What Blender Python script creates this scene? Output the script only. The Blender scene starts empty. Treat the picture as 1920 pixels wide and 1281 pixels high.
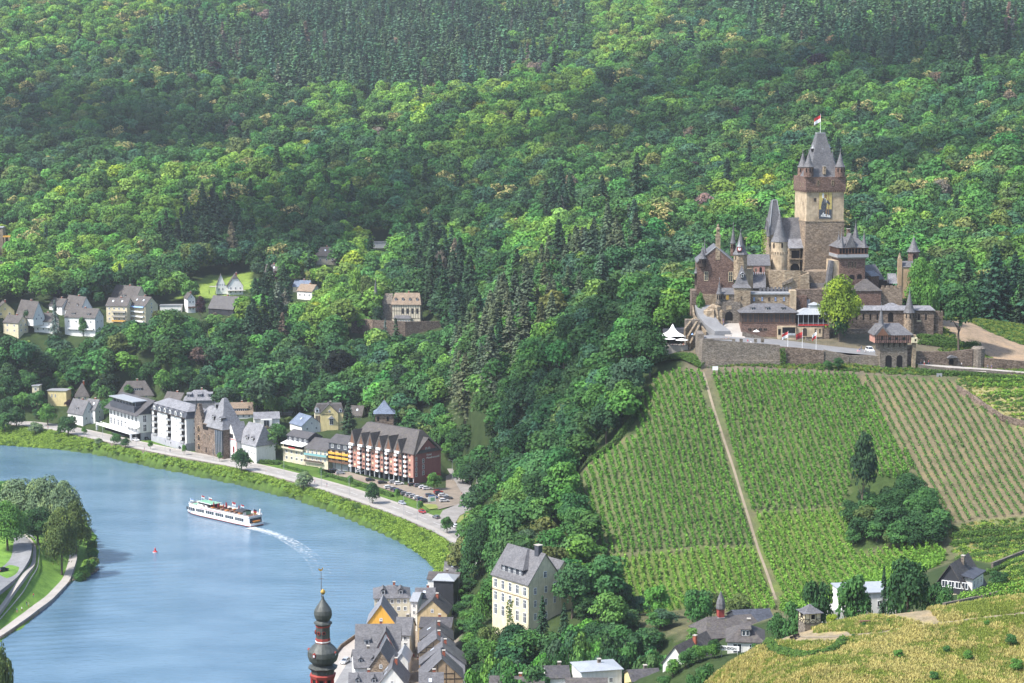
import bpy, bmesh, math, random
import numpy as np
from mathutils import Vector, Matrix
random.seed(7); np.random.seed(7)
RNG=np.random.RandomState(11)
scene=bpy.context.scene
COL=scene.collection
R=math.radians
PI=math.pi
# ------------------------------------------------------------------ camera
CH=185.0; PITCH=R(7.0); F=3900.0
cd=bpy.data.cameras.new('camera'); cam=bpy.data.objects.new('camera',cd); COL.objects.link(cam)
cam.location=(0,0,CH); cam.rotation_euler=(R(90)-PITCH,0,0)
cd.sensor_width=36; cd.lens=36*F/1920; cd.clip_start=1; cd.clip_end=20000
scene.camera=cam
sp,cp=math.sin(PITCH),math.cos(PITCH)
def ray(u,v):
    c=(640.5-v)/F; return np.array([(u-960)/F, cp+c*sp, -sp+c*cp])
def pY(u,v,Y):
    d=ray(u,v); return np.array([0,0,CH])+d*(Y/d[1])
def pZ(u,v,z):
    d=ray(u,v); return np.array([0,0,CH])+d*((z-CH)/d[2])
def proj(x,y,z):
    x=np.asarray(x,float);y=np.asarray(y,float);z=np.asarray(z,float)-CH
    fw=y*cp-z*sp; up=y*sp+z*cp
    return 960+F*x/fw, 640.5-F*up/fw
def sc_at(p): # pixels per metre
    return F/(p[1]*cp-(p[2]-CH)*sp)
# ------------------------------------------------------------------ terrain
pts=[]
def A(u,v,Y): pts.append(pY(u,v,Y))
def Az(u,v,z): pts.append(pZ(u,v,z))
def W(x,y,z): pts.append(np.array([x,y,z],float))
# far bank riverside strip
for u,v in [(-200,770),(-60,785),(80,800),(250,835),(440,868),(600,905),(700,940),(800,985),(880,1020)]: Az(u,v,6)
for u,v,z in [(-150,740,9),(0,757,9),(120,775,10),(230,790,9),(420,825,9),(500,840,10),(620,860,7),(770,890,6.5),(850,925,6.5),(900,960,7),(130,740,16),(250,745,20),(350,755,18),(450,770,18),(560,800,14),(620,790,18),(700,800,16),(480,790,18),(830,860,9)]: Az(u,v,z)
# left hills
for a in [(-150,640,1200),(0,632,1195),(110,625,1205),(230,605,1215),(300,590,1230),(420,585,1230),(470,600,1215),(560,600,1225),(620,560,1260),
          (0,690,1140),(200,690,1130),(400,700,1120),(560,710,1110),(700,700,1110),(680,612,1165),(740,610,1163),(800,618,1155),(720,640,1140),(860,640,1120),
          (0,560,1270),(200,540,1290),(350,555,1270),(380,540,1290),(430,540,1285),(460,528,1295),(400,510,1345),(500,520,1320),(580,555,1270),(600,505,1350),(700,480,1390),(520,500,1350),
          (0,480,1400),(250,470,1400),(860,540,1250),(850,480,1330),(960,500,1260),(-150,470,1400),
          (-150,300,1720),(0,300,1700),(300,330,1620),(420,400,1480),(560,430,1440),(700,400,1460),(900,420,1400),(1050,450,1290),
          (560,300,1660),(760,240,1740),(1000,185,1820),(1180,120,1930),(700,320,1580),(900,300,1600),(1100,250,1650),(1050,350,1450),
          (480,300,1830),(600,255,1920),(760,195,2010),(1000,140,2090),(1150,95,2150),
          (0,150,2050),(300,180,2000),(300,90,2250),(600,140,2170),(800,110,2200),(950,90,2260),(-200,140,2050),
          (-200,0,2450),(0,0,2450),(500,0,2520),(1000,0,2520),(1400,0,2380),(1900,0,2150),(2150,0,2100),
          (-200,-60,2700),(500,-70,2800),(1000,-70,2800),(1500,-80,2700),(2100,-80,2450)]: A(*a)
# hill behind the castle
for a in [(1300,300,1480),(1500,320,1400),(1700,300,1380),(1900,300,1300),(2100,300,1250),(1300,150,1850),(1600,120,1800),(1900,120,1680),(2150,120,1600),(1300,220,1660),
          (1200,400,1270),(1400,430,1180),(1600,430,1150),(1800,440,1100),(1950,430,1080),(1250,480,1100),(1700,520,990),(1850,540,950),(2050,560,900),(1500,540,1010),(1920,620,860),
          (1200,440,1130),(1100,510,1090),(1000,580,1060),(930,640,1020),(880,700,985),(850,760,955),(1150,540,1010),(1050,620,980),(950,720,940),(900,800,925),
          (1230,580,890),(1200,650,820),(1100,700,850),(1000,780,870),(940,830,885),(1060,850,790),(960,900,850),(900,900,880),(1000,980,740),(930,1010,760),(920,960,810),(880,940,860)]: A(*a)
# castle rock and vineyard
for a in [(1290,655,768),(1320,690,748),(1400,690,744),(1500,693,744),(1600,697,742),(1720,708,738),(1800,712,735),(1900,705,740),(2000,715,735),
          (1240,645,775),(1190,760,742),(1080,930,705),(1110,1010,675),(1150,1080,652),(1200,1140,638),(1450,1140,622),(1600,1080,630),(1760,1035,632),(1350,850,703),(1700,850,688),(1900,950,655),(2050,900,670),(1950,800,702),(1400,1000,660),(1560,960,665),(1750,960,655),(1900,1020,628),(1330,1100,635),(1850,1050,600)]: A(*a)
for x,y,z in [(110,775,92),(80,775,92),(140,780,92),(85,800,96),(130,800,98),(150,800,96),(170,790,92),(70,820,90),(110,840,95),(160,840,92),(110,880,90),(190,800,88),(200,840,90),(170,765,84)]: W(x,y,z)
# yellow house slope, town
for a in [(870,1080,745),(880,1130,700),(1000,1200,610),(920,1220,610),(1060,1150,612),(1130,1180,600),(1250,1200,580),(900,1050,725),(960,1060,690),(1020,1050,690)]: A(*a)
for u,v in [(700,1180),(760,1240),(820,1200),(660,1270),(850,1150),(800,1281),(640,1340),(700,1400),(840,1400),(830,1110),(780,1150)]: Az(u,v,7)
for x,y,z in [(-30,480,8),(-60,440,8),(0,430,8),(-30,380,20),(20,500,9),(10,560,8),(30,540,12),(24,420,26)]: W(x,y,z)
# foreground hill and gully behind it
for a in [(1330,1281,440),(1430,1281,395),(1600,1281,385),(1900,1281,385),(1700,1230,410),(1900,1200,415),(2100,1200,410),(1500,1240,410)]: A(*a)
for a in [(1340,1215,545),(1420,1230,500),(1480,1210,505),(1720,1140,500),(1800,1115,520),(1860,1105,520),(1920,1090,520),(1280,1260,520),(1230,1281,500),(1400,1180,570),(1550,1130,590),(1700,1080,590),(1100,1281,520),(1880,1120,485)]: A(*a)
for x,y,z in [(60,300,75),(120,300,80),(20,300,70),(-60,250,98),(-60,300,70),(-140,300,60),(0,200,115),(80,200,120),(150,200,122),(-100,180,115),(0,60,165),(100,60,165),(-100,60,160),(250,400,90),(-200,350,10),(-120,400,8),(250,250,110),(320,500,80),(330,650,70),(-250,200,90)]: W(x,y,z)
for u,v in [(1340,1272),(1400,1232),(1450,1204),(1480,1191),(1520,1180),(1560,1169),(1600,1162),(1650,1155),(1700,1150),(1760,1142),(1850,1130),(1920,1118)]: A(u,v,452); A(u,v+9,438); q=pY(u,v,452); W(q[0]*1.05,474,q[2]-10)
for u,v,Y in [(560,300,1660),(760,240,1740),(1000,185,1820),(1180,120,1930)]: q=pY(u,v,Y); W(q[0]*1.04,Y+75,q[2]-24)
for u,v,Y in [(1185,445,1120),(1100,510,1080),(1000,580,1055)]: q=pY(u,v,Y); W(q[0]*1.02-25,Y+55,q[2]-15)
# near left bank
for u,v,z in [(0,1150,4),(40,1110,7),(80,1060,8),(60,1030,9),(20,1090,9),(0,1050,9),(140,1040,4),(120,1060,4),(150,1000,4),(60,960,7),(0,930,5),(-120,1150,8),(-200,1000,9),(-250,1250,6)]: Az(u,v,z)
CP=np.array(pts)
def mq(d2): return np.sqrt(d2+24.0**2)
S=0.001
def design(x,y):
    return np.stack([np.ones_like(x),x*S,y*S],1)
n=len(CP)
D2=(CP[:,None,0]-CP[None,:,0])**2+(CP[:,None,1]-CP[None,:,1])**2
K=mq(D2)-np.eye(n)*0.4
Pm=design(CP[:,0],CP[:,1])
M_=np.zeros((n+3,n+3)); M_[:n,:n]=K; M_[:n,n:]=Pm; M_[n:,:n]=Pm.T
sol=np.linalg.solve(M_,np.concatenate([CP[:,2],np.zeros(3)]))
def rbf(x,y):
    out=np.empty_like(x)
    for i in range(0,len(x),20000):
        xs=x[i:i+20000];ys=y[i:i+20000]
        d2=(xs[:,None]-CP[None,:,0])**2+(ys[:,None]-CP[None,:,1])**2
        out[i:i+20000]=mq(d2)@sol[:n]+design(xs,ys)@sol[n:]
    return out
def inpoly(x,y,poly):
    x=np.asarray(x);y=np.asarray(y);c=np.zeros(x.shape,bool);j=len(poly)-1
    for i in range(len(poly)):
        xi,yi=poly[i][:2];xj,yj=poly[j][:2]
        t=((yi>y)!=(yj>y))&(x<(xj-xi)*(y-yi)/((yj-yi) if yj!=yi else 1e-9)+xi)
        c^=t;j=i
    return c
def dseg(x,y,poly,closed=False):
    d=np.full(np.asarray(x).shape,1e9);m=len(poly)
    for i in range(m if closed else m-1):
        ax,ay=poly[i][:2];bx,by=poly[(i+1)%m][:2]
        vx,vy=bx-ax,by-ay;L=vx*vx+vy*vy+1e-9
        t=np.clip(((x-ax)*vx+(y-ay)*vy)/L,0,1)
        d=np.minimum(d,np.hypot(x-ax-t*vx,y-ay-t*vy))
    return d
def zp(lst,z): return [pZ(u,v,z) for u,v in lst]
RIVER=zp([(-700,760),(-400,795),(-150,820),(0,835),(100,842),(180,851),(265,871),(350,888),(450,909),(560,937),(620,958),(690,988),(750,1015),(790,1042),(815,1068),(820,1090),
     (770,1135),(668,1203),(637,1224),(580,1293),(520,1390),(400,1600),(100,1700),(-300,1600),(-300,1330),(-100,1250),(0,1205),(60,1166),(100,1125),(133,1091),(180,1068),(188,1040),(178,1000),(150,962),(100,925),(0,905),(-400,880),(-800,860)],0)
ROADN=zp([(-250,775),(-80,788),(80,802),(150,818),(250,841),(345,860),(440,876),(530,899),(600,917),(660,938),(716,957),(770,978),(820,1000),(850,1018),(872,1040),(885,1075)],6)   # river-side edge of promenade
ROADF=zp([(-250,768),(-80,780),(90,796),(200,818),(290,833),(350,846),(440,860),(540,880),(600,896),(680,914),(740,938),(790,960),(840,978),(890,1000),(925,1030),(940,1060)],6) # inner edge of road
CORR=ROADN+ROADF[::-1]
TOWN=zp([(668,1200),(637,1221),(580,1290),(520,1400),(760,1420),(900,1420),(860,1250),(850,1160),(860,1090),(830,1085)],6)
GRX=np.concatenate([np.arange(-900,-300,7.0),np.arange(-300,300,3.2),np.arange(300,900,7.0)])
GRY=np.concatenate([np.arange(10,340,8.0),np.arange(340,900,2.6),np.arange(900,1350,4.0),np.arange(1350,2900,8.5)])
GX,GY=np.meshgrid(GRX,GRY)
fx,fy=GX.ravel(),GY.ravel()
fz=rbf(fx,fy)
# gentle natural unevenness
def vnoise(x,y,s,seed=0):
    r=np.random.RandomState(seed); ph=r.rand(6,4)*6.28; o=0
    for k in range(6):
        a=ph[k,0]; f=(0.6+ph[k,2]/6)/s
        o=o+np.sin((x*math.cos(a)+y*math.sin(a))*f*6.28+ph[k,1])*np.cos((x*math.sin(a*1.7)+y*math.cos(a*1.7))*f*4+ph[k,3])
    return o/3
fz+=np.where(fy>900,vnoise(fx,fy,90,1)*3.0,vnoise(fx,fy,40,1)*0.35)
dr=dseg(fx,fy,RIVER,True); inr=inpoly(fx,fy,RIVER)
land=np.maximum(fz,2.2)
sm=lambda t:t*t*(3-2*t)
t=sm(np.clip(dr/16,0,1)); land=np.where(dr<16,0.25+(land-0.25)*t,land)
fz=np.where(inr,-np.minimum(dr*0.6,6)-0.1,land)
inc=inpoly(fx,fy,CORR); dc=dseg(fx,fy,CORR,True); dc=np.where(inc,0,dc)
w=1-sm(np.clip((dc-1.5)/11,0,1)); fz=np.where(~inr,fz*(1-w)+5.75*w,fz)
PARKP=zp([(612,893),(700,925),(745,945),(800,968),(850,975),(885,955),(890,925),(860,895),(845,880),(838,900),(770,905),(700,895),(650,883)],6)
inc=inpoly(fx,fy,PARKP); dc=np.where(inc,0,dseg(fx,fy,PARKP,True)); w=1-sm(np.clip((dc-1.5)/9,0,1)); fz=np.where(~inr,fz*(1-w)+5.75*w,fz)
inc=inpoly(fx,fy,TOWN); dc=np.where(inc,0,dseg(fx,fy,TOWN,True)); w=1-sm(np.clip(dc/6,0,1)); fz=np.where(~inr,fz*(1-w)+5.9*w,fz)
GZ=fz.reshape(GX.shape)
def ground(x,y):
    x=np.asarray(x,float);y=np.asarray(y,float)
    i=np.clip(np.searchsorted(GRX,x)-1,0,len(GRX)-2); j=np.clip(np.searchsorted(GRY,y)-1,0,len(GRY)-2)
    tx=np.clip((x-GRX[i])/(GRX[i+1]-GRX[i]),0,1); ty=np.clip((y-GRY[j])/(GRY[j+1]-GRY[j]),0,1)
    return (GZ[j,i]*(1-tx)+GZ[j,i+1]*tx)*(1-ty)+(GZ[j+1,i]*(1-tx)+GZ[j+1,i+1]*tx)*ty
def cast(u,v,ymin=300,ymax=2890):
    d=ray(u,v); Y=np.arange(ymin,ymax,1.0); x=d[0]/d[1]*Y; z=CH+d[2]/d[1]*Y
    g=ground(x,Y); h=np.nonzero(z<=g)[0]
    k=h[0] if len(h) else len(Y)-1
    return np.array([x[k],Y[k],g[k]])
def visible(x,y,z):
    """vectorised: is point above the line of terrain toward the camera"""
    ok=np.ones(len(x),bool)
    for s in np.linspace(0.25,0.985,60):
        zz=CH+(z-CH)*s; ok&=(ground(x*s,y*s)<zz+1)
    return ok
# ------------------------------------------------------------------ object helpers
def tag(o,label=None,cat=None,group=None,kind=None):
    if label: o['label']=label
    if cat: o['category']=cat
    if group: o['group']=group
    if kind: o['kind']=kind
    return o
def empty(name,loc,rz=0,label=None,cat=None,group=None):
    o=bpy.data.objects.new(name,None); COL.objects.link(o); o.location=[float(a) for a in loc]; o.rotation_euler=(0,0,rz)
    o.empty_display_size=.5
    return tag(o,label,cat,group)
def link(name,me,parent=None,loc=(0,0,0),rz=0):
    o=bpy.data.objects.new(name,me); COL.objects.link(o); o.location=[float(a) for a in loc]; o.rotation_euler=(0,0,rz)
    if parent: o.parent=parent
    return o
class MB:
    def __init__(s): s.v=[];s.f=[];s.m=[]
    def face(s,pts,m=0):
        n=len(s.v); s.v+= [tuple(float(c) for c in p) for p in pts]; s.f.append(tuple(range(n,n+len(pts)))); s.m.append(m); return s
    def box(s,x0,y0,z0,x1,y1,z1,m=0):
        n=len(s.v)
        s.v+=[(x0,y0,z0),(x1,y0,z0),(x1,y1,z0),(x0,y1,z0),(x0,y0,z1),(x1,y0,z1),(x1,y1,z1),(x0,y1,z1)]
        for q in [(3,2,1,0),(4,5,6,7),(0,1,5,4),(1,2,6,5),(2,3,7,6),(3,0,4,7)]: s.f.append(tuple(n+k for k in q)); s.m.append(m)
        return s
    def cbox(s,cx,cy,z0,w,d,h,m=0): return s.box(cx-w/2,cy-d/2,z0,cx+w/2,cy+d/2,z0+h,m)
    def hull(s,bot,top,m=0,capb=True,capt=True):
        n=len(s.v);k=len(bot); s.v+=[tuple(map(float,p)) for p in bot]+[tuple(map(float,p)) for p in top]
        for i in range(k):
            j=(i+1)%k; s.f.append((n+i,n+j,n+k+j,n+k+i)); s.m.append(m)
        if capt: s.f.append(tuple(n+k+i for i in range(k))); s.m.append(m)
        if capb: s.f.append(tuple(n+k-1-i for i in range(k))); s.m.append(m)
        return s
    def lathe(s,cx,cy,prof,seg=12,m=0,rot=0,sx=1,sy=1,mats=None):
        """prof: [(r,z),...] bottom to top"""
        rings=[];n0=len(s.v)
        for r,z in prof:
            r=max(r,0.004)
            s.v+=[(cx+sx*r*math.cos(rot+2*PI*i/seg),cy+sy*r*math.sin(rot+2*PI*i/seg),z) for i in range(seg)]
        for k in range(len(prof)-1):
            for i in range(seg):
                j=(i+1)%seg; a=n0+k*seg; s.f.append((a+i,a+j,a+seg+j,a+seg+i)); s.m.append(mats[k] if mats else m)
        a=n0+(len(prof)-1)*seg; s.f.append(tuple(a+i for i in range(seg))); s.m.append(mats[-1] if mats else m)
        s.f.append(tuple(n0+seg-1-i for i in range(seg))); s.m.append(mats[0] if mats else m)
        return s
    def tube(s,p,q,r,seg=6,m=0,r2=None):
        p=Vector([float(a) for a in p]);q=Vector([float(a) for a in q]);d=(q-p); 
        if d.length<1e-6:return s
        d.normalize(); a=d.orthogonal().normalized(); b=d.cross(a); r2=r if r2 is None else r2
        bot=[p+(a*math.cos(t)+b*math.sin(t))*r for t in [2*PI*i/seg for i in range(seg)]]
        top=[q+(a*math.cos(t)+b*math.sin(t))*r2 for t in [2*PI*i/seg for i in range(seg)]]
        return s.hull(bot,top,m)
    def strip(s,a,b,m=0):
        for i in range(len(a)-1): s.face([a[i],a[i+1],b[i+1],b[i]],m)
        return s
    def xf(s,M,start=0):
        for i in range(start,len(s.v)): s.v[i]=tuple(M@Vector(s.v[i]))
        return s
    def mesh(s,name,mats):
        me=bpy.data.meshes.new(name); me.from_pydata(s.v,[],s.f)
        for m in (mats if isinstance(mats,(list,tuple)) else [mats]): me.materials.append(m)
        if len(me.materials)>1: me.polygons.foreach_set('material_index',s.m)
        me.update(); return me
    def build(s,name,mats,parent=None,loc=(0,0,0),rz=0,fix=True):
        me=s.mesh(name,mats)
        if fix:
            bm=bmesh.new(); bm.from_mesh(me); bmesh.ops.remove_doubles(bm,verts=bm.verts,dist=0.0005) if False else None
            bmesh.ops.recalc_face_normals(bm,faces=bm.faces); bm.to_mesh(me); bm.free()
        return link(name,me,parent,loc,rz)
def npmesh(name,V,Fq,mat,attrs=None,quads=True,smooth=False):
    """fast mesh; V (n,3), Fq (m,k)"""
    me=bpy.data.meshes.new(name); V=np.ascontiguousarray(V,dtype=np.float32); Fq=np.ascontiguousarray(Fq,dtype=np.int32)
    me.vertices.add(len(V)); me.vertices.foreach_set('co',V.ravel())
    k=Fq.shape[1]; me.loops.add(Fq.size); me.loops.foreach_set('vertex_index',Fq.ravel())
    me.polygons.add(len(Fq)); me.polygons.foreach_set('loop_start',np.arange(0,Fq.size,k,dtype=np.int32)); 
    if smooth: me.polygons.foreach_set('use_smooth',np.ones(len(Fq),bool))
    for nme,arr in (attrs or {}).items():
        arr=np.asarray(arr,dtype=np.float32)
        if arr.ndim==1:
            at=me.attributes.new(nme,'FLOAT','POINT'); at.data.foreach_set('value',arr)
        else:
            at=me.attributes.new(nme,'FLOAT_COLOR','POINT'); a4=np.ones((len(arr),4),np.float32); a4[:,:3]=arr; at.data.foreach_set('color',a4.ravel())
    for m in (mat if isinstance(mat,(list,tuple)) else [mat]): me.materials.append(m)
    me.update(calc_edges=True); me.validate(); return me
# ------------------------------------------------------------------ materials
MATS={}
def newmat(name):
    m=bpy.data.materials.new(name); m.use_nodes=True; nt=m.node_tree; b=nt.nodes['Principled BSDF']; MATS[name]=m
    b.inputs['Roughness'].default_value=.85
    try: b.inputs['Specular IOR Level'].default_value=.3
    except: pass
    return m,nt,b
def N(nt,t,**kw):
    n=nt.nodes.new(t)
    for k,v in kw.items():
        if k.startswith('i_'): n.inputs[k[2:].replace('_',' ')].default_value=v
        else: setattr(n,k,v)
    return n
def coord(nt,world=True):
    if world: return N(nt,'ShaderNodeNewGeometry').outputs['Position']
    return N(nt,'ShaderNodeTexCoord').outputs['Object']
def ramp(nt,fac,stops):
    r=N(nt,'ShaderNodeValToRGB'); nt.links.new(fac,r.inputs[0]); e=r.color_ramp.elements
    while len(e)<len(stops): e.new(.5)
    for i,(p,c) in enumerate(stops): e[i].position=p; e[i].color=(c[0],c[1],c[2],1)
    return r.outputs[0]
def noise(nt,vec,scale,detail=4,rough=.6):
    n=N(nt,'ShaderNodeTexNoise'); n.inputs['Scale'].default_value=scale; n.inputs['Detail'].default_value=detail; n.inputs['Roughness'].default_value=rough
    nt.links.new(vec,n.inputs['Vector']); return n.outputs['Fac']
def mix(nt,fac,a,b,mode='MIX'):
    n=N(nt,'ShaderNodeMix',data_type='RGBA',blend_type=mode)
    for s,val in ((n.inputs[0],fac),(n.inputs[6],a),(n.inputs[7],b)):
        if hasattr(val,'links'): nt.links.new(val,s)
        elif isinstance(val,(int,float)): s.default_value=val
        else: s.default_value=(val[0],val[1],val[2],1)
    return n.outputs[2]
def sc3(c,k): return tuple(min(1,a*k) for a in c)
def plain(name,c,rough=.8,var=.18,scale=.6,metal=0,streak=True):
    m,nt,b=newmat(name); p=coord(nt); f=noise(nt,p,scale,5,.65)
    c1=ramp(nt,f,[(.3,sc3(c,1-var)),(.7,sc3(c,1+var*.5))])
    if streak:
        mp=N(nt,'ShaderNodeMapping'); nt.links.new(p,mp.inputs[0]); mp.inputs['Scale'].default_value=(1.2,1.2,.12)
        f2=noise(nt,mp.outputs[0],1.6,4,.7); c2=ramp(nt,f2,[(.35,(.72,.70,.66)),(.6,(1,1,1))]); c1=mix(nt,.55,c1,c2,'MULTIPLY')
    nt.links.new(c1,b.inputs['Base Color']); b.inputs['Roughness'].default_value=rough; b.inputs['Metallic'].default_value=metal
    return m
def stone(name,a,b_,c_,scale=1.0,mortar=None,amt=.7):
    """rubble masonry: voronoi cells with random tone, patches of stain"""
    m,nt,b=newmat(name); p=coord(nt)
    mp=N(nt,'ShaderNodeMapping'); nt.links.new(p,mp.inputs[0]); mp.inputs['Scale'].default_value=(scale,scale,scale*1.9)
    v=N(nt,'ShaderNodeTexVoronoi'); nt.links.new(mp.outputs[0],v.inputs['Vector']); v.inputs['Scale'].default_value=1.5
    sep=N(nt,'ShaderNodeSeparateColor'); nt.links.new(v.outputs['Color'],sep.inputs[0])
    c1=ramp(nt,sep.outputs[0],[(0,a),(.5,b_),(1,c_)])
    big=noise(nt,p,.16,6,.7); c2=ramp(nt,big,[(.32,(.55,.5,.46)),(.5,(.95,.95,.95)),(.7,(1.25,1.18,1.05))])
    c1=mix(nt,amt,c1,c2,'MULTIPLY')
    f=noise(nt,p,2.5,3,.7); c3=ramp(nt,f,[(.3,(.7,.7,.7)),(.7,(1.15,1.15,1.15))]); c1=mix(nt,.8,c1,c3,'MULTIPLY')
    nt.links.new(c1,b.inputs['Base Color']); b.inputs['Roughness'].default_value=.95
    bp=N(nt,'ShaderNodeBump'); bp.inputs['Strength'].default_value=.5; bp.inputs['Distance'].default_value=.12; nt.links.new(v.outputs['Distance'],bp.inputs['Height']); nt.links.new(bp.outputs[0],b.inputs['Normal'])
    return m
def slate(name,c,rough=.62,moss=0.0):
    m,nt,b=newmat(name); p=coord(nt)
    mp=N(nt,'ShaderNodeMapping'); nt.links.new(p,mp.inputs[0]); mp.inputs['Scale'].default_value=(2.2,2.2,3.6)
    v=N(nt,'ShaderNodeTexVoronoi'); nt.links.new(mp.outputs[0],v.inputs['Vector']); v.inputs['Scale'].default_value=1.0
    sep=N(nt,'ShaderNodeSeparateColor'); nt.links.new(v.outputs['Color'],sep.inputs[0])
    c1=ramp(nt,sep.outputs[0],[(0,sc3(c,.72)),(1,sc3(c,1.22))])
    f=noise(nt,p,.35,6,.7); c2=ramp(nt,f,[(.3,(.68,.66,.66)),(.52,(1,1,1)),(.75,(1.3,1.25,1.18))]); c1=mix(nt,.8,c1,c2,'MULTIPLY')
    if moss:
        g=noise(nt,p,.9,5,.7); gm=ramp(nt,g,[(.55,(0,0,0)),(.68,(moss,moss,moss))]); c1=mix(nt,gm,c1,(.16,.15,.06))
    nt.links.new(c1,b.inputs['Base Color']); b.inputs['Roughness'].default_value=rough
    bp=N(nt,'ShaderNodeBump'); bp.inputs['Strength'].default_value=.35; bp.inputs['Distance'].default_value=.06; nt.links.new(sep.outputs[0],bp.inputs['Height']); nt.links.new(bp.outputs[0],b.inputs['Normal'])
    return m
def flat(name,c,rough=.6,metal=0,spec=.5):
    m,nt,b=newmat(name); b.inputs['Base Color'].default_value=(*c,1); b.inputs['Roughness'].default_value=rough; b.inputs['Metallic'].default_value=metal
    b.inputs['Specular IOR Level'].default_value=spec
    return m
stone_brown=stone('stone_brown',(.085,.062,.048),(.155,.115,.090),(.25,.195,.155),1.1)
stone_keep=stone('stone_keep',(.14,.105,.075),(.22,.17,.125),(.32,.25,.185),1.0)
stone_grey=stone('stone_grey',(.10,.085,.07),(.165,.14,.115),(.25,.215,.18),1.3)
stone_tan=stone('stone_tan',(.18,.135,.09),(.27,.21,.145),(.37,.30,.215),.9)
stone_red=stone('stone_red',(.085,.052,.042),(.14,.088,.070),(.21,.14,.115),1.3)
plaster_keep=plain('plaster_keep',(.47,.37,.255),.95,.5,.35)
plaster_cream=plain('plaster_cream',(.66,.58,.40))
plaster_white=plain('plaster_white',(.72,.71,.68),.85,.08,.3)
plaster_yellow=plain('plaster_yellow',(.66,.55,.28),.85,.12)
plaster_pale=plain('plaster_pale',(.58,.52,.40),.9,.2)
plaster_pink=plain('plaster_pink',(.42,.22,.175),.85,.15)
plaster_red=plain('plaster_red',(.30,.115,.11),.85,.1)
plaster_beige=plain('plaster_beige',(.55,.42,.24),.9,.2)
plaster_grey=plain('plaster_grey',(.36,.36,.40),.85,.12)
plaster_orange=plain('plaster_orange',(.72,.38,.06),.8,.06)
plaster_brown=plain('plaster_brown',(.38,.27,.17),.9,.25)
clad_black=plain('clad_black',(.035,.037,.045),.6,.15)
clad_slate=slate('clad_slate',(.055,.06,.075))
slate_grey=slate('slate_grey',(.115,.113,.12))
slate_light=slate('slate_light',(.19,.19,.205))
slate_dark=slate('slate_dark',(.07,.066,.07),.6,.25)
slate_brown=slate('slate_brown',(.085,.076,.074),.75,.3)
slate_blue=slate('slate_blue',(.13,.16,.22))
tile_tan=slate('tile_tan',(.22,.165,.12),.8,.2)
metal_grey=plain('metal_grey',(.42,.44,.47),.45,.1,.6,.3)
lead=plain('lead',(.34,.35,.37),.5,.1,1,.2)
wood_dark=plain('wood_dark',(.045,.032,.026),.7,.2)
wood_brown=plain('wood_brown',(.16,.08,.05),.8,.25)
wood_grey=plain('wood_grey',(.25,.22,.20),.9,.2)
white_paint=flat('white_paint',(.78,.78,.78),.4)
grey_paint=flat('grey_paint',(.35,.36,.38),.5)
black_paint=flat('black_paint',(.02,.02,.022),.35)
red_paint=flat('red_paint',(.45,.03,.03),.45)
wine_red=flat('wine_red',(.20,.015,.025),.8)
green_deck=flat('green_deck',(.16,.34,.22),.7)
orange_paint=flat('orange_paint',(.70,.25,.04),.5)
gold=flat('gold',(.55,.33,.08),.3,.6)
concrete=plain('concrete',(.40,.37,.33),.9,.15,.5)
brick=plain('brick',(.34,.10,.06),.9,.25,2)
glass,_nt,_b=newmat('glass'); _b.inputs['Base Color'].default_value=(.03,.038,.05,1); _b.inputs['Roughness'].default_value=.12; _b.inputs['Specular IOR Level'].default_value=.6
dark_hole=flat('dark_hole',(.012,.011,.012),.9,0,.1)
canvas=flat('canvas',(.80,.79,.76),.8)
skin=flat('skin',(.50,.30,.22),.6)
CLOTH=[flat('cloth_'+n,c,.85) for n,c in (('red',(.45,.05,.06)),('blue',(.08,.12,.3)),('black',(.03,.03,.035)),('white',(.7,.7,.7)),('pink',(.6,.25,.3)),('grey',(.25,.25,.26)),('denim',(.10,.15,.25)),('tan',(.4,.3,.2)))]
hair=flat('hair',(.06,.04,.03),.7)
# asphalt and paving
def ground_mat(name,stops,scale=.25,fine=4,rough=.92,bump=0):
    m,nt,b=newmat(name); p=coord(nt); f=noise(nt,p,scale,6,.65); c=ramp(nt,f,stops)
    g=noise(nt,p,fine,3,.7); c2=ramp(nt,g,[(.3,(.75,.75,.75)),(.7,(1.2,1.2,1.2))]); c=mix(nt,.7,c,c2,'MULTIPLY')
    nt.links.new(c,b.inputs['Base Color']); b.inputs['Roughness'].default_value=rough; return m
asphalt=ground_mat('asphalt',[(.3,(.22,.205,.19)),(.7,(.32,.30,.28))])
asphalt_grey=ground_mat('asphalt_grey',[(.3,(.16,.16,.165)),(.7,(.22,.22,.225))])
paving=ground_mat('paving',[(.3,(.29,.265,.24)),(.7,(.38,.35,.32))])
paving_brown=ground_mat('paving_brown',[(.3,(.18,.15,.12)),(.7,(.28,.23,.18))])
dirt=ground_mat('dirt',[(.3,(.17,.14,.10)),(.7,(.26,.215,.155))])
# terrain: base colour by land use (vertex attribute) broken up by noise
terrain_mat,nt,b=newmat('terrain'); p=coord(nt)
at=N(nt,'ShaderNodeAttribute',attribute_name='land')
f=noise(nt,p,.22,7,.7); c1=ramp(nt,f,[(.28,(.55,.6,.5)),(.5,(1,1,1)),(.72,(1.35,1.25,1.05))])
g=noise(nt,p,2.2,4,.75); c2=ramp(nt,g,[(.3,(.6,.6,.6)),(.7,(1.35,1.35,1.35))])
c=mix(nt,1,at.outputs['Color'],c1,'MULTIPLY'); c=mix(nt,.9,c,c2,'MULTIPLY'); nt.links.new(c,b.inputs['Base Color']); b.inputs['Roughness'].default_value=1; b.inputs['Specular IOR Level'].default_value=.1
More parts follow.
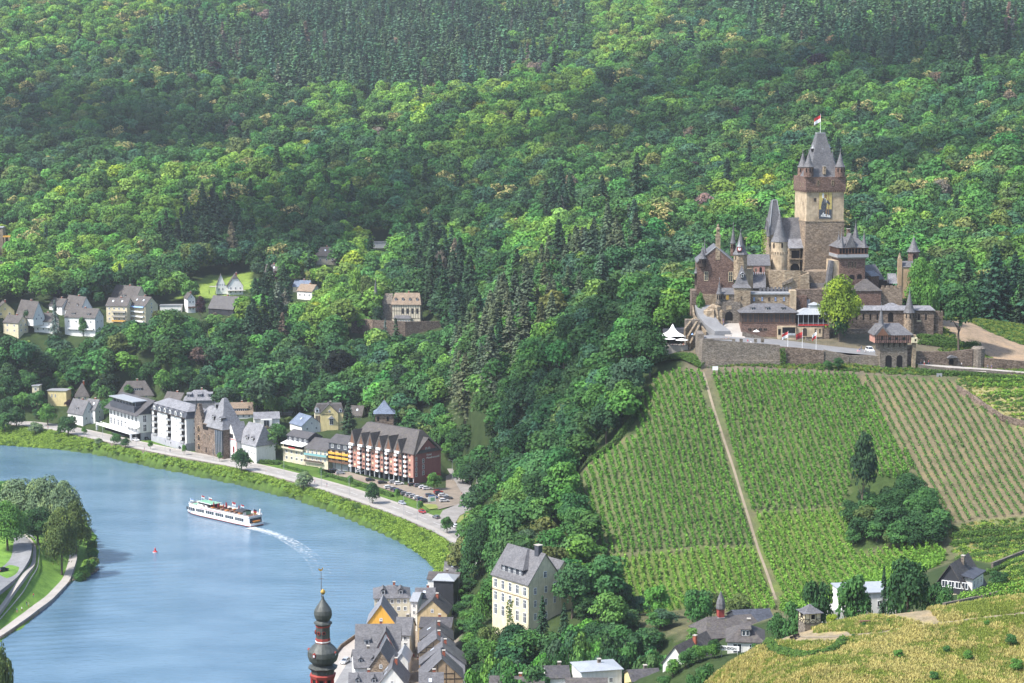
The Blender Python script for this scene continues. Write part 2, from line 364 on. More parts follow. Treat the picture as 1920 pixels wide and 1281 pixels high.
# foliage: colour from the 'tint' property of the tree (instance or object), 'leaf' per-leaf variation
def foliage(name,gain=1.0,trans=.25):
    m,nt,b=newmat(name); at=N(nt,'ShaderNodeAttribute',attribute_name='tint',attribute_type='INSTANCER')
    lf=N(nt,'ShaderNodeAttribute',attribute_name='leaf')
    v=ramp(nt,lf.outputs['Fac'],[(0,(.62*gain,.66*gain,.72*gain)),(.55,(1*gain,1*gain,1*gain)),(1,(1.5*gain,1.35*gain,1.0*gain))])
    c=mix(nt,1,at.outputs['Vector'],v,'MULTIPLY')
    bl=N(nt,'ShaderNodeAttribute',attribute_name='bloom'); c=mix(nt,bl.outputs['Fac'],c,(.42,.36,.14))
    nt.links.new(c,b.inputs['Base Color']); b.inputs['Roughness'].default_value=.75; b.inputs['Specular IOR Level'].default_value=.2
    if trans:
        tr=N(nt,'ShaderNodeBsdfTranslucent'); nt.links.new(c,tr.inputs['Color']); ms=N(nt,'ShaderNodeMixShader'); ms.inputs[0].default_value=trans
        nt.links.new(b.outputs[0],ms.inputs[1]); nt.links.new(tr.outputs[0],ms.inputs[2]); nt.links.new(ms.outputs[0],nt.nodes['Material Output'].inputs[0])
    return m
leaf_mat=foliage('leaf_mat'); needle_mat=foliage('needle_mat',1,.08)
def veg(name,lo,hi,trans=.2,scale=1.2):
    m,nt,b=newmat(name); lf=N(nt,'ShaderNodeAttribute',attribute_name='leaf'); c=ramp(nt,lf.outputs['Fac'],[(0,lo),(1,hi)])
    p=coord(nt); f=noise(nt,p,scale*.1,5,.6); c=mix(nt,.8,c,ramp(nt,f,[(.3,(.7,.75,.7)),(.7,(1.25,1.2,1.1))]),'MULTIPLY')
    nt.links.new(c,b.inputs['Base Color']); b.inputs['Specular IOR Level'].default_value=.2
    tr=N(nt,'ShaderNodeBsdfTranslucent'); nt.links.new(c,tr.inputs['Color']); ms=N(nt,'ShaderNodeMixShader'); ms.inputs[0].default_value=trans
    nt.links.new(b.outputs[0],ms.inputs[1]); nt.links.new(tr.outputs[0],ms.inputs[2]); nt.links.new(ms.outputs[0],nt.nodes['Material Output'].inputs[0]); return m
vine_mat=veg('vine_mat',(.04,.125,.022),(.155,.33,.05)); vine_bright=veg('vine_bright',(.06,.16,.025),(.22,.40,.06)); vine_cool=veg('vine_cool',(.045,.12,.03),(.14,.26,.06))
grass_dry=veg('grass_dry',(.36,.33,.11),(.48,.41,.16),.1,2.2); grass_green=veg('grass_green',(.15,.21,.04),(.27,.31,.07),.2); bush_mat=veg('bush_mat',(.03,.075,.018),(.10,.18,.035))
ivy_mat=veg('ivy_mat',(.05,.09,.02),(.16,.20,.05)); rush_mat=veg('rush_mat',(.10,.20,.03),(.27,.38,.06))
bark=plain('bark',(.11,.085,.065),.95,.3,2,0,False)
# water
water_mat,nt,b=newmat('water_mat'); p=coord(nt)
b.inputs['Base Color'].default_value=(.045,.12,.20,1); b.inputs['Roughness'].default_value=.10; b.inputs['IOR'].default_value=1.33; b.inputs['Specular IOR Level'].default_value=.5
mp=N(nt,'ShaderNodeMapping'); nt.links.new(p,mp.inputs[0]); mp.inputs['Scale'].default_value=(.55,1.3,1); mp.inputs['Rotation'].default_value=(0,0,R(12))
f1=noise(nt,mp.outputs[0],.5,4,.6)
mp2=N(nt,'ShaderNodeMapping'); nt.links.new(p,mp2.inputs[0]); mp2.inputs['Scale'].default_value=(.06,.10,1)
f2=noise(nt,mp2.outputs[0],.5,3,.5)
bp=N(nt,'ShaderNodeBump'); bp.inputs['Strength'].default_value=.75; bp.inputs['Distance'].default_value=.28; nt.links.new(f1,bp.inputs['Height']); nt.links.new(bp.outputs[0],b.inputs['Normal'])
cw=ramp(nt,f2,[(.35,(.07,.133,.195)),(.65,(.105,.177,.245))]); nt.links.new(cw,b.inputs['Base Color'])
# ------------------------------------------------------------------ world, sun
SUN_EL=R(52); SUN_AZ=R(-118)   # azimuth measured clockwise from +Y (north) : light from the left and a little behind the camera
w_=bpy.data.worlds.new('World'); scene.world=w_; w_.use_nodes=True; nt=w_.node_tree
bg=nt.nodes['Background']; sky=N(nt,'ShaderNodeTexSky'); sky.sky_type='NISHITA'; sky.sun_disc=False; sky.sun_elevation=SUN_EL; sky.sun_rotation=SUN_AZ
sky.air_density=1.0; sky.dust_density=1.5; sky.ozone_density=1.0
nt.links.new(sky.outputs[0],bg.inputs[0]); bg.inputs[1].default_value=.15
sd=bpy.data.lights.new('sun','SUN'); sun=bpy.data.objects.new('sun',sd); COL.objects.link(sun)
sd.energy=3.8; sd.angle=R(5); sd.color=(1,.965,.90)
sdir=Vector((math.sin(SUN_AZ)*math.cos(SUN_EL),math.cos(SUN_AZ)*math.cos(SUN_EL),math.sin(SUN_EL)))
sun.rotation_euler=(-sdir).to_track_quat('-Z','Y').to_euler()
scene.view_settings.view_transform='Standard'; scene.view_settings.look='None'; scene.view_settings.exposure=1.08; scene.view_settings.gamma=1
scene.cycles.max_bounces=6; scene.cycles.diffuse_bounces=2; scene.cycles.glossy_bounces=2; scene.cycles.transparent_max_bounces=8; scene.cycles.volume_bounces=0
# ------------------------------------------------------------------ land use zones (world polygons obtained by casting)
def castpoly(l,**k): return [cast(u,v,**k) for u,v in l]
VB={'left':castpoly([(1190,770),(1235,708),(1318,699),(1328,730),(1350,800),(1390,930),(1418,1030),(1130,1046),(1112,1010),(1078,930),(1110,870),(1195,822)]),
 'middle':castpoly([(1332,703),(1609,706),(1655,790),(1712,878),(1697,900),(1600,900),(1580,956),(1402,964),(1375,850),(1345,760)]),
 'lower':castpoly([(1130,1049),(1422,1032),(1448,1105),(1455,1145),(1190,1150),(1150,1100)]),
 'bright':castpoly([(1405,967),(1585,960),(1600,1042),(1760,1020),(1775,1050),(1700,1090),(1560,1140),(1465,1150),(1452,1100),(1428,1030)]),
 'right':castpoly([(1608,706),(1790,716),(1830,762),(1925,816),(1975,960),(1780,985),(1705,870)])}
VHULL=castpoly([(1183,785),(1230,702),(1330,692),(1500,694),(1800,708),(1850,760),(1990,830),(1990,970),(1790,1000),(1790,1050),(1700,1100),(1560,1160),(1450,1165),(1180,1165),(1120,1080),(1072,932),(1108,858),(1190,820)])
VINER=[p for p in VHULL]
TERR=castpoly([(1790,712),(1990,690),(1990,850),(1925,812),(1840,765)])
RTERR=castpoly([(1780,990),(1990,960),(1990,1080),(1880,1060),(1790,1040)],ymin=555)
GARD=castpoly([(1855,1100),(1925,1040),(1980,1040),(1980,1110),(1860,1125)],ymin=460)
FORE=[(35,250),(35,456),(260,456),(260,250)]
LAWN=castpoly([(340,540),(395,516),(470,512),(475,545),(400,560),(335,560)])
CASTLEP=[(62,742),(62,800),(80,880),(170,880),(215,850),(240,760),(240,738),(62,738)]
HILLR=castpoly([(1740,600),(1800,640),(1925,690),(1990,700),(1990,670),(1860,625),(1800,600)])
NEARB=zp([(0,1205),(60,1166),(100,1125),(133,1091),(180,1068),(188,1040),(178,1000),(150,962),(100,925),(0,905),(-400,880),(-500,1300)],0)
SCREE=castpoly([(940,850),(990,790),(1005,840),(960,880),(900,930),(890,900)])
land=np.tile(np.array([.035,.055,.02]),(len(fx),1))
def paint(poly,c,grow=0):
    m=inpoly(fx,fy,poly)
    if grow: m|=dseg(fx,fy,poly,True)<grow
    land[m]=c
paint(VHULL,(.10,.10,.055)); paint(VB['left'],(.095,.11,.05)); paint(VB['middle'],(.095,.11,.05)); paint(VB['bright'],(.10,.13,.04)); paint(VB['lower'],(.10,.13,.04)); paint(VB['right'],(.155,.13,.08)); paint(castpoly([(1590,905),(1700,880),(1775,975),(1770,1010),(1610,1035),(1585,960)]),(.04,.065,.02))
paint(TERR,(.24,.22,.10)); paint(RTERR,(.13,.15,.06)); paint(GARD,(.16,.2,.06)); paint(FORE,(.30,.26,.10),8); paint(castpoly([(1640,1158),(1700,1146),(1750,1152),(1765,1172),(1720,1170),(1680,1160)]),(.25,.20,.13)); paint(castpoly([(1452,1205),(1475,1192),(1530,1188),(1590,1185),(1600,1195),(1560,1205),(1500,1206)]),(.25,.20,.13)); paint(LAWN,(.17,.24,.05)); paint(CASTLEP,(.12,.105,.075)); paint(HILLR,(.27,.20,.14)); paint(SCREE,(.27,.24,.21)); paint(NEARB,(.13,.24,.045))
bank=(dseg(fx,fy,RIVER,True)<34)&(~inpoly(fx,fy,RIVER))&(fy>780)&(~inpoly(fx,fy,NEARB)); land[bank]=(.085,.15,.03)
gp=inpoly(fx,fy,TOWN); land[gp]=(.2,.18,.16)
# the terrain sheet
ny,nx=GX.shape; idx=np.arange(nx*ny).reshape(ny,nx)
Q=np.stack([idx[:-1,:-1],idx[:-1,1:],idx[1:,1:],idx[1:,:-1]],-1).reshape(-1,4)
me=npmesh('terrain',np.stack([fx,fy,fz],1),Q,terrain_mat,{'land':land},smooth=True)
TME=me; tag(link('terrain',me),kind='structure')
# river
mb=MB(); xs=np.linspace(-900,400,14); ys=np.linspace(300,1500,13)
mb.face([(-1400,200,0),(400,200,0),(400,1600,0),(-1400,1600,0)]); tag(mb.build('river_water',water_mat),kind='structure')
# riverside road (promenade, carriageway)
def resample(poly,step):
    P=[np.array(p[:2]) for p in poly]; out=[P[0]]
    L=[0]
    for a,b_ in zip(P,P[1:]): L.append(L[-1]+np.linalg.norm(b_-a))
    n=max(2,int(L[-1]/step)); s=np.linspace(0,L[-1],n); X=np.interp(s,L,[p[0] for p in P]);Yv=np.interp(s,L,[p[1] for p in P])
    return np.stack([X,Yv],1)
def smooth(P,k=2):
    P=P.copy()
    for _ in range(k): P[1:-1]=(P[:-2]+2*P[1:-1]+P[2:])/4
    return P
RN=smooth(resample(ROADN,6),12); 
tn=np.gradient(RN,axis=0); tn/=np.linalg.norm(tn,axis=1)[:,None]; NRM=np.stack([-tn[:,1],tn[:,0]],1)   # left normal = away from river (river is right side going +x,-y)
if np.dot(NRM[10],np.array([0,1]))<0: NRM=-NRM
def off(d,z): return [(RN[i,0]+NRM[i,0]*d,RN[i,1]+NRM[i,1]*d,z) for i in range(len(RN))]
def ribbon(name,d0,d1,z,m,th=.0,base=None):
    mb=MB(); a=off(d0,z);b_=off(d1,z); mb.strip(a,b_)
    if base is not None: mb.strip([(p[0],p[1],base) for p in a],a); mb.strip(b_,[(p[0],p[1],base) for p in b_])
    return mb.build(name,m)
tag(ribbon('pavement',0,4.0,6.12,paving,base=5.0),kind='structure')
tag(ribbon('road',4.0,12.2,6.0,asphalt),kind='structure')
tag(ribbon('pavement',12.2,14.0,6.12,paving,base=5.0),kind='structure')
mb=MB()
for i in range(0,len(RN)-1):
    if i%2==0:
        a,b_=RN[i],RN[i+1]; n0,n1=NRM[i],NRM[i+1]
        mb.face([(a[0]+n0[0]*8,a[1]+n0[1]*8,6.006),(b_[0]+n1[0]*8,b_[1]+n1[1]*8,6.006),(b_[0]+n1[0]*8.14,b_[1]+n1[1]*8.14,6.006),(a[0]+n0[0]*8.14,a[1]+n0[1]*8.14,6.006)])
tag(mb.build('road_marking',white_paint),kind='structure')
rw=empty('retaining_wall',(0,0,0),label='long low grey stone embankment wall under the riverside promenade',cat='wall')
mb=MB(); mb.strip(off(-.5,3.2),off(-.45,6.25)); mb.strip(off(-.45,6.25),off(0,6.25)); mb.strip(off(0,6.25),off(0,6.1)); mb.build('masonry',stone_grey,rw)
# railing on the promenade
rl=empty('railing',(0,0,0),label='thin grey metal railing along the river edge of the promenade',cat='railing')
mb=MB(); T=off(-.2,7.3)
for z in (7.3,6.85):
    for a,b_ in zip(off(-.2,z),off(-.2,z)[1:]): mb.tube(a,b_,.035,4)
mb.build('rail',grey_paint,rl)
mb=MB()
for i in range(len(T)-1):
    MB().tube((T[i][0],T[i][1],6.2),(T[i][0],T[i][1],7.3),.05,4).build('railing_post',grey_paint,rl,fix=False)
# parking area and side road by the red hotel
mb=MB(); PK=[p for p in zp([(612,889),(660,897),(745,925),(822,955),(850,948),(884,958),(889,930),(866,898),(850,885),(836,893),(836,915),(790,915),(700,898),(655,885)],6.05)]
mb.face([(p[0],p[1],6.05) for p in PK]); tag(mb.build('car_park',paving_brown),kind='structure')
mb=MB(); a=zp([(836,862),(838,880),(852,902),(866,926),(862,945),(830,958),(822,972)],6.07); b_=zp([(850,862),(856,878),(878,900),(890,925),(886,955),(862,968),(852,985)],6.07)
mb.strip([(p[0],p[1],6.30-.0) for p in a],[(p[0],p[1],6.30) for p in b_]); 
for i in range(len(mb.v)): pass
tag(mb.build('side_road',asphalt),kind='structure')
# ------------------------------------------------------------------ clear zones for view of buildings
CLEAR=[]   # (u0,v0,u1,v1,Y): nothing planted in front of this box
FOOT=[]    # (x,y,r)
PADS=[]
# ------------------------------------------------------------------ air
m,nt,b=newmat('haze_mat'); nt.nodes.remove(b); pv=N(nt,'ShaderNodeVolumePrincipled'); pv.inputs['Color'].default_value=(.86,.92,1,1); pv.inputs['Density'].default_value=.00005; pv.inputs['Anisotropy'].default_value=.2
nt.links.new(pv.outputs[0],nt.nodes['Material Output'].inputs['Volume'])
mb=MB(); mb.box(-1500,-60,-8,1500,3000,420); hz=mb.build('haze',m); tag(hz,'thin pale summer air over the river valley','haze',None,'stuff')
# thin clouds added out of view above the frame to shade chosen slopes
m,nt,b=newmat('cloud_mat'); b.inputs['Base Color'].default_value=(.9,.9,.92,1); tr=N(nt,'ShaderNodeBsdfTransparent'); ms=N(nt,'ShaderNodeMixShader'); nt.links.new(tr.outputs[0],ms.inputs[1]); nt.links.new(b.outputs[0],ms.inputs[2]); nt.links.new(ms.outputs[0],nt.nodes['Material Output'].inputs[0]); f=noise(nt,coord(nt),.012,5,.65); r_=ramp(nt,f,[(.36,(.05,.05,.05)),(.58,(.42,.42,.42))]); nt.links.new(r_,ms.inputs[0])
for i,(u,v,rx,ry,lb) in enumerate(((230,265,230,130,'over the left hills'),(600,430,170,110,'over the wooded spur'),(1040,760,65,100,'over the flank left of the castle'),(1560,150,330,150,'over the right hilltop'),(1060,290,230,70,'over the middle slope'),(1700,330,150,60,'over the slope behind the castle'))):
    c=cast(u,v); t=(980-c[2])/sdir.z; o=np.array([c[0]+sdir.x*t,c[1]+sdir.y*t,980]); mb=MB(); rs=random.Random(i)
    for k in range(9):
        a=rs.random()*6.28; q=rs.random()**.5*.62; s_=rs.uniform(.35,.6); n0=len(mb.v); mb.lathe(0,0,[(.05,-.35),(.7,-.28),(1,0),(.8,.4),(.4,.7),(.05,.8)],12); mb.xf(Matrix.Translation((math.cos(a)*q*rx,math.sin(a)*q*ry,0))@Matrix.Diagonal((s_*rx,s_*ry,26,1)),n0)
    tag(mb.build('cloud',m,None,o),'one of the unseen clouds, added for its shade '+lb,'cloud','clouds added for shade above the valley')
# ------------------------------------------------------------------ vineyard rows (each row one thing)
def vine_row(P0,P1,step,nl,size,hmin,hmax,mat,label,group,rs,spread=.28,poly=None,post=True,strag=.25):
    L=np.linalg.norm(P1-P0); n=max(1,int(L/step)); t=(np.arange(n)+.5)/n; base=P0[None]+(P1-P0)[None]*t[:,None]; base+=rs.randn(n,2)*.12
    k=rs.rand(n)>.04; base=base[k]; n=len(base)
    if n<3: return None
    g=ground(base[:,0],base[:,1]); hv=hmax*(.8+.4*rs.rand(n)); lean=rs.randn(n,2)*strag
    C=[];Lf=[];S=[]
    for j in range(nl):
        q=(j+rs.rand(n))/nl; zz=hmin+(hv-hmin)*q; w=spread*(1.25-.75*q)
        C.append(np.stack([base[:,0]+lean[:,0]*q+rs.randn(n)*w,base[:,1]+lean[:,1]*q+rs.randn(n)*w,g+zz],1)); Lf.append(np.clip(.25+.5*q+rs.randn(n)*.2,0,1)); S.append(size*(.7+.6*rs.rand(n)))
    C=np.concatenate(C);Lf=np.concatenate(Lf);S_=np.concatenate(S); Nn=rs.randn(len(C),3)+np.array([0,-.3,.9]); Nn/=np.linalg.norm(Nn,axis=1)[:,None]
    V,Fq=quads_at(C,Nn,S_,1.0,rs); o0=np.array([P0[0],P0[1],float(ground(*P0))]); V=V-o0
    e=empty('grape_vine_row',o0,0,label,'vine row',group)
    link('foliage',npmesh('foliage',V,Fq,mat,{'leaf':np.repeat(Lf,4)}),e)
    return e
def quads_at(C,Nn,size,asp,rs):
    n=len(C); up=rs.randn(n,3); T=np.cross(Nn,up); T/=np.linalg.norm(T,axis=1)[:,None]+1e-9; B=np.cross(Nn,T)
    T*= (size*.5)[:,None]; B*=(size*.5*asp)[:,None]
    V=np.stack([C-T-B*.6,C+T*.7-B,C+T+B*.7,C-T*.5+B],1).reshape(-1,3); return V,np.arange(4*n).reshape(n,4)
def rows(poly,slope,spacing,mat,step,nl,size,hmax,label,group,seed,gap=None,strag=.25,x00=0):
    rs=np.random.RandomState(seed); P=np.array([p[:2] for p in poly]); y0,y1=P[:,1].min(),P[:,1].max(); ym=640.
    xs0=(P[:,0]-slope*(P[:,1]-ym)); 
    for x0 in np.arange(xs0.min()+x00,xs0.max(),spacing):
        yy=np.arange(y0,y1,.6); xx=x0+slope*(yy-ym); ins=inpoly(xx,yy,poly)
        if gap is not None: ins&=dseg(xx,yy,gap)>1.3
        d=np.diff(np.concatenate([[0],ins.astype(int),[0]])); st=np.nonzero(d==1)[0]; en=np.nonzero(d==-1)[0]-1
        for a,b_ in zip(st,en):
            if yy[b_]-yy[a]<5: continue
            vine_row(np.array([xx[a],yy[a]]),np.array([xx[b_],yy[b_]]),step,nl,size,.25,hmax,mat,label,group,rs,strag=strag)
PATH=castpoly([(1318,699),(1335,760),(1352,810),(1373,870),(1390,930),(1405,975),(1420,1030),(1440,1080),(1455,1125)])
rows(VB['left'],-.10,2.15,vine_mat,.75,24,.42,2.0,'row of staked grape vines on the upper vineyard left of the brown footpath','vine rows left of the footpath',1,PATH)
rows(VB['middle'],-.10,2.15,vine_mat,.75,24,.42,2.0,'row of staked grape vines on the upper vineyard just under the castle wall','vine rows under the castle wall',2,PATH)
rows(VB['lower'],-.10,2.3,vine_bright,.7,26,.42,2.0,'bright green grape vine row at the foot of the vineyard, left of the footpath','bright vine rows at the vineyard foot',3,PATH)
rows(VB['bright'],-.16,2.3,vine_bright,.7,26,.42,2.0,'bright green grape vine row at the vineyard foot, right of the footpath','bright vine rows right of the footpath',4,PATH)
rows(VB['right'],-.115,2.75,vine_cool,.6,14,.34,1.25,'narrow trimmed vine row with bare brown soil beside it, on the right slope','trimmed vine rows on the right slope',5,None,strag=.06)
# footpath up the vineyard
mb=MB(); Pp=smooth(resample(PATH,2.5),6); w=.42
a=[(p[0]-w,p[1],float(ground(p[0]-w,p[1]))+.06) for p in Pp]; b_=[(p[0]+w,p[1],float(ground(p[0]+w,p[1]))+.06) for p in Pp]; mb.strip(a,b_); tag(mb.build('footpath',dirt),kind='structure')
# terraced vine rows on the right
def line_rows(lst,mat,label,group,seed,ymin=300,hmax=1.5):
    rs=np.random.RandomState(seed)
    for (u0,v0,u1,v1) in lst:
        a=cast(u0,v0,ymin=ymin)[:2]; b_=cast(u1,v1,ymin=ymin)[:2]; vine_row(np.array(a),np.array(b_),.6,16,.38,.2,hmax,mat,label,group,rs,strag=.05)
line_rows([(1835,718,1990,716),(1822,727,1990,726),(1865,741,1990,738),(1866,747,1990,745),(1895,765,1990,758)],vine_bright,'green vine row running along the small terrace above the dark boundary wall','terrace vine rows',6)
line_rows([(1785,1000,1990,985),(1790,1012,1990,1000),(1830,1034,1990,1012)],bush_mat,'low dark green vine row across the stony terraces behind the black gabled house','lower terrace vine rows',7,ymin=560)
line_rows([(1800,1122,1990,1095),(1795,1127,1990,1101),(1800,1133,1990,1107)],vine_bright,'short bright vine row in front of the black gabled house','garden vine rows',8,ymin=440)
# dark dry stone boundary wall on the right
def wallpath(px,h,th,mat,label,name='stone_wall',ymin=300,down=1.5,cap=None,group=None,Ys=None):
    P=[cast(u,v,ymin=ymin) for u,v in px] if Ys is None else [pY(u,v,Y) for (u,v),Y in zip(px,Ys)]
    e=empty(name,P[0],0,label,'wall',group); o=P[0]; mb=MB()
    for a,b_ in zip(P,P[1:]):
        d=np.array([b_[0]-a[0],b_[1]-a[1]]); d/=np.linalg.norm(d); n=np.array([-d[1],d[0]])*th/2
        bot=[(a[0]-n[0]-o[0],a[1]-n[1]-o[1],a[2]-down-o[2]),(b_[0]-n[0]-o[0],b_[1]-n[1]-o[1],b_[2]-down-o[2]),(b_[0]+n[0]-o[0],b_[1]+n[1]-o[1],b_[2]-down-o[2]),(a[0]+n[0]-o[0],a[1]+n[1]-o[1],a[2]-down-o[2])]
        top=[(p[0],p[1],p[2]+down+h) for p in bot]; mb.hull(bot,top)
    mb.build('masonry',mat,e); return e
wallpath([(1795,735),(1815,748),(1850,772),(1880,790),(1940,808)],2.2,.7,stone_brown,'dark brown dry stone wall descending beside the terraced vines')
wallpath([(1860,1066),(1925,1040),(1980,1018)],1.6,.6,stone_grey,'low garden wall on the slope right of the black gabled house',ymin=520)
wallpath([(1770,1140),(1830,1128),(1870,1118)],1.1,.7,stone_grey,'weathered retaining wall under the short vine rows',ymin=440)
# ------------------------------------------------------------------ scattered ground cover (stuff)
def tuft(seed,n,h,w,mat):
    rs=np.random.RandomState(seed); V=[];Lf=[]
    for i in range(n):
        a=rs.rand()*6.28; r=w*rs.rand()**.5; x,y=r*math.cos(a),r*math.sin(a); b=rs.rand()*6.28; hh=h*(.6+.6*rs.rand()); bw=.05+.05*rs.rand(); lx,ly=math.cos(b)*hh*.35,math.sin(b)*hh*.35; c,s_=math.cos(b+1.57)*bw,math.sin(b+1.57)*bw
        V+=[(x-c,y-s_,-.1),(x+c,y+s_,-.1),(x+lx+c*.4,y+ly+s_*.4,hh),(x+lx-c*.4,y+ly-s_*.4,hh)]; Lf+=[min(1,max(0,.5+rs.randn()*.25))]*4
    return npmesh('tuft',np.array(V),np.arange(4*n).reshape(n,4),mat,{'leaf':np.array(Lf)})
def clump(seed,n,r,h,size,mat,lo=.0):
    rs=np.random.RandomState(seed); d=rs.randn(n,3); d/=np.linalg.norm(d,axis=1)[:,None]; d[:,2]=abs(d[:,2]); k=rs.randint(0,5,n); off=rs.randn(5,2)*r*.35
    C=d*np.array([r,r,h])*(.72+.35*rs.rand(n))[:,None]; C[:,:2]+=off[k]; Nn=d+rs.randn(n,3)*.4; Nn/=np.linalg.norm(Nn,axis=1)[:,None]
    V,Fq=quads_at(C,Nn,size*(.6+.8*rs.rand(n)),.8,rs); return npmesh('bush_foliage',V,Fq,mat,{'leaf':np.repeat(np.clip(.4+d[:,2]*.15+rs.randn(n)*.2,0,1),4)})
def protocol(name,meshes):
    c=bpy.data.collections.new(name)
    for i,m in enumerate(meshes): o=bpy.data.objects.new('%s_%s'%(name,'abcdefghij'[i]),m); c.objects.link(o)
    return c
def scatter(name,P,idx,rot,scl,tint,coll,label,cat,kind='stuff'):
    me=bpy.data.meshes.new(name); me.vertices.add(len(P)); me.vertices.foreach_set('co',np.asarray(P,np.float32).ravel())
    def at(n,t,arr,key):
        a=me.attributes.new(n,t,'POINT'); a.data.foreach_set(key,np.ascontiguousarray(arr).ravel())
    at('pick','INT',idx.astype(np.int32),'value'); at('rot','FLOAT_VECTOR',rot.astype(np.float32),'vector'); at('scl','FLOAT_VECTOR',scl.astype(np.float32),'vector'); at('tint','FLOAT_VECTOR',tint.astype(np.float32),'vector')
    o=link(name,me); tag(o,label,cat,None,kind)
    g=bpy.data.node_groups.new(name+'_scatter','GeometryNodeTree'); g.interface.new_socket('Geometry',in_out='INPUT',socket_type='NodeSocketGeometry'); g.interface.new_socket('Geometry',in_out='OUTPUT',socket_type='NodeSocketGeometry')
    gi=g.nodes.new('NodeGroupInput');go=g.nodes.new('NodeGroupOutput'); iop=g.nodes.new('GeometryNodeInstanceOnPoints'); ci=g.nodes.new('GeometryNodeCollectionInfo')
    ci.inputs['Collection'].default_value=coll; ci.inputs['Separate Children'].default_value=True; ci.inputs['Reset Children'].default_value=True
    def na(n,t): a=g.nodes.new('GeometryNodeInputNamedAttribute'); a.data_type=t; a.inputs['Name'].default_value=n; return [s for s in a.outputs if s.enabled and s.name=='Attribute'][0]
    mp_=g.nodes.new('GeometryNodeMeshToPoints'); L=g.links; L.new(gi.outputs[0],mp_.inputs['Mesh']); L.new(mp_.outputs[0],iop.inputs['Points']); L.new(ci.outputs[0],iop.inputs['Instance']); iop.inputs['Pick Instance'].default_value=True
    L.new(na('pick','INT'),iop.inputs['Instance Index']); L.new(na('rot','FLOAT_VECTOR'),iop.inputs['Rotation']); L.new(na('scl','FLOAT_VECTOR'),iop.inputs['Scale']); L.new(iop.outputs[0],go.inputs[0])
    md=o.modifiers.new('scatter','NODES'); md.node_group=g; return o
def cover(name,poly,spacing,meshes,label,cat,seed,s0=.7,s1=1.3,flt=None,zscale=1,pickf=None):
    rs=np.random.RandomState(seed); P=np.array([p[:2] for p in poly]); x0,y0=P.min(0);x1,y1=P.max(0); X,Yg=np.meshgrid(np.arange(x0,x1,spacing),np.arange(y0,y1,spacing)); x=X.ravel()+rs.uniform(-.5,.5,X.size)*spacing; y=Yg.ravel()+rs.uniform(-.5,.5,X.size)*spacing
    k=inpoly(x,y,poly); 
    if flt is not None: k&=flt(x,y)
    u,v=proj(x,y,ground(x,y)); k&=(u>-250)&(u<2250)&(v<1380)
    x,y=x[k],y[k]; n=len(x); z=ground(x,y); rot=np.zeros((n,3)); rot[:,2]=rs.rand(n)*6.28; s=s0+(s1-s0)*rs.rand(n)
    idx=rs.randint(0,len(meshes),n) if pickf is None else pickf(x,y,rs)
    scatter(name,np.stack([x,y,z],1),idx,rot,np.stack([s,s,s*zscale],1),np.ones((n,3)),protocol(name+'_piece',meshes),label,cat); print(name,n)
dryt=[tuft(i,26,.62,.45,grass_dry) for i in range(3)]+[tuft(9+i,26,.5,.45,grass_green) for i in range(2)]
FPATH=[cast(u,v) for u,v in [(1480,1196),(1530,1197),(1580,1196),(1650,1190),(1700,1178),(1760,1170),(1850,1160),(1920,1152),(1990,1140)]]
BARE=castpoly([(1640,1158),(1700,1146),(1750,1152),(1765,1172),(1720,1170),(1680,1160)])
LOOKP=castpoly([(1452,1205),(1475,1192),(1530,1188),(1590,1185),(1600,1195),(1560,1205),(1500,1206)])
def fpick(x,y,rs):
    b=vnoise(x,y,26,3)+vnoise(x,y,9,5)*.7+rs.randn(len(x))*.35; u,v=proj(x,y,ground(x,y))
    g=(b>.08)|(inpoly(u,v,[(1440,1195),(1560,1160),(1700,1150),(1690,1185),(1580,1215),(1560,1240),(1480,1238)])&(rs.rand(len(x))<.6)); return np.where(g,3+rs.randint(0,2,len(x)),rs.randint(0,3,len(x)))
cover('meadow_grass',FORE,.66,dryt,'tall dry golden grass with green patches on the foreground hill','grass',3,flt=lambda x,y:(dseg(x,y,FPATH)>.7)&~inpoly(x,y,BARE)&~inpoly(x,y,LOOKP),pickf=fpick)
mb=MB(); Pp=smooth(resample(FPATH,2),4); mb.strip([(p[0],p[1]-.7,float(ground(p[0],p[1]-.7))+.07) for p in Pp],[(p[0],p[1]+.7,float(ground(p[0],p[1]+.7))+.07) for p in Pp]); 
mb.face([(p[0],p[1],float(ground(p[0],p[1]))+.05) for p in castpoly([(1455,1204),(1480,1192),(1530,1189),(1590,1187),(1598,1195),(1560,1203),(1500,1205)])]); tag(mb.build('dirt_path',dirt),kind='structure')
# riverside vegetation: reeds and low bushes along the far bank and the near one
reed=[clump(i,90,1.2,1.5,.5,rush_mat) for i in range(3)]+[clump(7+i,120,1.5,2.0,.5,bush_mat) for i in range(1)]
def bankf(x,y): d=dseg(x,y,RIVER,True); return (d>.2)&(d<38)&~inpoly(x,y,RIVER)&(dseg(x,y,ROADN)>1.5)&(dseg(x,y,ROADN)<dseg(x,y,ROADF))&~inpoly(x,y,CORR)&(ground(x,y)<6)
BK=[(-420,1300),(60,1300),(60,860),(0,800),(-30,780),(-60,850),(-120,940),(-200,1000),(-420,1080)]
BK=zp([(-300,740),(0,780),(350,830),(600,880),(800,960),(900,1030),(880,1100),(815,1100),(750,1040),(560,950),(350,900),(0,850),(-300,830)],3)
cover('bank_reeds',BK,1.25,reed,'bright green reeds, grass and low bushes on the river bank','reeds',5,.5,1.1,bankf,.7,lambda x,y,rs:np.where((rs.rand(len(x))<.02+.16*(vnoise(x,y,22,8)>.45)),3,rs.randint(0,3,len(x))))
NB=[p for p in NEARB]
gr=[tuft(40+i,30,.5,.5,rush_mat) for i in range(3)]
HP=castpoly([(1700,590),(1990,640),(1990,712),(1700,712)],ymin=700)
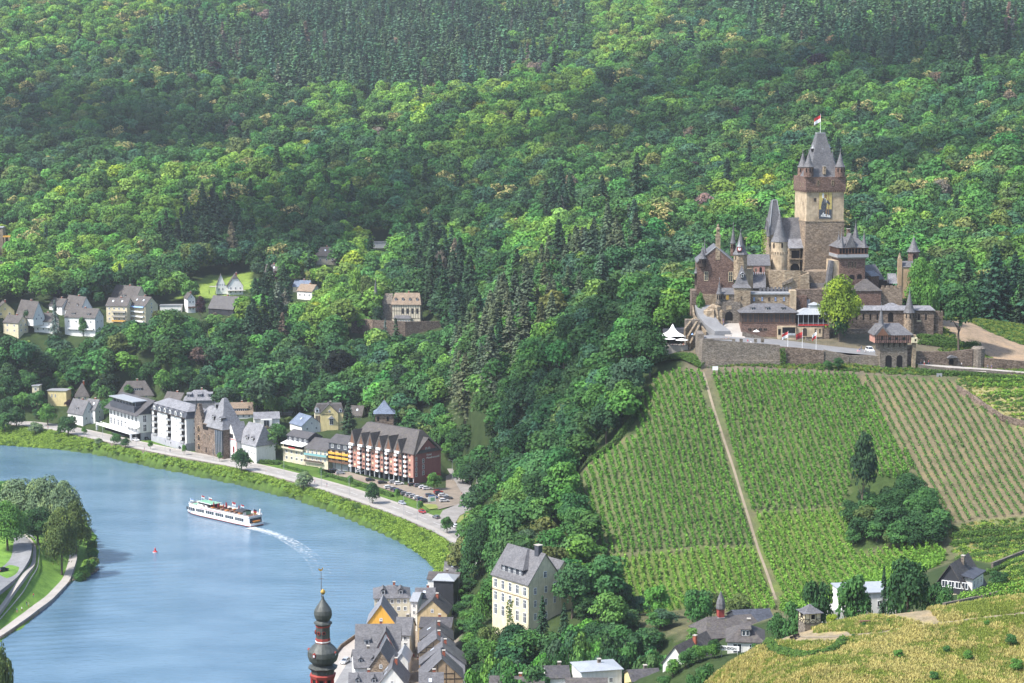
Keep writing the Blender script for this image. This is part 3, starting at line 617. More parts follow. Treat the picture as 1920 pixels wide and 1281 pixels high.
cover('slope_grass',[(60,728),(60,790),(200,860),(260,860),(260,728)],1.0,[clump(60+i,40,.7,.5,.4,bush_mat) for i in range(2)]+[tuft(50,30,.6,.6,grass_green)],'rough green grass and scrub around the castle walls','grass',8,flt=lambda x,y:~inpoly(x,y,VHULL)&((y<752)|(x>160))&~inpoly(x,y,HILLR)&(x<260)&((x>80)|(y<750)))
for i,pl in enumerate((TERR,RTERR,GARD)): cover('terrace_scrub',pl,1.5,[clump(80+i,60,.9,.7,.4,bush_mat),clump(84+i,60,.8,.5,.4,rush_mat),tuft(88+i,26,.5,.5,grass_dry),tuft(91+i,26,.5,.5,grass_green)],'rough grass and scrub on the %s'%('small terraces above the boundary wall','stony terraces behind the black gabled house','garden slope of the black gabled house')[i],'scrub',11+i)
# ------------------------------------------------------------------ building kit
class Bld:
    """a building: local x along the front, y into depth, z up; P() finds where a sight line meets one of its planes"""
    def __init__(s,name,label,cat,Y=None,u=0,v=0,yaw=0,group=None,A=None,B=None,z=None,clear=True):
        if A is not None:
            a=pZ(A[0],A[1],z) if Y is None else pY(A[0],A[1],Y)
            b=pZ(B[0],B[1],z) if Y is None else pY(B[0],B[1],Y)
            o=a; yaw=math.atan2(b[1]-a[1],b[0]-a[0]); s.w=math.hypot(b[1]-a[1],b[0]-a[0]); o[2]=a[2]
        else: o=pY(u,v,Y) if z is None else pZ(u,v,z)
        s.o=o; s.yaw=yaw; s.e=empty(name,o,yaw,label,cat,group); s.c,s.s_=math.cos(yaw),math.sin(yaw); s.top=0
    def P(s,u,v,d=0):
        r=ray(u,v); ox,oy,oz=-s.o[0],-s.o[1],CH-s.o[2]
        lx=ox*s.c+oy*s.s_; ly=-ox*s.s_+oy*s.c; rx=r[0]*s.c+r[1]*s.s_; ry=-r[0]*s.s_+r[1]*s.c
        t=(d-ly)/ry; return lx+rx*t, oz+r[2]*t
    def X(s,u,v,d=0): return s.P(u,v,d)[0]
    def Z(s,u,v,d=0): return s.P(u,v,d)[1]
    def part(s,name,mb,mat,parent=None): 
        return mb.build(name,mat,parent or s.e)
    def rect(s,u0,v0,u1,v1,d): # px box -> local x0,z0,x1,z1 on plane d
        vm=(v0+v1)/2; um=(u0+u1)/2; return s.X(u0,vm,d),s.Z(um,v1,d),s.X(u1,vm,d),s.Z(um,v0,d)
    def wall(s,u0,v0,u1,v1,mat,d=0,depth=8,name='wall',down=0,parent=None):
        x0,z0,x1,z1=s.rect(u0,v0,u1,v1,d); mb=MB(); mb.box(x0,d,z0-down,x1,d+depth,z1); return s.part(name,mb,mat,parent)
    def box(s,x0,d0,z0,x1,d1,z1,mat,name='wall',parent=None): return s.part(name,MB().box(x0,d0,z0,x1,d1,z1),mat,parent)
    def lathe(s,u,vs,rs,mat,d=0,seg=12,name='turret',parent=None,rot=0,mats=None):
        """vs: rows bottom->top, rs: radii in px, d is the axis plane"""
        k=sc_at(s.o+np.array([0,d,0])); x=s.X(u,sum(vs)/len(vs),d); prof=[(r/k,s.Z(u,v,d)) for v,r in zip(vs,rs)]
        mb=MB(); mb.lathe(x,d,prof,seg,0,rot,mats=mats); return s.part(name,mb,mat,parent),x,prof
    def turret(s,u,vb,vm,va,r,wmat,rmat,d=0,seg=12,ro=1.25,win=True,rot=0,fin=True,name='turret'):
        """round turret: bottom row vb, eaves row vm, apex row va, radius r px"""
        t,x,pr=s.lathe(u,[vb,vm],[r,r],wmat,d,seg,name,rot=rot)
        k=sc_at(s.o+np.array([0,d,0])); z1=pr[1][1]; za=s.Z(u,va,d); R_=r*ro/k; mb=MB(); H=za-z1
        mb.lathe(x,d,[(R_*.98,z1-.12),(R_,z1),(R_*.72,z1+H*.16),(R_*.46,z1+H*.42),(R_*.2,z1+H*.75),(.03,za)],seg,0,rot); s.part('cone_roof',mb,rmat,t)
        if fin: fb=MB(); fb.tube((x,d,za-.1),(x,d,za+1.1),.05,5); fb.lathe(x,d,[(.02,za+.25),(.16,za+.42),(.02,za+.6)],6); fb.build('finial',lead,t)
        if win:
            rr=r/k; h=(z1-pr[0][1])
            for a in (-2.3,-1.57,-.85): 
                MB().lathe(x+math.cos(a)*rr,d+math.sin(a)*rr,[(.22,z1-min(h*.55,2.0)),(.22,z1-.5)],6).build('slit_window',dark_hole,t)
        return t
    def win(s,lst,d=0,frame=None,arch=False,pane=None,proud=.08,side=None):
        frame=frame or white_paint; pane=pane or glass
        for (u,v,w,h) in lst:
            x0,z0,x1,z1=s.rect(u-w/2,v-h/2,u+w/2,v+h/2,d); s.winm(x0,z0,x1,z1,d,frame,pane,arch,proud)
    def winm(s,x0,z0,x1,z1,d=0,frame=None,pane=None,arch=False,proud=.08,side='F',mull=1,parent=None,name='window',W=None,D0=0,D1=0):
        """window in local metres on side F (plane y=d), B, L or R"""
        frame=frame or white_paint; pane=pane or glass; w=x1-x0; t=min(.14,w*.13); f=MB(); g=MB()
        def bx(m,a,b_,c,e,p0,p1): # a,c: along; b,e: z
            if side=='F': m.box(a,d-p1,b_,c,d-p0,e)
            elif side=='B': m.box(a,d+p0,b_,c,d+p1,e)
            elif side=='L': m.box(d-p1,a,b_,d-p0,c,e)
            else: m.box(d+p0,a,b_,d+p1,c,e)
        bx(f,x0,z0,x0+t,z1,-.02,proud); bx(f,x1-t,z0,x1,z1,-.02,proud); bx(f,x0+t,z0,x1-t,z0+t,-.02,proud); bx(f,x0+t,z1-t,x1-t,z1,-.02,proud)
        for k in range(mull): xm=x0+w*(k+1)/(mull+1); bx(f,xm-t*.35,z0+t,xm+t*.35,z1-t,0,proud*.8)
        if z1-z0>1.3*w: zm=z0+(z1-z0)*.62; bx(f,x0+t,zm-t*.3,x1-t,zm+t*.3,0,proud*.7)
        if arch:
            xm=(x0+x1)/2; r=w/2
            if side=='F': f.hull([(xm+r*math.cos(a),d-proud,z1+r*math.sin(a)) for a in np.linspace(0,PI,7)],[(xm+r*math.cos(a),d+.02,z1+r*math.sin(a)) for a in np.linspace(0,PI,7)]); g.hull([(xm+r*.75*math.cos(a),d-proud-.02,z1-.05+r*.75*math.sin(a)) for a in np.linspace(0,PI,7)],[(xm+r*.75*math.cos(a),d,z1-.05+r*.75*math.sin(a)) for a in np.linspace(0,PI,7)])
        bx(g,x0+t,z0+t,x1-t,z1-t,-.02,proud*.35)
        W_=f.build(name,frame,parent or s.e); g.build('pane',pane,W_); return W_
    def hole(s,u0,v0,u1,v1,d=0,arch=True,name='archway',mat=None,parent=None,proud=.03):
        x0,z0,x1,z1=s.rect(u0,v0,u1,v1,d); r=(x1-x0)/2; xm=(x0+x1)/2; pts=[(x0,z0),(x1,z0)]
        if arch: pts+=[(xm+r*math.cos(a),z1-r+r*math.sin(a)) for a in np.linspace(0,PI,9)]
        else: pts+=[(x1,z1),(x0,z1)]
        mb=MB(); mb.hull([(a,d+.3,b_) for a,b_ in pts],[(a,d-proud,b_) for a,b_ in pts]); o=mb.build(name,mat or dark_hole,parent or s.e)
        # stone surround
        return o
    def gable(s,x0,x1,z0,ze,zr,d,depth,wmat,rmat,over=.4,axis='y',hip=0,name='wall',rname='roof',th=.22,parent=None,half=0):
        """house body with pitched roof. axis 'y': gable faces the front; axis 'x': ridge runs along the front"""
        mb=MB(); rb=MB()
        if axis=='y':
            xm=(x0+x1)/2; zz=zr
            if half: zz=zr-(zr-ze)*half; q=(x1-x0)/2*half
            prof=[(x0,z0),(x1,z0),(x1,ze)]+([(xm+q,zz),(xm-q,zz)] if half else [(xm,zr)])+[(x0,ze)]
            mb.hull([(a,d+depth,b_) for a,b_ in prof],[(a,d,b_) for a,b_ in prof])
            k=(zr-ze)/((x1-x0)/2); o=over; zl=ze-k*o; f,bk=d-o*.8,d+depth+o*.8
            hf=(half*depth*.28 if half else 0)
            def sheet(p): # p four corners lower surface -> slab
                rb.hull([(a,b_,c) for a,b_,c in p],[(a,b_,c+th) for a,b_,c in p])
            if half:
                qx=(x1-x0)/2*half*1.0; sheet([(x0-o,f,zl+.02),(xm-qx,f,zz+.02),(xm,f+hf,zr+.02),(xm,bk-hf,zr+.02),(xm-qx,bk,zz+.02),(x0-o,bk,zl+.02)]); sheet([(xm+qx,f,zz+.02),(x1+o,f,zl+.02),(x1+o,bk,zl+.02),(xm+qx,bk,zz+.02),(xm,bk-hf,zr+.02),(xm,f+hf,zr+.02)])
                sheet([(xm-qx,f,zz+.02),(xm+qx,f,zz+.02),(xm,f+hf,zr+.02)]); sheet([(xm+qx,bk,zz+.02),(xm-qx,bk,zz+.02),(xm,bk-hf,zr+.02)])
            else: sheet([(x0-o,f,zl+.02),(xm,f,zr+.02),(xm,bk,zr+.02),(x0-o,bk,zl+.02)]); sheet([(xm,f,zr+.02),(x1+o,f,zl+.02),(x1+o,bk,zl+.02),(xm,bk,zr+.02)])
        else:
            ym=d+depth/2; W=x1-x0
            if hip: mb.box(x0,d,z0,x1,d+depth,ze)
            else:
                prof=[(d,z0),(d+depth,z0),(d+depth,ze),(ym,zr),(d,ze)]; mb.hull([(x0,a,b_) for a,b_ in prof],[(x1,a,b_) for a,b_ in prof])
            k=(zr-ze)/(depth/2); o=over; zl=ze-k*o
            if hip:
                h=min(hip,W/2-.05); b4=[(x0-o,d-o,zl),(x1+o,d-o,zl),(x1+o,d+depth+o,zl),(x0-o,d+depth+o,zl)]; r0=(x0+h,ym,zr);r1=(x1-h,ym,zr)
                rb.face([b4[0],b4[1],r1,r0]).face([b4[1],b4[2],r1]).face([b4[2],b4[3],r0,r1]).face([b4[3],b4[0],r0]).face([b4[3],b4[2],b4[1],b4[0]])
                rb.hull([(a,b_,c-.18) for a,b_,c in b4],b4,capt=False)
            else:
                for (ya,yb,zA,zB) in ((d-o,ym,zl,zr),(ym,d+depth+o,zr,zl)):
                    q=[(x0-o*.8,ya,zA+.02),(x1+o*.8,ya,zA+.02),(x1+o*.8,yb,zB+.02),(x0-o*.8,yb,zB+.02)]; rb.hull(q,[(a,b_,c+th) for a,b_,c in q])
        w=s.part(name,mb,wmat,parent); r=s.part(rname,rb,rmat,parent); return w,r
    def pyramid(s,x0,x1,d0,d1,z0,z1,mat,over=.3,top=0,name='roof',flare=0,parent=None):
        xm,ym=(x0+x1)/2,(d0+d1)/2; a=[(x0-over,d0-over,z0),(x1+over,d0-over,z0),(x1+over,d1+over,z0),(x0-over,d1+over,z0)]; t=max(top,.03)
        mb=MB()
        if flare:
            f=flare; H=z1-z0; i=[(xm+(p[0]-xm)*.68,ym+(p[1]-ym)*.68,z0+H*f) for p in a]; mb.hull(a,i,capt=False); mb.hull(i,[(xm-t,ym-t,z1),(xm+t,ym-t,z1),(xm+t,ym+t,z1),(xm-t,ym+t,z1)],capb=False)
        else: mb.hull(a,[(xm-t,ym-t,z1),(xm+t,ym-t,z1),(xm+t,ym+t,z1),(xm-t,ym+t,z1)])
        return s.part(name,mb,mat,parent)
    def grid(s,x0,x1,z0,z1,cols,rows,w,h,d=0,side='F',frame=None,pane=None,mull=1,skip=(),arch=False):
        for i in range(cols):
            for j in range(rows):
                if (i,j) in skip: continue
                cx=x0+(x1-x0)*(i+.5)/cols; cz=z0+(z1-z0)*(j+.5)/rows; s.winm(cx-w/2,cz-h/2,cx+w/2,cz+h/2,d,frame,pane,arch,side=side,mull=mull)
    def chimney(s,x,y,z,w=.8,h=1.6,mat=None,roof=None):
        mb=MB(); mb.cbox(x,y,z-1.5,w,w*1.2,h+1.5,0); mb.cbox(x,y,z+h,w*1.25,w*1.45,.15,1); return mb.build('chimney',[mat or brick,concrete],roof or s.e)
    def skylight(s,x,y,z,w,h,ang,side,roof):
        """roof window lying in a pitched roof; ang pitch; side 'F' front slope or 'L','R'"""
        mb=MB(); mb.box(-w/2,-h/2,0,w/2,h/2,.09,0); mb.box(-w/2+.1,-h/2+.1,.09,w/2-.1,h/2-.1,.11,1); rot={'F':Matrix.Rotation(ang,4,'X'),'R':Matrix.Rotation(ang,4,'Y'),'L':Matrix.Rotation(-ang,4,'Y')}[side]
        mb.xf(Matrix.Translation((x,y,z))@rot); return mb.build('roof_window',[lead,pane_light],roof)
    def dormer(s,x,y,z,w,h,dep,wmat,rmat,kind='gable',parent=None,frame=None,nw=1):
        """dormer with its front at plane y"""
        mb=MB(); rb=MB(); p=parent or s.e
        if kind=='gable':
            hr=w*.45; prof=[(x-w/2,z),(x+w/2,z),(x+w/2,z+h),(x,z+h+hr),(x-w/2,z+h)]; mb.hull([(a,y+dep,b_) for a,b_ in prof],[(a,y,b_) for a,b_ in prof]); o=.18
            for sgn in (-1,1):
                q=[(x,y-.25,z+h+hr),(x+sgn*(w/2+o),y-.25,z+h-o*.9),(x+sgn*(w/2+o),y+dep,z+h-o*.9),(x,y+dep,z+h+hr)]; rb.hull(q,[(a,b_,c+.12) for a,b_,c in q])
        else:
            mb.box(x-w/2,y,z,x+w/2,y+dep,z+h); q=[(x-w/2-.2,y-.3,z+h),(x+w/2+.2,y-.3,z+h),(x+w/2+.2,y+dep,z+h+dep*.22),(x-w/2-.2,y+dep,z+h+dep*.22)]; rb.hull(q,[(a,b_,c+.12) for a,b_,c in q])
        dm=mb.build('dormer',wmat,p); rb.build('dormer_roof',rmat,dm)
        ww=(w*.8)/nw
        for k in range(nw): cx=x-w*.4+ww*(k+.5); f=MB().box(cx-ww*.45,y-.06,z+h*.12,cx+ww*.45,y+.01,z+h*.92); g=f; f.build('dormer_window_frame',frame or white_paint,dm); MB().box(cx-ww*.33,y-.1,z+h*.2,cx+ww*.33,y-.055,z+h*.84).build('dormer_pane',glass,dm)
        return dm
    def balcony(s,x0,x1,z,d=0,out=1.3,h=1.0,mat=None,side='F',slab=None,name='balcony'):
        mb=MB(); m=mat or white_paint
        if side=='F': mb.box(x0,d-out,z-.15,x1,d,z,1); mb.box(x0,d-out,z,x1,d-out+.08,z+h,0); mb.box(x0,d-out+.08,z,x0+.08,d,z+h,0); mb.box(x1-.08,d-out+.08,z,x1,d,z+h,0)
        return mb.build(name,[m,slab or concrete],s.e)
    def clear(s,u0,v0,u1,v1,dY=0): CLEAR.append((u0,v0,u1,v1,s.o[1]+dY)); 
    def foot(s,r,dx=0,dy=0,pad=None):
        if pad is not None: PADS.append((s.o[0]+dx*s.c-dy*s.s_,s.o[1]+dx*s.s_+dy*s.c,r+1,pad))
        FOOT.append((s.o[0]+dx*s.c-dy*s.s_,s.o[1]+dx*s.s_+dy*s.c,r))
    def text(s,txt,x,z,h,mat,d=0,side='F',name='lettering',parent=None,y=0):
        cu=bpy.data.curves.new(name,'FONT'); cu.body=txt; cu.size=h*1.35; cu.extrude=.04; cu.align_x='LEFT'; cu.resolution_u=2
        t=bpy.data.objects.new('t',cu); COL.objects.link(t); dg=bpy.context.evaluated_depsgraph_get(); me=bpy.data.meshes.new_from_object(t.evaluated_get(dg)); bpy.data.objects.remove(t); me.materials.clear(); me.materials.append(mat)
        if side=='F': M_t=Matrix.Translation((x,d-.06,z))@Matrix.Rotation(PI/2,4,'X')
        else: M_t=Matrix.Translation((d+.06,x,z))@Matrix.Rotation(PI/2,4,'Z')@Matrix.Rotation(PI/2,4,'X')
        me.transform(M_t); return link(name,me,parent or s.e)
pane_light=flat('pane_light',(.55,.62,.7),.15)
pane_blue=flat('pane_blue',(.25,.38,.62),.15)
def flag(name,label,u,vb,vt,Y,colors,fv,fw=2.4,fh=1.6,left=True,group=None,Z0=None):
    """pole from row vb to row vt, cloth near row fv in horizontal stripes"""
    a=pY(u,vb,Y); b_=pY(u,vt,Y); e=empty(name,a,0,label,'flag',group); H=b_[2]-a[2]; mb=MB(); mb.tube((0,0,-.5),(0,0,H),.09,6,0,.05); mb.lathe(0,0,[(.02,H),(.12,H+.12),(.02,H+.24)],6); mb.build('flagpole',white_paint,e)
    zf=pY(u,fv,Y)[2]-a[2]; s=-1 if left else 1; n=8; mb=MB()
    for k in range(len(colors)):
        for i in range(n):
            def pt(i,r): t=i/n; return (s*t*fw*.85,math.sin(t*5)*.22,zf+fh*(.5-r)-t*.55*fh-.05*math.sin(t*7))
            r0,r1=k/len(colors),(k+1)/len(colors); q=[pt(i,r0),pt(i+1,r0),pt(i+1,r1),pt(i,r1)]; mb.hull([(x,y+.015,z) for x,y,z in q],[(x,y-.015,z) for x,y,z in q],k)
    mb.build('cloth',colors,e); return e
# ------------------------------------------------------------------ the castle, building by building
C='castle'
def lm(mats): return mats
# --- keep
K=Bld('castle_keep','tallest tower of the castle, square, with mosaic panel, slate roof and flag on top','tower',Y=815,u=1510,v=509,yaw=R(9))
x0,z0=K.P(1510,509); x1=K.X(1581,440); D=x1-x0+.5
zt=K.Z(1540,415); zc=K.Z(1540,357); ztop=K.Z(1540,332)
K.part('lower_wall',MB().hull([(x0-.8,-.8,-14),(x1+.8,-.8,-14),(x1+.8,D,-14),(x0-.8,D,-14)],[(x0-.25,-.25,zt),(x1+.25,-.25,zt),(x1+.25,D,zt),(x0-.25,D,zt)]),stone_keep)
K.part('upper_wall',MB().box(x0,0,zt,x1,D,zc),plaster_keep)
K.part('string_course',MB().box(x0-.4,-.4,zt-.25,x1+.4,D+.1,zt+.2),stone_tan)
K.part('battlement_storey',MB().box(x0-.55,-.55,zc,x1+.55,D+.4,ztop),stone_red)
mb=MB(); nn=22
for i in range(nn): xx=x0-.5+(x1-x0+1)*(i+.5)/nn; mb.box(xx-.16,-.62,zc-.75,xx+.16,-.02,zc)
for i in range(nn): yy=-.4+(D+.6)*(i+.5)/nn; mb.box(x0-.62,yy-.16,zc-.75,x0-.02,yy+.16,zc)
K.part('corbel_frieze',mb,stone_red)
# worn patches: exposed masonry bulge on the lower wall
if 0: mb=MB(); mb.lathe(K.X(1562,445,-.3),-.1,[(.1,K.Z(1562,462,0)),(1.9,K.Z(1562,455,0)),(2.4,K.Z(1562,445,0)),(1.6,K.Z(1562,432,0)),(.1,K.Z(1562,426,0))],9,0,.3,1,.25); K.part('plaster_patch',mb,plaster_keep)
mb=MB(); xr=K.X(1502,430,-.2)
K.win([(1534,343,4.6,10),(1561,343,4.6,10)],-.55,stone_tan,proud=.16,pane=dark_hole)
K.win([(1528,375,6,8)],0,stone_tan,proud=.06,pane=dark_hole)
for yy in (3,6.5,10): K.winm(yy-.4,zc+1.2,yy+.4,zc+3,x0-.55,stone_tan,dark_hole,side='L')
K.winm(4,zt+6,5,zt+7.6,x0,stone_tan,dark_hole,side='L')
# mosaic: gold ground, dark water, two pale standing figures made of plain shapes
mx0,mz0,mx1,mz1=K.rect(1535,360,1560,411,-.05); pn=K.part('mosaic_panel',MB().box(mx0,-.16,mz0,mx1,-.02,mz1),stone_tan)
MG=plain('mosaic_gold',(.50,.40,.14),.5,.3,2.5,0,False); MD=plain('mosaic_dark',(.07,.08,.10),.5,.6,3.0,0,False); MW=plain('mosaic_pale',(.62,.62,.60),.5,.3,3.0,0,False); MBn=plain('mosaic_brown',(.25,.15,.07),.5,.4,3.0,0,False)
w=mx1-mx0; h=mz1-mz0
MB().box(mx0+.15,-.2,mz0+h*.36,mx1-.15,-.165,mz1-.2).build('mosaic_ground',MG,pn); MB().box(mx0+.15,-.2,mz0+.2,mx1-.15,-.165,mz0+h*.36).build('mosaic_water',MD,pn)
def blob(pts,m,n): mb=MB(); mb.hull([(mx0+w*a,-.205,mz0+h*b_) for a,b_ in pts],[(mx0+w*a,-.25,mz0+h*b_) for a,b_ in pts]); mb.build(n,m,pn)
blob([(.30,.22),(.52,.3),(.60,.55),(.52,.72),(.36,.78),(.22,.62),(.16,.42)],MD,'mosaic_cloak'); blob([(.36,.45),(.55,.48),(.60,.66),(.46,.78),(.34,.70)],MW,'mosaic_tunic')
blob([(.28,.08),(.38,.08),(.42,.40),(.32,.42)],MW,'mosaic_leg'); blob([(.54,.10),(.62,.10),(.60,.42),(.48,.42)],MBn,'mosaic_leg'); blob([(.72,.12),(.78,.12),(.74,.97),(.70,.97)],MBn,'mosaic_staff'); blob([(.42,.78),(.58,.78),(.60,.88),(.50,.93),(.40,.88)],MBn,'mosaic_head'); blob([(.24,.78),(.38,.78),(.38,.92),(.31,.97),(.24,.92)],MW,'mosaic_head'); blob([(.15,.10),(.9,.06),(.85,.14),(.5,.19),(.2,.16)],MW,'mosaic_foam')
blob([(.58,.60),(.80,.52),(.84,.60),(.62,.72)],MD,'mosaic_sleeve')
# main roof, steep truncated with bell-cast foot
rx0,rx1=x0+.9,x1-.9; ry0,ry1=.8,D-.8; xm,ym=(rx0+rx1)/2,(ry0+ry1)/2; zr=K.Z(1540,250,ym); zk=ztop+(zr-ztop)*.24
mb=MB(); a=[(rx0,ry0,ztop),(rx1,ry0,ztop),(rx1,ry1,ztop),(rx0,ry1,ztop)]; q=.72; i_=[(xm+(p[0]-xm)*q,ym+(p[1]-ym)*q,zk) for p in a]; t_=[(xm+(p[0]-xm)*.24,ym+(p[1]-ym)*.18,zr) for p in a]
mb.hull(a,i_,capt=False); mb.hull(i_,t_,capb=False); MR=K.part('main_roof',mb,slate_grey)
mb=MB(); mb.box(t_[0][0]-.1,t_[0][1]-.1,zr-.1,t_[1][0]+.1,t_[2][1]+.1,zr+.25); mb.build('roof_ridge',lead,MR)
K.chimney(K.X(1546,320,ry0),ry0+.3,ztop+2.5,1.0,1.6,stone_tan,MR)
for (u,v,dd) in ((1542,281,ym-2.7),(1525,280,ym-1.6),(1555,279,ym-1.6)):
    xx=K.X(u,v,dd); zz=K.Z(u,v,dd); db=MB().box(xx-.45,dd-.4,zz-.9,xx+.45,dd+1.6,zz+.3); dm=db.build('dormer',dark_hole,MR); mb=MB(); mb.lathe(xx,dd+.3,[(.85,zz+.3),(.4,zz+.9),(.04,zz+2.0)],6); mb.build('dormer_roof',lead,dm)
for (u,dd,vb) in ((1516,.6,332),(1575,.6,332),(1505,D-2.2,331),(1560,D-1.2,331)):
    K.turret(u,vb,313,284,9.3,stone_red,slate_grey,dd,14,1.12)
K.clear(1490,240,1595,500)
flag('flag_on_keep','red and white flag on a white pole at the top of the castle keep',1538,252,215,815+ym,[red_paint,white_paint],222,3.0,2.6)
# --- great hall behind/left of the keep
G=Bld('great_hall','steep slate roofed hall joined to the left of the castle keep','castle building',Y=818,u=1442,v=507,yaw=R(9))
x0=G.X(1443,470); x1=G.X(1500,470); ze=G.Z(1480,451); zr=G.Z(1480,409,4.5)
G.gable(x0,x1+1,-12,ze,zr,0,9,stone_tan,slate_grey,axis='x')
lw=G.wall(1480,466,1500,508,stone_tan,-3,3.2,'loggia'); G.part('loggia_roof',MB().hull([(G.X(1478,466,-3),-3.4,G.Z(1490,466,-3)),(x1+.5,-3.4,G.Z(1490,466,-3)),(x1+.5,.2,G.Z(1490,449,0)),(G.X(1478,466,-3),.2,G.Z(1490,449,0))],[(G.X(1478,466,-3),-3.4,G.Z(1490,466,-3)+.2),(x1+.5,-3.4,G.Z(1490,466,-3)+.2),(x1+.5,.2,G.Z(1490,449,0)+.25),(G.X(1478,466,-3),.2,G.Z(1490,449,0)+.25)]),slate_light)
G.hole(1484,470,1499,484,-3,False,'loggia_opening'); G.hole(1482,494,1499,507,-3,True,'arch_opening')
G.part('loggia_ledge',MB().box(G.X(1480,485,-3)-.3,-3.5,G.Z(1490,487,-3),x1+.6,-3,G.Z(1490,485,-3)),stone_tan)
# steep tower-like gable roof
gx0,gx1=G.X(1443,430,-1),G.X(1467,430,-1); zb=G.Z(1455,440,-1); zt_=G.Z(1454,375,2.5); G.part('tower_wall',MB().box(gx0,-1,-12,gx1,6,zb),stone_tan)
mb=MB(); xm=(gx0+gx1)/2; a=[(gx0-.2,-1.2,zb),(gx1+.2,-1.2,zb),(gx1+.2,6.2,zb),(gx0-.2,6.2,zb)]; mb.hull(a,[(xm-.9,1.4,zt_),(xm+.9,1.4,zt_),(xm+.9,3.6,zt_),(xm-.9,3.6,zt_)]); G.part('steep_roof',mb,slate_grey)
G.part('roof_edge',MB().tube((xm-.9,1.3,zt_),(gx0-.25,-1.3,zb),.16,5).tube((xm+.9,1.3,zt_),(gx1+.25,-1.3,zb),.16,5).tube((xm-.9,1.4,zt_),(xm+.9,1.4,zt_),.2,5),lead)
for u,vb,vm,va in ((1437.5,452,440,414),(1441,458,443,416)): G.turret(u,vb,vm,va,3.4,stone_tan,slate_grey,-1 if u>1440 else 1,10,1.2,win=False)
iv=clump(77,420,1,1,.32,ivy_mat); 
def ivy(u0,v0,u1,v1,Y,label,mat,seed=1,n=500,th=.5,parent=None,sz=.4):
    a=pY(u0,v1,Y);b_=pY(u1,v0,Y); rs=np.random.RandomState(seed); C_=np.stack([rs.rand(n)*(b_[0]-a[0]),rs.randn(n)*th*.4,rs.rand(n)*(b_[2]-a[2])],1); w_=(b_[0]-a[0]); C_[:,0]+=np.sin(C_[:,2]*.8+seed)*w_*.08
    Nn=rs.randn(n,3)*.5+np.array([0,-1,.3]); Nn/=np.linalg.norm(Nn,axis=1)[:,None]; V,Fq=quads_at(C_,Nn,sz*(.6+.8*rs.rand(n)),.9,rs); me=npmesh('ivy',V,Fq,mat,{'leaf':np.repeat(rs.rand(n),4)})
    o=link('climbing_ivy',me,None,a); tag(o,label,'climbing plant'); return o
ivy(1428,430,1437,478,812,'strip of yellow green ivy climbing the wall left of the great hall',rush_mat,3,260)
# --- round plastered tower
T=Bld('round_tower','round tan plastered tower with tall slate cone, in front of the great hall','tower',Y=806,u=1461,v=507)
T.turret(1461,509,453,397,15.5,plaster_keep,slate_grey,0,18,1.07,win=False,name='tower_wall')
kk=sc_at(T.o); r=15.5/kk; mb=MB(); xc=T.X(1461,474,0); zf=T.Z(1461,474,0)
for i in range(20): a=2*PI*i/20; mb.lathe(xc+math.cos(a)*r,math.sin(a)*r,[(.15,zf-.6),(.28,zf+.5)],5)
T.part('corbel_frieze',mb,stone_tan)
mb=MB()
for u in (1452,1466.5): xx=T.X(u,460,-r); yy=-math.sqrt(max(0,r*r-(xx-xc)**2)); mb.box(xx-.3,yy-.1,T.Z(u,465,yy),xx+.3,yy+.4,T.Z(u,456,yy))
T.part('window',mb,dark_hole)
# --- bastion under it
B_=Bld('castle_bastion','pale tan rounded bastion wall below the round tower','wall',Y=797,u=1441,v=546)
mb=MB(); P=[(B_.X(1441,520),5),(B_.X(1443,520),0),(B_.X(1470,520),-1.5),(B_.X(1500,520),-1.2),(B_.X(1516,520),.5),(B_.X(1519,520),6)]; zt=B_.Z(1480,507)
mb.hull([(a,b_,-8) for a,b_ in P],[(a,b_,zt-(1.0 if i>3 else 0)) for i,(a,b_) in enumerate(P)]); B_.part('masonry',mb,stone_tan)
mb=MB(); mb.hull([(B_.X(1500,530,-2),-2,-4),(B_.X(1519,530,-2),-2,-4),(B_.X(1521,530,-2),4,-4),(B_.X(1500,530,-2),4,-4)],[(B_.X(1500,530,-2),-2,B_.Z(1500,518,-2)),(B_.X(1517,530,-2),-2,B_.Z(1500,512,-2)),(B_.X(1517,530,-2),4,B_.Z(1500,512,-2)),(B_.X(1500,530,-2),4,B_.Z(1500,512,-2))]); B_.part('buttress',mb,stone_tan)
mb=MB(); mb.hull([(B_.X(1467,520,-2),-2.2,B_.Z(1470,536,-2)),(B_.X(1486,520,-2),-2.2,B_.Z(1470,528,-2)),(B_.X(1486,520,-2),-1.2,B_.Z(1470,528,-2)),(B_.X(1467,520,-2),-1.2,B_.Z(1470,536,-2))],[(B_.X(1467,520,-2),-2.2,B_.Z(1470,530,-2)),(B_.X(1486,520,-2),-2.2,B_.Z(1470,521,-2)),(B_.X(1486,520,-2),-1.2,B_.Z(1470,521,-2)),(B_.X(1467,520,-2),-1.2,B_.Z(1470,530,-2))]); B_.part('stair_ramp',mb,stone_grey)
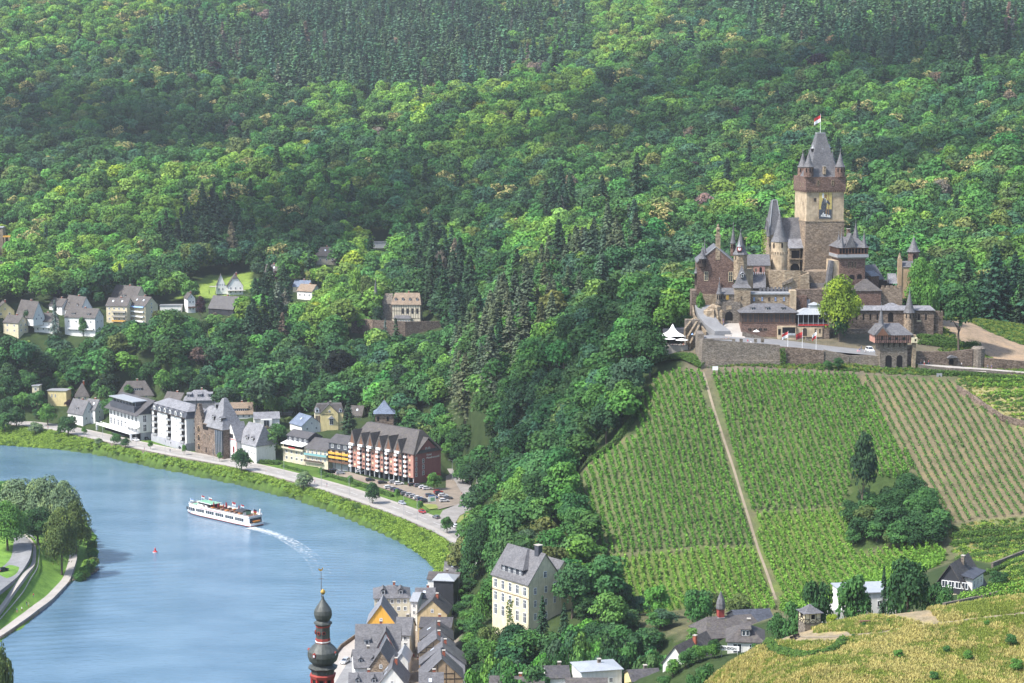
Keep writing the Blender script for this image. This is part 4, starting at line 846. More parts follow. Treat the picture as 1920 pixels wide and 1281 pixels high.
# --- upper courtyard walls under the keep
W1=Bld('curtain_wall','rough stone wall under the keep, behind the yellow green lime tree','wall',Y=803,u=1515,v=546)
W1.wall(1513,509,1563,548,stone_keep,0,9,'masonry',6); W1.part('pent_roof',MB().hull([(W1.X(1520,545,-3),-3,W1.Z(1540,546,-3)),(W1.X(1562,545,-3),-3,W1.Z(1540,546,-3)),(W1.X(1562,545,0),0,W1.Z(1540,531,0)),(W1.X(1520,545,0),0,W1.Z(1540,531,0))],[(W1.X(1520,545,-3),-3,W1.Z(1540,545,-3)),(W1.X(1562,545,-3),-3,W1.Z(1540,545,-3)),(W1.X(1562,545,0),.1,W1.Z(1540,530,0)),(W1.X(1520,545,0),.1,W1.Z(1540,530,0))]),slate_brown)
W2=Bld('curtain_wall','dark brown two level wall between the long wing and the lime tree','wall',Y=793,u=1492,v=583)
W2.wall(1492,543,1600,584,stone_brown,0,8,'masonry',3); W2.wall(1492,555,1513,584,stone_red,-1.2,1.2,'lower_masonry'); W2.wall(1513,562,1519,582,plaster_grey,-.5,.5,'grey_door_surround')
# --- left gabled house
L=Bld('gabled_house','brown stone gabled house at the left end of the castle, ornate chimney on its apex','castle building',Y=796,u=1307,v=540,yaw=R(-3))
x0,x1=L.X(1307,500),L.X(1377,500); ze=L.Z(1345,492); zr=L.Z(1345,464)
w,rf=L.gable(x0,x1,-6,ze,zr,0,20,stone_red,slate_grey,over=.35)
cx=L.X(1346.5,440); mb=MB(); zc=L.Z(1346,463); zt=L.Z(1346,420); mb.box(cx-.9,-.15,zc-5,cx+.9,1.3,zc+(zt-zc)*.45); mb.box(cx-1.1,-.3,zc+(zt-zc)*.45,cx+1.1,1.5,zc+(zt-zc)*.53); mb.box(cx-.65,.1,zc+(zt-zc)*.53,cx+.65,1.2,zc+(zt-zc)*.75); mb.lathe(cx,.6,[(1.0,zc+(zt-zc)*.75),(.8,zc+(zt-zc)*.82),(.35,zc+(zt-zc)*.85),(.5,zc+(zt-zc)*.93),(.05,zt)],6); L.part('ornate_chimney',mb,stone_tan,rf)
L.win([(1324,518,7.5,17),(1370,519,8,19)],0,plaster_cream,proud=.15)
L.part('coping',MB().tube((x0-.3,-.1,ze-.2),((x0+x1)/2,-.1,zr+.2),.2,5).tube((x1+.3,-.1,ze-.2),((x0+x1)/2,-.1,zr+.2),.2,5),lead)
L.turret(1317,500,485,461,7.0,wood_dark,slate_grey,-.5,8,1.15,rot=.4); L.turret(1321,498,482,453,5.5,wood_dark,slate_grey,6,8,1.15,rot=.4)
L.turret(1305.5,535,512,500,3.2,wood_dark,slate_grey,1.0,8,1.5,fin=False)
L.wall(1306,530,1352,560,stone_red,-.5,2,'lower_wall',8); L.clear(1300,410,1430,540)
S1=Bld('stair_turret','slim spire on a small red turret behind the gabled castle house','turret',Y=812,u=1374,v=470); S1.turret(1374.5,480,456,421,4.8,stone_red,slate_grey,0,8,1.2)
# --- clock tower
CT=Bld('clock_tower','octagonal castle tower with pointed slate roof and a small red ringed clock','tower',Y=794,u=1388,v=520)
CT.turret(1388,524,477,434,13.2,stone_tan,slate_grey,0,8,1.15,rot=R(22.5),name='tower_wall',win=False)
kk=sc_at(CT.o); dd=-15/kk; xx,zz=CT.P(1386.5,467,-2.6)
mb=MB(); 
def disc(mb,x,y,z,r,t,m=0,seg=16): mb.hull([(x+r*math.cos(a),y,z+r*math.sin(a)) for a in np.linspace(0,2*PI,seg,endpoint=False)],[(x+r*math.cos(a),y-t,z+r*math.sin(a)) for a in np.linspace(0,2*PI,seg,endpoint=False)],m)
mb.box(xx-.75,-2.6,zz-1.2,xx+.75,0,zz+.8,2); disc(mb,xx,-2.62,zz,.85,.08,0); disc(mb,xx,-2.7,zz,.58,.05,1); mb.box(xx-.04,-2.8,zz,xx+.04,-2.75,zz+.45,2); mb.box(xx,-2.8,zz-.04,xx+.35,-2.75,zz+.04,2); ck=mb.build('clock',[red_paint,canvas,wood_dark],CT.e)
mb=MB(); mb.lathe(xx,-2.2,[(.85,zz+.85),(.45,zz+1.6),(.04,zz+3.4)],6); mb.build('clock_gable',lead,ck)
CT.win([(1379,484,2.2,7),(1393,484,2.2,7)],-13.4/kk,stone_tan,pane=dark_hole,proud=.06)
# --- connecting range with arcade
H_=Bld('connecting_range','low slate roofed castle range with arcade, between clock tower and round tower','castle building',Y=800,u=1400,v=520)
x0,x1=H_.X(1400,505),H_.X(1443,505); H_.gable(x0,x1,-8,H_.Z(1420,497),H_.Z(1420,478,4),0,8,stone_tan,slate_grey,axis='x')
H_.wall(1413,498,1434,514,plaster_pink,-.2,.3,'painted_wall'); 
for u in (1426,1428.5): pass
H_.hole(1424,501,1428.5,511,-.2,True,'arched_window'); H_.win([(1417,506,4,6)],-.2,stone_tan)
mb=MB()
for i in range(6): u=1413+i*4; mb.cbox(H_.X(u,513,-.5),-.5,H_.Z(u,516,-.5),.25,.25,1.2)
H_.part('balustrade',mb,canvas)
H_.part('lower_roof',MB().hull([(H_.X(1412,540,-9),-9,H_.Z(1412,541,-9)),(H_.X(1436,540,-9),-9,H_.Z(1412,541,-9)),(H_.X(1436,516,-1),-.6,H_.Z(1412,516,-.6)),(H_.X(1412,516,-1),-.6,H_.Z(1412,516,-.6))],[(H_.X(1412,540,-9),-9,H_.Z(1412,540,-9)),(H_.X(1436,540,-9),-9,H_.Z(1412,540,-9)),(H_.X(1436,516,-1),-.6,H_.Z(1412,515,-.6)),(H_.X(1412,516,-1),-.6,H_.Z(1412,515,-.6))]),slate_grey)
H_.wall(1400,505,1412,545,plaster_keep,-4,4,'tan_pier',3)
# --- inner gate building with pyramid roof
I=Bld('inner_gatehouse','square castle gatehouse with tall pyramid roof and arched gate below','castle building',Y=782,u=1376,v=600)
x0,x1=I.X(1377,560),I.X(1407,560); d1=7; ze=I.Z(1392,540); I.box(x0,0,-2,x1,d1,ze,stone_tan,'tower_wall')
pr=I.pyramid(x0,x1,0,d1,ze,I.Z(1393,497,3.5),slate_grey,.35,flare=.16); dx,dz=I.P(1392,519,.9); I.dormer(dx,.9,dz-.4,1.2,1.5,2,wood_dark,lead,parent=pr)
I.win([(1390,559,3.5,7)],0,stone_tan,pane=dark_hole)
I.wall(1352,552,1377,603,stone_grey,.5,7,'gate_wall',3); I.wall(1342,566,1388,604,stone_grey,-.6,1.2,'gate_front',3)
mb=MB(); xa,xb=I.X(1353,545,.5),I.X(1377,545,.5); za=I.Z(1365,552,.5); zb=I.Z(1365,540,4); mb.hull([(xa,.1,za),(xb,.1,za),(xb,7.5,za),(xa,7.5,za)],[(xa+.5,3,zb),(xb,3,zb),(xb,5,zb),(xa+.5,5,zb)]); I.part('side_roof',mb,slate_grey)
I.hole(1360,584,1374,601,-.6,True,'gate_arch'); I.turret(1348.5,570,551,525,5.2,stone_grey,slate_grey,0,12,1.15)
I.win([(1358,558,2.4,6),(1370,558,2.4,6)],.5,stone_tan,pane=dark_hole); I.part('coat_of_arms',MB().cbox(I.X(1364,557,.4),.42,I.Z(1364,562,.4),1.0,.15,1.8),gold)
I.part('stone_relief',MB().cbox(I.X(1367,577,-.7),-.68,I.Z(1367,581,-.7),2.0,.12,1.6),stone_tan)
# --- long wing
Lw=Bld('long_wing','long castle wing with five blue arched windows under a pale lead parapet','castle building',Y=784,u=1405,v=572)
x0,x1=Lw.X(1406,560),Lw.X(1486,560); zt=Lw.Z(1445,552); Lw.box(x0,0,-4,x1,9,zt,stone_tan,'wall')
Lw.part('lead_parapet',MB().box(x0-.3,-.45,zt,x1+.3,.6,zt+.55).box(x0,.6,zt+.3,x1,8,zt+.5),lead)
mb=MB()
for i in range(9):
    u=1426+i*7; mb.cbox(Lw.X(u,538,6),6,zt+.5,.7,.6,1.7)
mb.box(Lw.X(1424,540,6),6.4,zt+.3,Lw.X(1484,540,6),9,zt+1.3); Lw.part('merlons',mb,slate_grey)
for u in (1414,1429,1442,1454,1470): Lw.win([(u,562,4.2,6.5)],0,stone_brown,arch=True,pane=(pane_blue if u!=1442 else dark_hole),proud=.1)
Lw.wall(1481,545,1493,583,plaster_keep,-.6,4,'pale_pier',1)
# --- restaurant hall
Rh=Bld('restaurant_hall','wide castle hall with hipped roof, three dormers and a long dark window band','castle building',Y=773,u=1390,v=640)
x0,x1=Rh.X(1390,610),Rh.X(1493,610); ze=Rh.Z(1440,586); Rh.box(x0,0,-4,x1,10,Rh.Z(1440,607),stone_red,'wall'); Rh.box(x0+.2,.2,Rh.Z(1440,607),x1-.2,9.8,ze,wood_dark,'window_storey')
_,rf=None,None
mb=MB(); zl,zr=ze-.1,Rh.Z(1440,569,5); b4=[(x0-.9,-.8,zl),(x1+.9,-.8,zl),(x1+.9,10.8,zl),(x0-.9,10.8,zl)]; mb.hull(b4,[(x0+5,4.5,zr),(x1-5,4.5,zr),(x1-5,5.5,zr),(x0+5,5.5,zr)]); rf=Rh.part('roof',mb,slate_grey)
for u in (1411,1439,1468): xx,zz=Rh.P(u,582,1.2); Rh.dormer(xx,1.2,zz,1.3,1.1,2.2,wood_dark,slate_grey,'shed',parent=rf)
zw0,zw1=Rh.Z(1440,606),Rh.Z(1440,588)
for i in range(10): xa=x0+.5+(x1-x0-1)*i/10; Rh.winm(xa+.1,zw0+.1,xa+(x1-x0-1)/10-.1,zw1,.2,wood_brown,glass,mull=2,proud=.12)
Rh.win([(1406+i*9.7,618,7,6) for i in range(4)],0,stone_brown,pane=dark_hole,proud=.06)
Rh.wall(1458,612,1493,650,plaster_keep,-2,2.1,'pale_annex',2); Rh.hole(1461,634,1475,652,-2,True,'arched_door',wood_dark); Rh.hole(1459,617,1464,628,-2,False,'window_opening'); Rh.hole(1467,614,1491,629,-2,False,'balcony_opening'); Rh.part('balcony_rail',MB().box(Rh.X(1467,625,-2.2),-2.4,Rh.Z(1480,629,-2.2),Rh.X(1491,625,-2.2),-2.1,Rh.Z(1480,625,-2.2)),metal_grey)
Rh.clear(1385,540,1530,640)
# --- garden pavilion with lead roof
Pv=Bld('garden_pavilion','open dark pavilion with pale ribbed metal roof and red flower boxes on its rail','pavilion',Y=772,u=1496,v=632)
x0,x1=Pv.X(1497,600),Pv.X(1553,600); z1=Pv.Z(1525,590); z0=Pv.Z(1525,611)
Pv.box(x0-.5,0,-6,x1+.5,9,z0,stone_brown,'base_wall'); Pv.wall(1494,614,1542,632,plaster_keep,-.3,.4,'pale_wall'); Pv.box(x0+.3,.8,z0,x1-.3,8,z1,dark_hole,'dark_interior')
mb=MB(); 
for i in range(7): xx=x0+(x1-x0)*i/6; mb.cbox(xx,.15,z0,.18,.18,z1-z0)
mb.box(x0,0,z0+.9,x1,.1,z0+1.0); Pv.part('frame',mb,metal_grey); Pv.part('flower_box',MB().box(x0,-.3,z0+.1,x1,0,z0+.5),red_paint)
mb=MB(); b4=[(x0-.7,-.8,z1),(x1+.7,-.8,z1),(x1+.7,9.2,z1),(x0-.7,9.2,z1)]; zt=Pv.Z(1526,578,4.5); mb.hull(b4,[(x0+2.6,2.8,zt),(x1-2.6,2.8,zt),(x1-2.6,5.8,zt),(x0+2.6,5.8,zt)])
for i in range(15): xx=x0-.5+(x1-x0+1)*i/14; xt=x0+2.6+(x1-x0-5.2)*i/14; mb.tube((xx,-.8,z1+.03),(xt,2.8,zt+.03),.05,4)
rf=Pv.part('metal_roof',mb,metal_grey); l0,l1=Pv.X(1517,575,4),Pv.X(1536,575,4); zl=Pv.Z(1526,571,4); mb=MB(); mb.box(l0,3,zt,l1,5.6,zl-.1); mb.hull([(l0-.3,2.7,zl-.1),(l1+.3,2.7,zl-.1),(l1+.3,5.9,zl-.1),(l0-.3,5.9,zl-.1)],[((l0+l1)/2-.1,4.2,zl+.9),((l0+l1)/2+.1,4.2,zl+.9),((l0+l1)/2+.1,4.4,zl+.9),((l0+l1)/2-.1,4.4,zl+.9)]); mb.build('roof_lantern',metal_grey,rf)
Pv.hole(1505,615,1513,630,-.3,True,'arched_door',wood_dark); Pv.win([(1529,620,4,8),(1537,621,4,9)],-.3,stone_tan,pane=dark_hole); 
mb=MB(); mb.hull([(Pv.X(1507,640,-2),-2,-6),(Pv.X(1546,640,-2),-2,-6),(Pv.X(1546,640,-2),0,-6),(Pv.X(1507,640,-2),0,-6)],[(Pv.X(1511,640,-2),-2,Pv.Z(1512,633,-2)),(Pv.X(1546,640,-2),-2,Pv.Z(1546,652,-2)),(Pv.X(1546,640,-2),0,Pv.Z(1546,652,-2)),(Pv.X(1511,640,-2),0,Pv.Z(1512,633,-2))]); Pv.part('stair_flight',mb,stone_grey); Pv.hole(1510,643,1524,652,-2,True,'stair_arch')
# --- right tower with timber gallery and four pinnacles
Q=Bld('gallery_tower','brown castle tower with overhanging gallery ringed by four pointed slate pinnacles','tower',Y=800,u=1574,v=575,yaw=R(8))
x0,x1=Q.X(1574,505),Q.X(1622,505); D=10; zg0=Q.Z(1598,484); zg1=Q.Z(1598,464); Q.box(x0,0,-4,x1,D,zg0,stone_red,'tower_wall'); Q.box(x0-2.3,.6,-4,x0,D,zg0-1,plaster_keep,'pale_side_wall')
Q.part('gallery_skirt',MB().hull([(x0-.1,-.1,zg0-.3),(x1+.1,-.1,zg0-.3),(x1+.1,D,zg0-.3),(x0-.1,D,zg0-.3)],[(x0-1.2,-1.1,zg0+.3),(x1+1.0,-1.1,zg0+.3),(x1+1.0,D+.5,zg0+.3),(x0-1.2,D+.5,zg0+.3)]).box(x0-1.2,-1.1,zg0+.3,x1+1,D+.5,zg0+1.5),lead)
zs=zg0+1.5; Q.box(x0-1,-.9,zs,x1+.8,D,zg1,wood_brown,'gallery'); mb=MB()
for i in range(9): xx=x0-.6+(x1-x0+1)*(i+.5)/9; mb.box(xx-.38,-.96,zs+.35,xx+.38,-.85,zg1-.4)
for i in range(7): yy=-.5+(D)*(i+.5)/7; mb.box(x0-1.06,yy-.4,zs+.35,x0-.95,yy+.4,zg1-.4)
Q.part('gallery_windows',mb,dark_hole)
mb=MB(); b4=[(x0-1.4,-1.3,zg1),(x1+1.2,-1.3,zg1),(x1+1.2,D+.7,zg1),(x0-1.4,D+.7,zg1)]; zr=Q.Z(1590,444,6); mb.hull(b4,[(x0+2.5,4.5,zr),(x1-2.5,4.5,zr),(x1-2.5,6,zr),(x0+2.5,6,zr)]); mr=Q.part('main_roof',mb,slate_grey)
def gab(Q,xc,y,zb,w,h,dep,parent):
    mb=MB(); mb.hull([(xc-w/2,y,zb),(xc+w/2,y,zb),(xc+w/2,y+dep,zb),(xc-w/2,y+dep,zb)],[(xc,y+.15,zb+h),(xc+.02,y+.15,zb+h),(xc+.02,y+dep,zb+h),(xc,y+dep,zb+h)]); o=mb.build('gable_roof',slate_grey,parent); MB().tube((xc-w/2,y-.05,zb),(xc,y+.05,zb+h),.1,4).tube((xc+w/2,y-.05,zb),(xc,y+.05,zb+h),.1,4).build('gable_edge',lead,o) if parent==Q.e else None; return o
gab(Q,Q.X(1596,450,-1),-1.2,zg1,4.6,Q.Z(1596,438,-1)-zg1,5,mr); gab(Q,Q.X(1599.5,455,-1.4),-1.5,zg1,2.2,Q.Z(1599,448,-1)-zg1,3,mr)
for (u,dd,va,rr) in ((1578,-.3,436,6.8),(1620,-.3,435,6.8),(1572.5,5.5,437,6.2),(1604,5,417,11)):
    xx=Q.X(u,455,dd); za=Q.Z(u,va,dd); k=sc_at(Q.o); mb=MB(); R_=rr/k; H=za-zg1; mb.lathe(xx,dd,[(R_*1.25,zg1-.05),(R_,zg1+.3),(R_*.62,zg1+H*.3),(R_*.35,zg1+H*.6),(.03,za)],6,0,.5); p_=Q.part('pinnacle',mb,slate_grey); fb=MB(); fb.tube((xx,dd,za-.2),(xx,dd,za+.9),.06,4); fb.build('finial',lead,p_)
Q.win([(1591.6,497,3,12),(1598,497,3,13),(1603.6,497,3,12)],0,stone_tan,pane=dark_hole,proud=.06); Q.hole(1592,515,1602,524,0,True,'arched_opening'); Q.hole(1607,514,1616,523,0,True,'arched_opening')
Q.chimney(Q.X(1591,425,6),6,zr-.2,1.1,3.2,stone_red,mr)
Q.part('sloping_buttress',MB().hull([(x0-6.5,0,-3),(x0-4.2,0,-3),(x0-4.2,3,-3),(x0-6.5,3,-3)],[(x0-3.6,0,zg0-1),(x0-2.3,0,zg0-1),(x0-2.3,3,zg0-1),(x0-3.6,3,zg0-1)]),slate_grey)
Q.clear(1555,405,1720,560)
# skirt building below it
Sk=Bld('skirt_building','low castle building with hipped mossy slate roof behind the lime tree','castle building',Y=793,u=1600,v=575)
x0,x1=Sk.X(1598,555),Sk.X(1652,555); Sk.gable(x0,x1,-3,Sk.Z(1625,543),Sk.Z(1625,523,3.5),0,7,stone_red,slate_brown,axis='x',hip=5)
# black gable house
Bg=Bld('dark_gable_barn','slate roofed castle outbuilding with dark timber gable, right of the gallery tower','castle building',Y=806,u=1626,v=540,yaw=R(40))
a0=Bg.X(1626,520); Bg.gable(0,9.5,-4,3.2,8.2,0,9,wood_dark,slate_grey,axis='x'); Bg.box(.4,-1.5,-3,5,0,4.6,stone_red,'front_annex'); Bg.part('annex_roof',MB().hull([(.2,-2,4.6),(5.2,-2,4.6),(5.2,1.4,4.6),(.2,1.4,4.6)],[(.2,1.2,6.4),(5.2,1.2,6.4),(5.2,1.4,6.4),(.2,1.4,6.4)]),slate_light); Bg.box(9.5,1,-3,16,8,2,wood_dark,'dark_shed'); 
St=Bld('sandstone_turret','thin square reddish sandstone chimney tower right of the dark gable barn','turret',Y=806,u=1684,v=545)
St.wall(1683.5,486,1691,545,plaster_brown,0,1.6,'wall',3); St.lathe(1687,[486,480,474],[4.2,2.5,.8],stone_tan,.8,6,'pinnacle'); St.wall(1691,500,1725,545,plaster_brown,.3,6,'side_wall',3)
x0,x1=St.X(1691,500,.3),St.X(1722,500,.3); St.part('side_roof',MB().hull([(x0,0,St.Z(1705,501)),(x1,0,St.Z(1705,501)),(x1,7,St.Z(1705,501)),(x0,7,St.Z(1705,501))],[(x0,3,St.Z(1705,491)),(x1-1,3,St.Z(1705,491)),(x1-1,4,St.Z(1705,491)),(x0,4,St.Z(1705,491))]),slate_grey); St.wall(1668,537,1684,548,plaster_brown,.5,4,'link_wall',3); x0,x1=St.X(1667,530,.5),St.X(1683,530,.5); St.part('link_roof',MB().hull([(x0,.2,St.Z(1675,532)),(x1,.2,St.Z(1675,532)),(x1,5,St.Z(1675,532)),(x0,5,St.Z(1675,532))],[(x0,4,St.Z(1675,515)),(x1,4,St.Z(1675,515)),(x1,5,St.Z(1675,515)),(x0,5,St.Z(1675,515))]),slate_light)
Bt=Bld('bell_turret','red brown round bell turret with flared conical roof, behind the green acacia','turret',Y=812,u=1712,v=500); Bt.turret(1712,540,472,443,10.2,stone_red,slate_grey,0,10,1.3,win=False,name='wall'); kk=sc_at(Bt.o); Bt.hole(1712,477,1718,488,-10.4/kk,True,'bell_opening')
Cw=Bld('crenellated_wall','weathered crenellated wall left of the green acacia','wall',Y=795,u=1652,v=575); Cw.wall(1652,540,1692,575,stone_keep,0,1.2,'masonry',4); mb=MB()
for i in range(5): mb.cbox(Cw.X(1656+i*8,540),.5,Cw.Z(1670,540),.9,1,.8)
Cw.part('merlons',mb,stone_keep)
# --- ring wing on the right with slit windows
Rw=Bld('ring_wing','long low brown castle wing with slit windows and thin pale slate roof','castle building',Y=783,u=1588,v=626)
x0,x1=Rw.X(1570,605),Rw.X(1751,605); zt=Rw.Z(1660,582); Rw.box(x0,0,-6,x1,6,zt,stone_brown,'wall'); Rw.part('roof',MB().hull([(x0-.3,-.6,zt),(x1+.4,-.6,zt),(x1+.4,6.4,zt),(x0-.3,6.4,zt)],[(x0-.3,2.6,zt+1.5),(x1-1,2.6,zt+1.5),(x1-1,3.4,zt+1.5),(x0-.3,3.4,zt+1.5)]),slate_light)
for u in (1593.6,1606,1619,1632,1645,1723,1736): Rw.hole(u-1.6,589,u+1.6,600,0,False,'slit_window')
Rw.hole(1665,586,1675,604,0,True,'arched_window'); Rw.part('window_sill',MB().box(Rw.X(1719,603,-.2),-.25,Rw.Z(1719,603,-.2),Rw.X(1727,603,-.2),0,Rw.Z(1719,601,-.2)),plaster_cream)
mb=MB(); mb.hull([(Rw.X(1650,575,3),1,zt),(Rw.X(1700,575,3),1,zt),(Rw.X(1700,575,3),8,zt),(Rw.X(1650,575,3),8,zt)],[(Rw.X(1668,575,3),3.8,zt+2.4),(Rw.X(1676,575,3),3.8,zt+2.4),(Rw.X(1676,575,3),4.5,zt+2.4),(Rw.X(1668,575,3),4.5,zt+2.4)]); Rw.part('cross_roof',mb,slate_light)
Rw.turret(1704,650,586,543,10,stone_keep,slate_grey,-1.5,14,1.15,name='round_tower'); Rw.wall(1748,584,1768,622,stone_brown,1,2,'end_wall',6); Rw.wall(1566,618,1620,645,stone_grey,-3,3.2,'terrace_wall',4); Rw.clear(1590,560,1765,630)
rk=Bld('rock_outcrop','brown rocky face under the ring wing behind the white van','rock',Y=779,u=1560,v=655); mb=MB(); rs=random.Random(4); N_=12
bot=[(rk.X(1545+i*10,655)+rs.uniform(-.3,.3),rs.uniform(-3,-1.5),-3) for i in range(N_)]+[(rk.X(1660,640),4,-3),(rk.X(1545,640),4,-3)]; top=[(p[0],p[1]+1.8,rk.Z(1600,622+rs.uniform(-4,10))) for p in bot[:N_]]+[(bot[-2][0],4,rk.Z(1600,618)),(bot[-1][0],4,rk.Z(1600,618))]; mb.hull(bot,top); rk.part('rock',mb,stone_keep)
# --- outer gatehouse with half timbered storey
Og=Bld('timbered_gatehouse','half timbered gatehouse on a stone base with two tall arches and a slim spire','castle building',Y=746,u=1650,v=698,yaw=R(4))
x0,x1=Og.X(1650,670),Og.X(1701,670); z1=Og.Z(1675,643); Og.box(x0,0,-3,x1,7,z1,stone_grey,'stone_base')
Og.hole(1660,666,1672,691,0,True,'tall_arch'); Og.hole(1681,666,1692,691,0,True,'tall_arch')
X0,X1=Og.X(1641,636,-1),Og.X(1708,636,-1); z2=Og.Z(1675,628,-1); Og.box(X0,-1,z1,X1,7.5,z2,plaster_pink,'timber_storey')
mb=MB(); n=16
for i in range(n+1): xx=X0+(X1-X0)*i/n; mb.box(xx-.09,-1.06,z1,xx+.09,-1,z2)
for zz in (z1,z1+(z2-z1)*.45,z2-.2): mb.box(X0,-1.09,zz,X1,-1.03,zz+.2)
for i in range(0,n,2): xx=X0+(X1-X0)*i/n; mb.tube((xx,-1.05,z1+.1),(xx+(X1-X0)/n,-1.05,z1+(z2-z1)*.45),.08,4)
Og.part('timber_frame',mb,wood_dark); mb=MB()
for i in range(5): xx=x0+(x1-x0)*(i+.5)/5; mb.hull([(xx-.15,-.1,z1-1.6),(xx+.15,-.1,z1-1.6),(xx+.15,.1,z1-1.6),(xx-.15,.1,z1-1.6)],[(xx-.15,-1,z1),(xx+.15,-1,z1),(xx+.15,.1,z1),(xx-.15,.1,z1)])
Og.part('bracket',mb,wood_dark); Og.win([(1654,634,4,7),(1668,635,5,5),(1681,635,5,5),(1695,635,5,5)],-1.05,wood_dark,proud=.08)
mb=MB(); zr=Og.Z(1690,606,3); mb.hull([(X0-.7,-1.8,z2-.1),(X1+.9,-1.8,z2-.1),(X1+.9,8.2,z2-.1),(X0-.7,8.2,z2-.1)],[(X0+1,2.8,zr),(X1-3.4,2.8,zr),(X1-3.4,3.6,zr),(X0+1,3.6,zr)]); rf=Og.part('roof',mb,slate_grey)
xx=Og.X(1655,625,-1.8); gb=MB(); h=Og.Z(1655,610,-1.8)-z2; gb.hull([(xx-3.2,-1.95,z2),(xx+3.2,-1.95,z2),(xx+3.2,2.5,z2),(xx-3.2,2.5,z2)],[(xx-.05,-1.95,z2+h),(xx+.05,-1.95,z2+h),(xx+.05,2.5,z2+h),(xx-.05,2.5,z2+h)]); gb.build('front_gable',slate_grey,rf); MB().hull([(xx-2.2,-2.0,z2-.1),(xx+2.2,-2.0,z2-.1),(xx+.1,-2.0,z2+h*.72),(xx-.1,-2.0,z2+h*.72)],[(xx-2.2,-1.9,z2-.1),(xx+2.2,-1.9,z2-.1),(xx+.1,-1.9,z2+h*.72),(xx-.1,-1.9,z2+h*.72)]).build('gable_infill',wood_brown,rf)
sx=Og.X(1652,600,1); za=Og.Z(1652,576,1); zb=Og.Z(1652,612,1); mb=MB(); mb.lathe(sx,1,[(1.9,zb-1),(1.0,zb+1),(.6,zb+(za-zb)*.55),(.03,za)],8); sp_=mb.build('spire',slate_grey,rf); MB().tube((sx,1,za-.2),(sx,1,za+1.8),.05,4).build('finial',lead,rf)
Og.part('yellow_oriel',MB().box(Og.X(1709,640,-1.5),-1.6,Og.Z(1714,643,-1.5),Og.X(1720,640,-1.5),.5,Og.Z(1714,633,-1.5)),plaster_cream); Og.hole(1715,636,1718,640,-1.6,False,'small_window')
Og.wall(1711,628,1717,700,stone_tan,-.5,1.4,'tall_pier',2); Og.wall(1700,648,1711,694,stone_brown,3,2,'recessed_wall',2); Og.clear(1636,570,1722,700)
# --- outer lower walls
Ow=Bld('outer_bastion_wall','large grey brown bastion wall with broken battlements above the vineyard','wall',Y=748,u=1317,v=684)
x0,x1=Ow.X(1317,660),Ow.X(1462,660); zt=Ow.Z(1390,637); mb=MB(); mb.hull([(x0-1.6,6,-4),(x0-.5,-.6,-4),(x1+.5,-.6,-4),(x1+.5,1.2,-4),(x0+2,1.2,-4),(x0,6,-4)],[(x0-1.4,9,zt-.6),(x0,0,zt),(x1,0,zt-2.0),(x1,1.2,zt-2.0),(x0+1.4,1.2,zt),(x0+.3,9,zt-.6)]); Ow.part('masonry',mb,stone_grey)
Ow.part('plinth',MB().box(Ow.X(1328,677,-.9),-1.0,-4,x1+.8,0,Ow.Z(1390,677,-.9)),stone_grey); mb=MB()
for u in (1376,1390,1417,1430): mb.cbox(Ow.X(u,640),.6,Ow.Z(u,642.5),1.1,1.1,1.3)
mb.box(Ow.X(1318,640),0,zt,Ow.X(1374,640),.7,zt+.35); Ow.part('battlements',mb,stone_grey)
Ow2=Bld('outer_brown_wall','reddish brown lower castle wall with three flagpoles behind it','wall',Y=748,u=1470,v=690)
def wl(B,u0,v0,u1,v1,vb,mat,d0,th,name):
    z0=B.Z(u0,vb,d0)-4; mb=MB(); a=B.X(u0,v0,d0);b_=B.X(u1,v1,d0); mb.hull([(a,d0,z0),(b_,d0,z0),(b_,d0+th,z0),(a,d0+th,z0)],[(a,d0,B.Z(u0,v0,d0)),(b_,d0,B.Z(u1,v1,d0)),(b_,d0+th,B.Z(u1,v1,d0)),(a,d0+th,B.Z(u0,v0,d0))]); return B.part(name,mb,mat)
wl(Ow2,1462,650,1500,653,690,stone_brown,-.4,1.2,'masonry'); wl(Ow2,1500,653,1545,658,690,stone_brown,-.6,1.2,'masonry'); wl(Ow2,1545,656,1592,667,690,stone_grey,-.2,1.2,'masonry'); wl(Ow2,1592,667,1652,668,690,stone_grey,0,1.2,'masonry'); Ow2.part('ledge',MB().box(Ow2.X(1590,684,-.5),-.6,-6,Ow2.X(1652,684,-.5),0,Ow2.Z(1620,683,-.5)),stone_grey)
ivy(1462,653,1473,690,747,'green ivy covering the joint between the two outer castle walls',bush_mat,5,320)
# terrace paving inside the outer walls
mb=MB(); zter=pY(1400,643,760)[2]; 
cf=[pY(1314,640,752)]+[pY(u,v,749.5) for u,v in ((1330,641),(1400,645),(1462,650),(1545,658),(1652,668))]; mb.strip([tuple(q) for q in cf],[(q[0]*1.035,777,q[2]) for q in cf]); o=mb.build('courtyard',asphalt_grey); tag(o,kind='structure')
mb=MB(); mb.strip([(c[0],c[1],c[2]) for c in (pY(1357,603,783),pY(1358,625,772),pY(1362,640,764))],[(c[0],c[1],c[2]) for c in (pY(1388,603,783),pY(1392,625,772),pY(1402,640,764))]); tag(mb.build('ramp',paving),kind='structure')
TRp=Bld('terrace_parapet','sloping pale parapet wall descending across the castle terrace to the gatehouse','wall',Y=768,u=1392,v=650)
wl(TRp,1392,622,1470,643,655,stone_grey,1,.6,'masonry'); wl(TRp,1470,643,1592,658,662,stone_grey,-4,.6,'masonry')
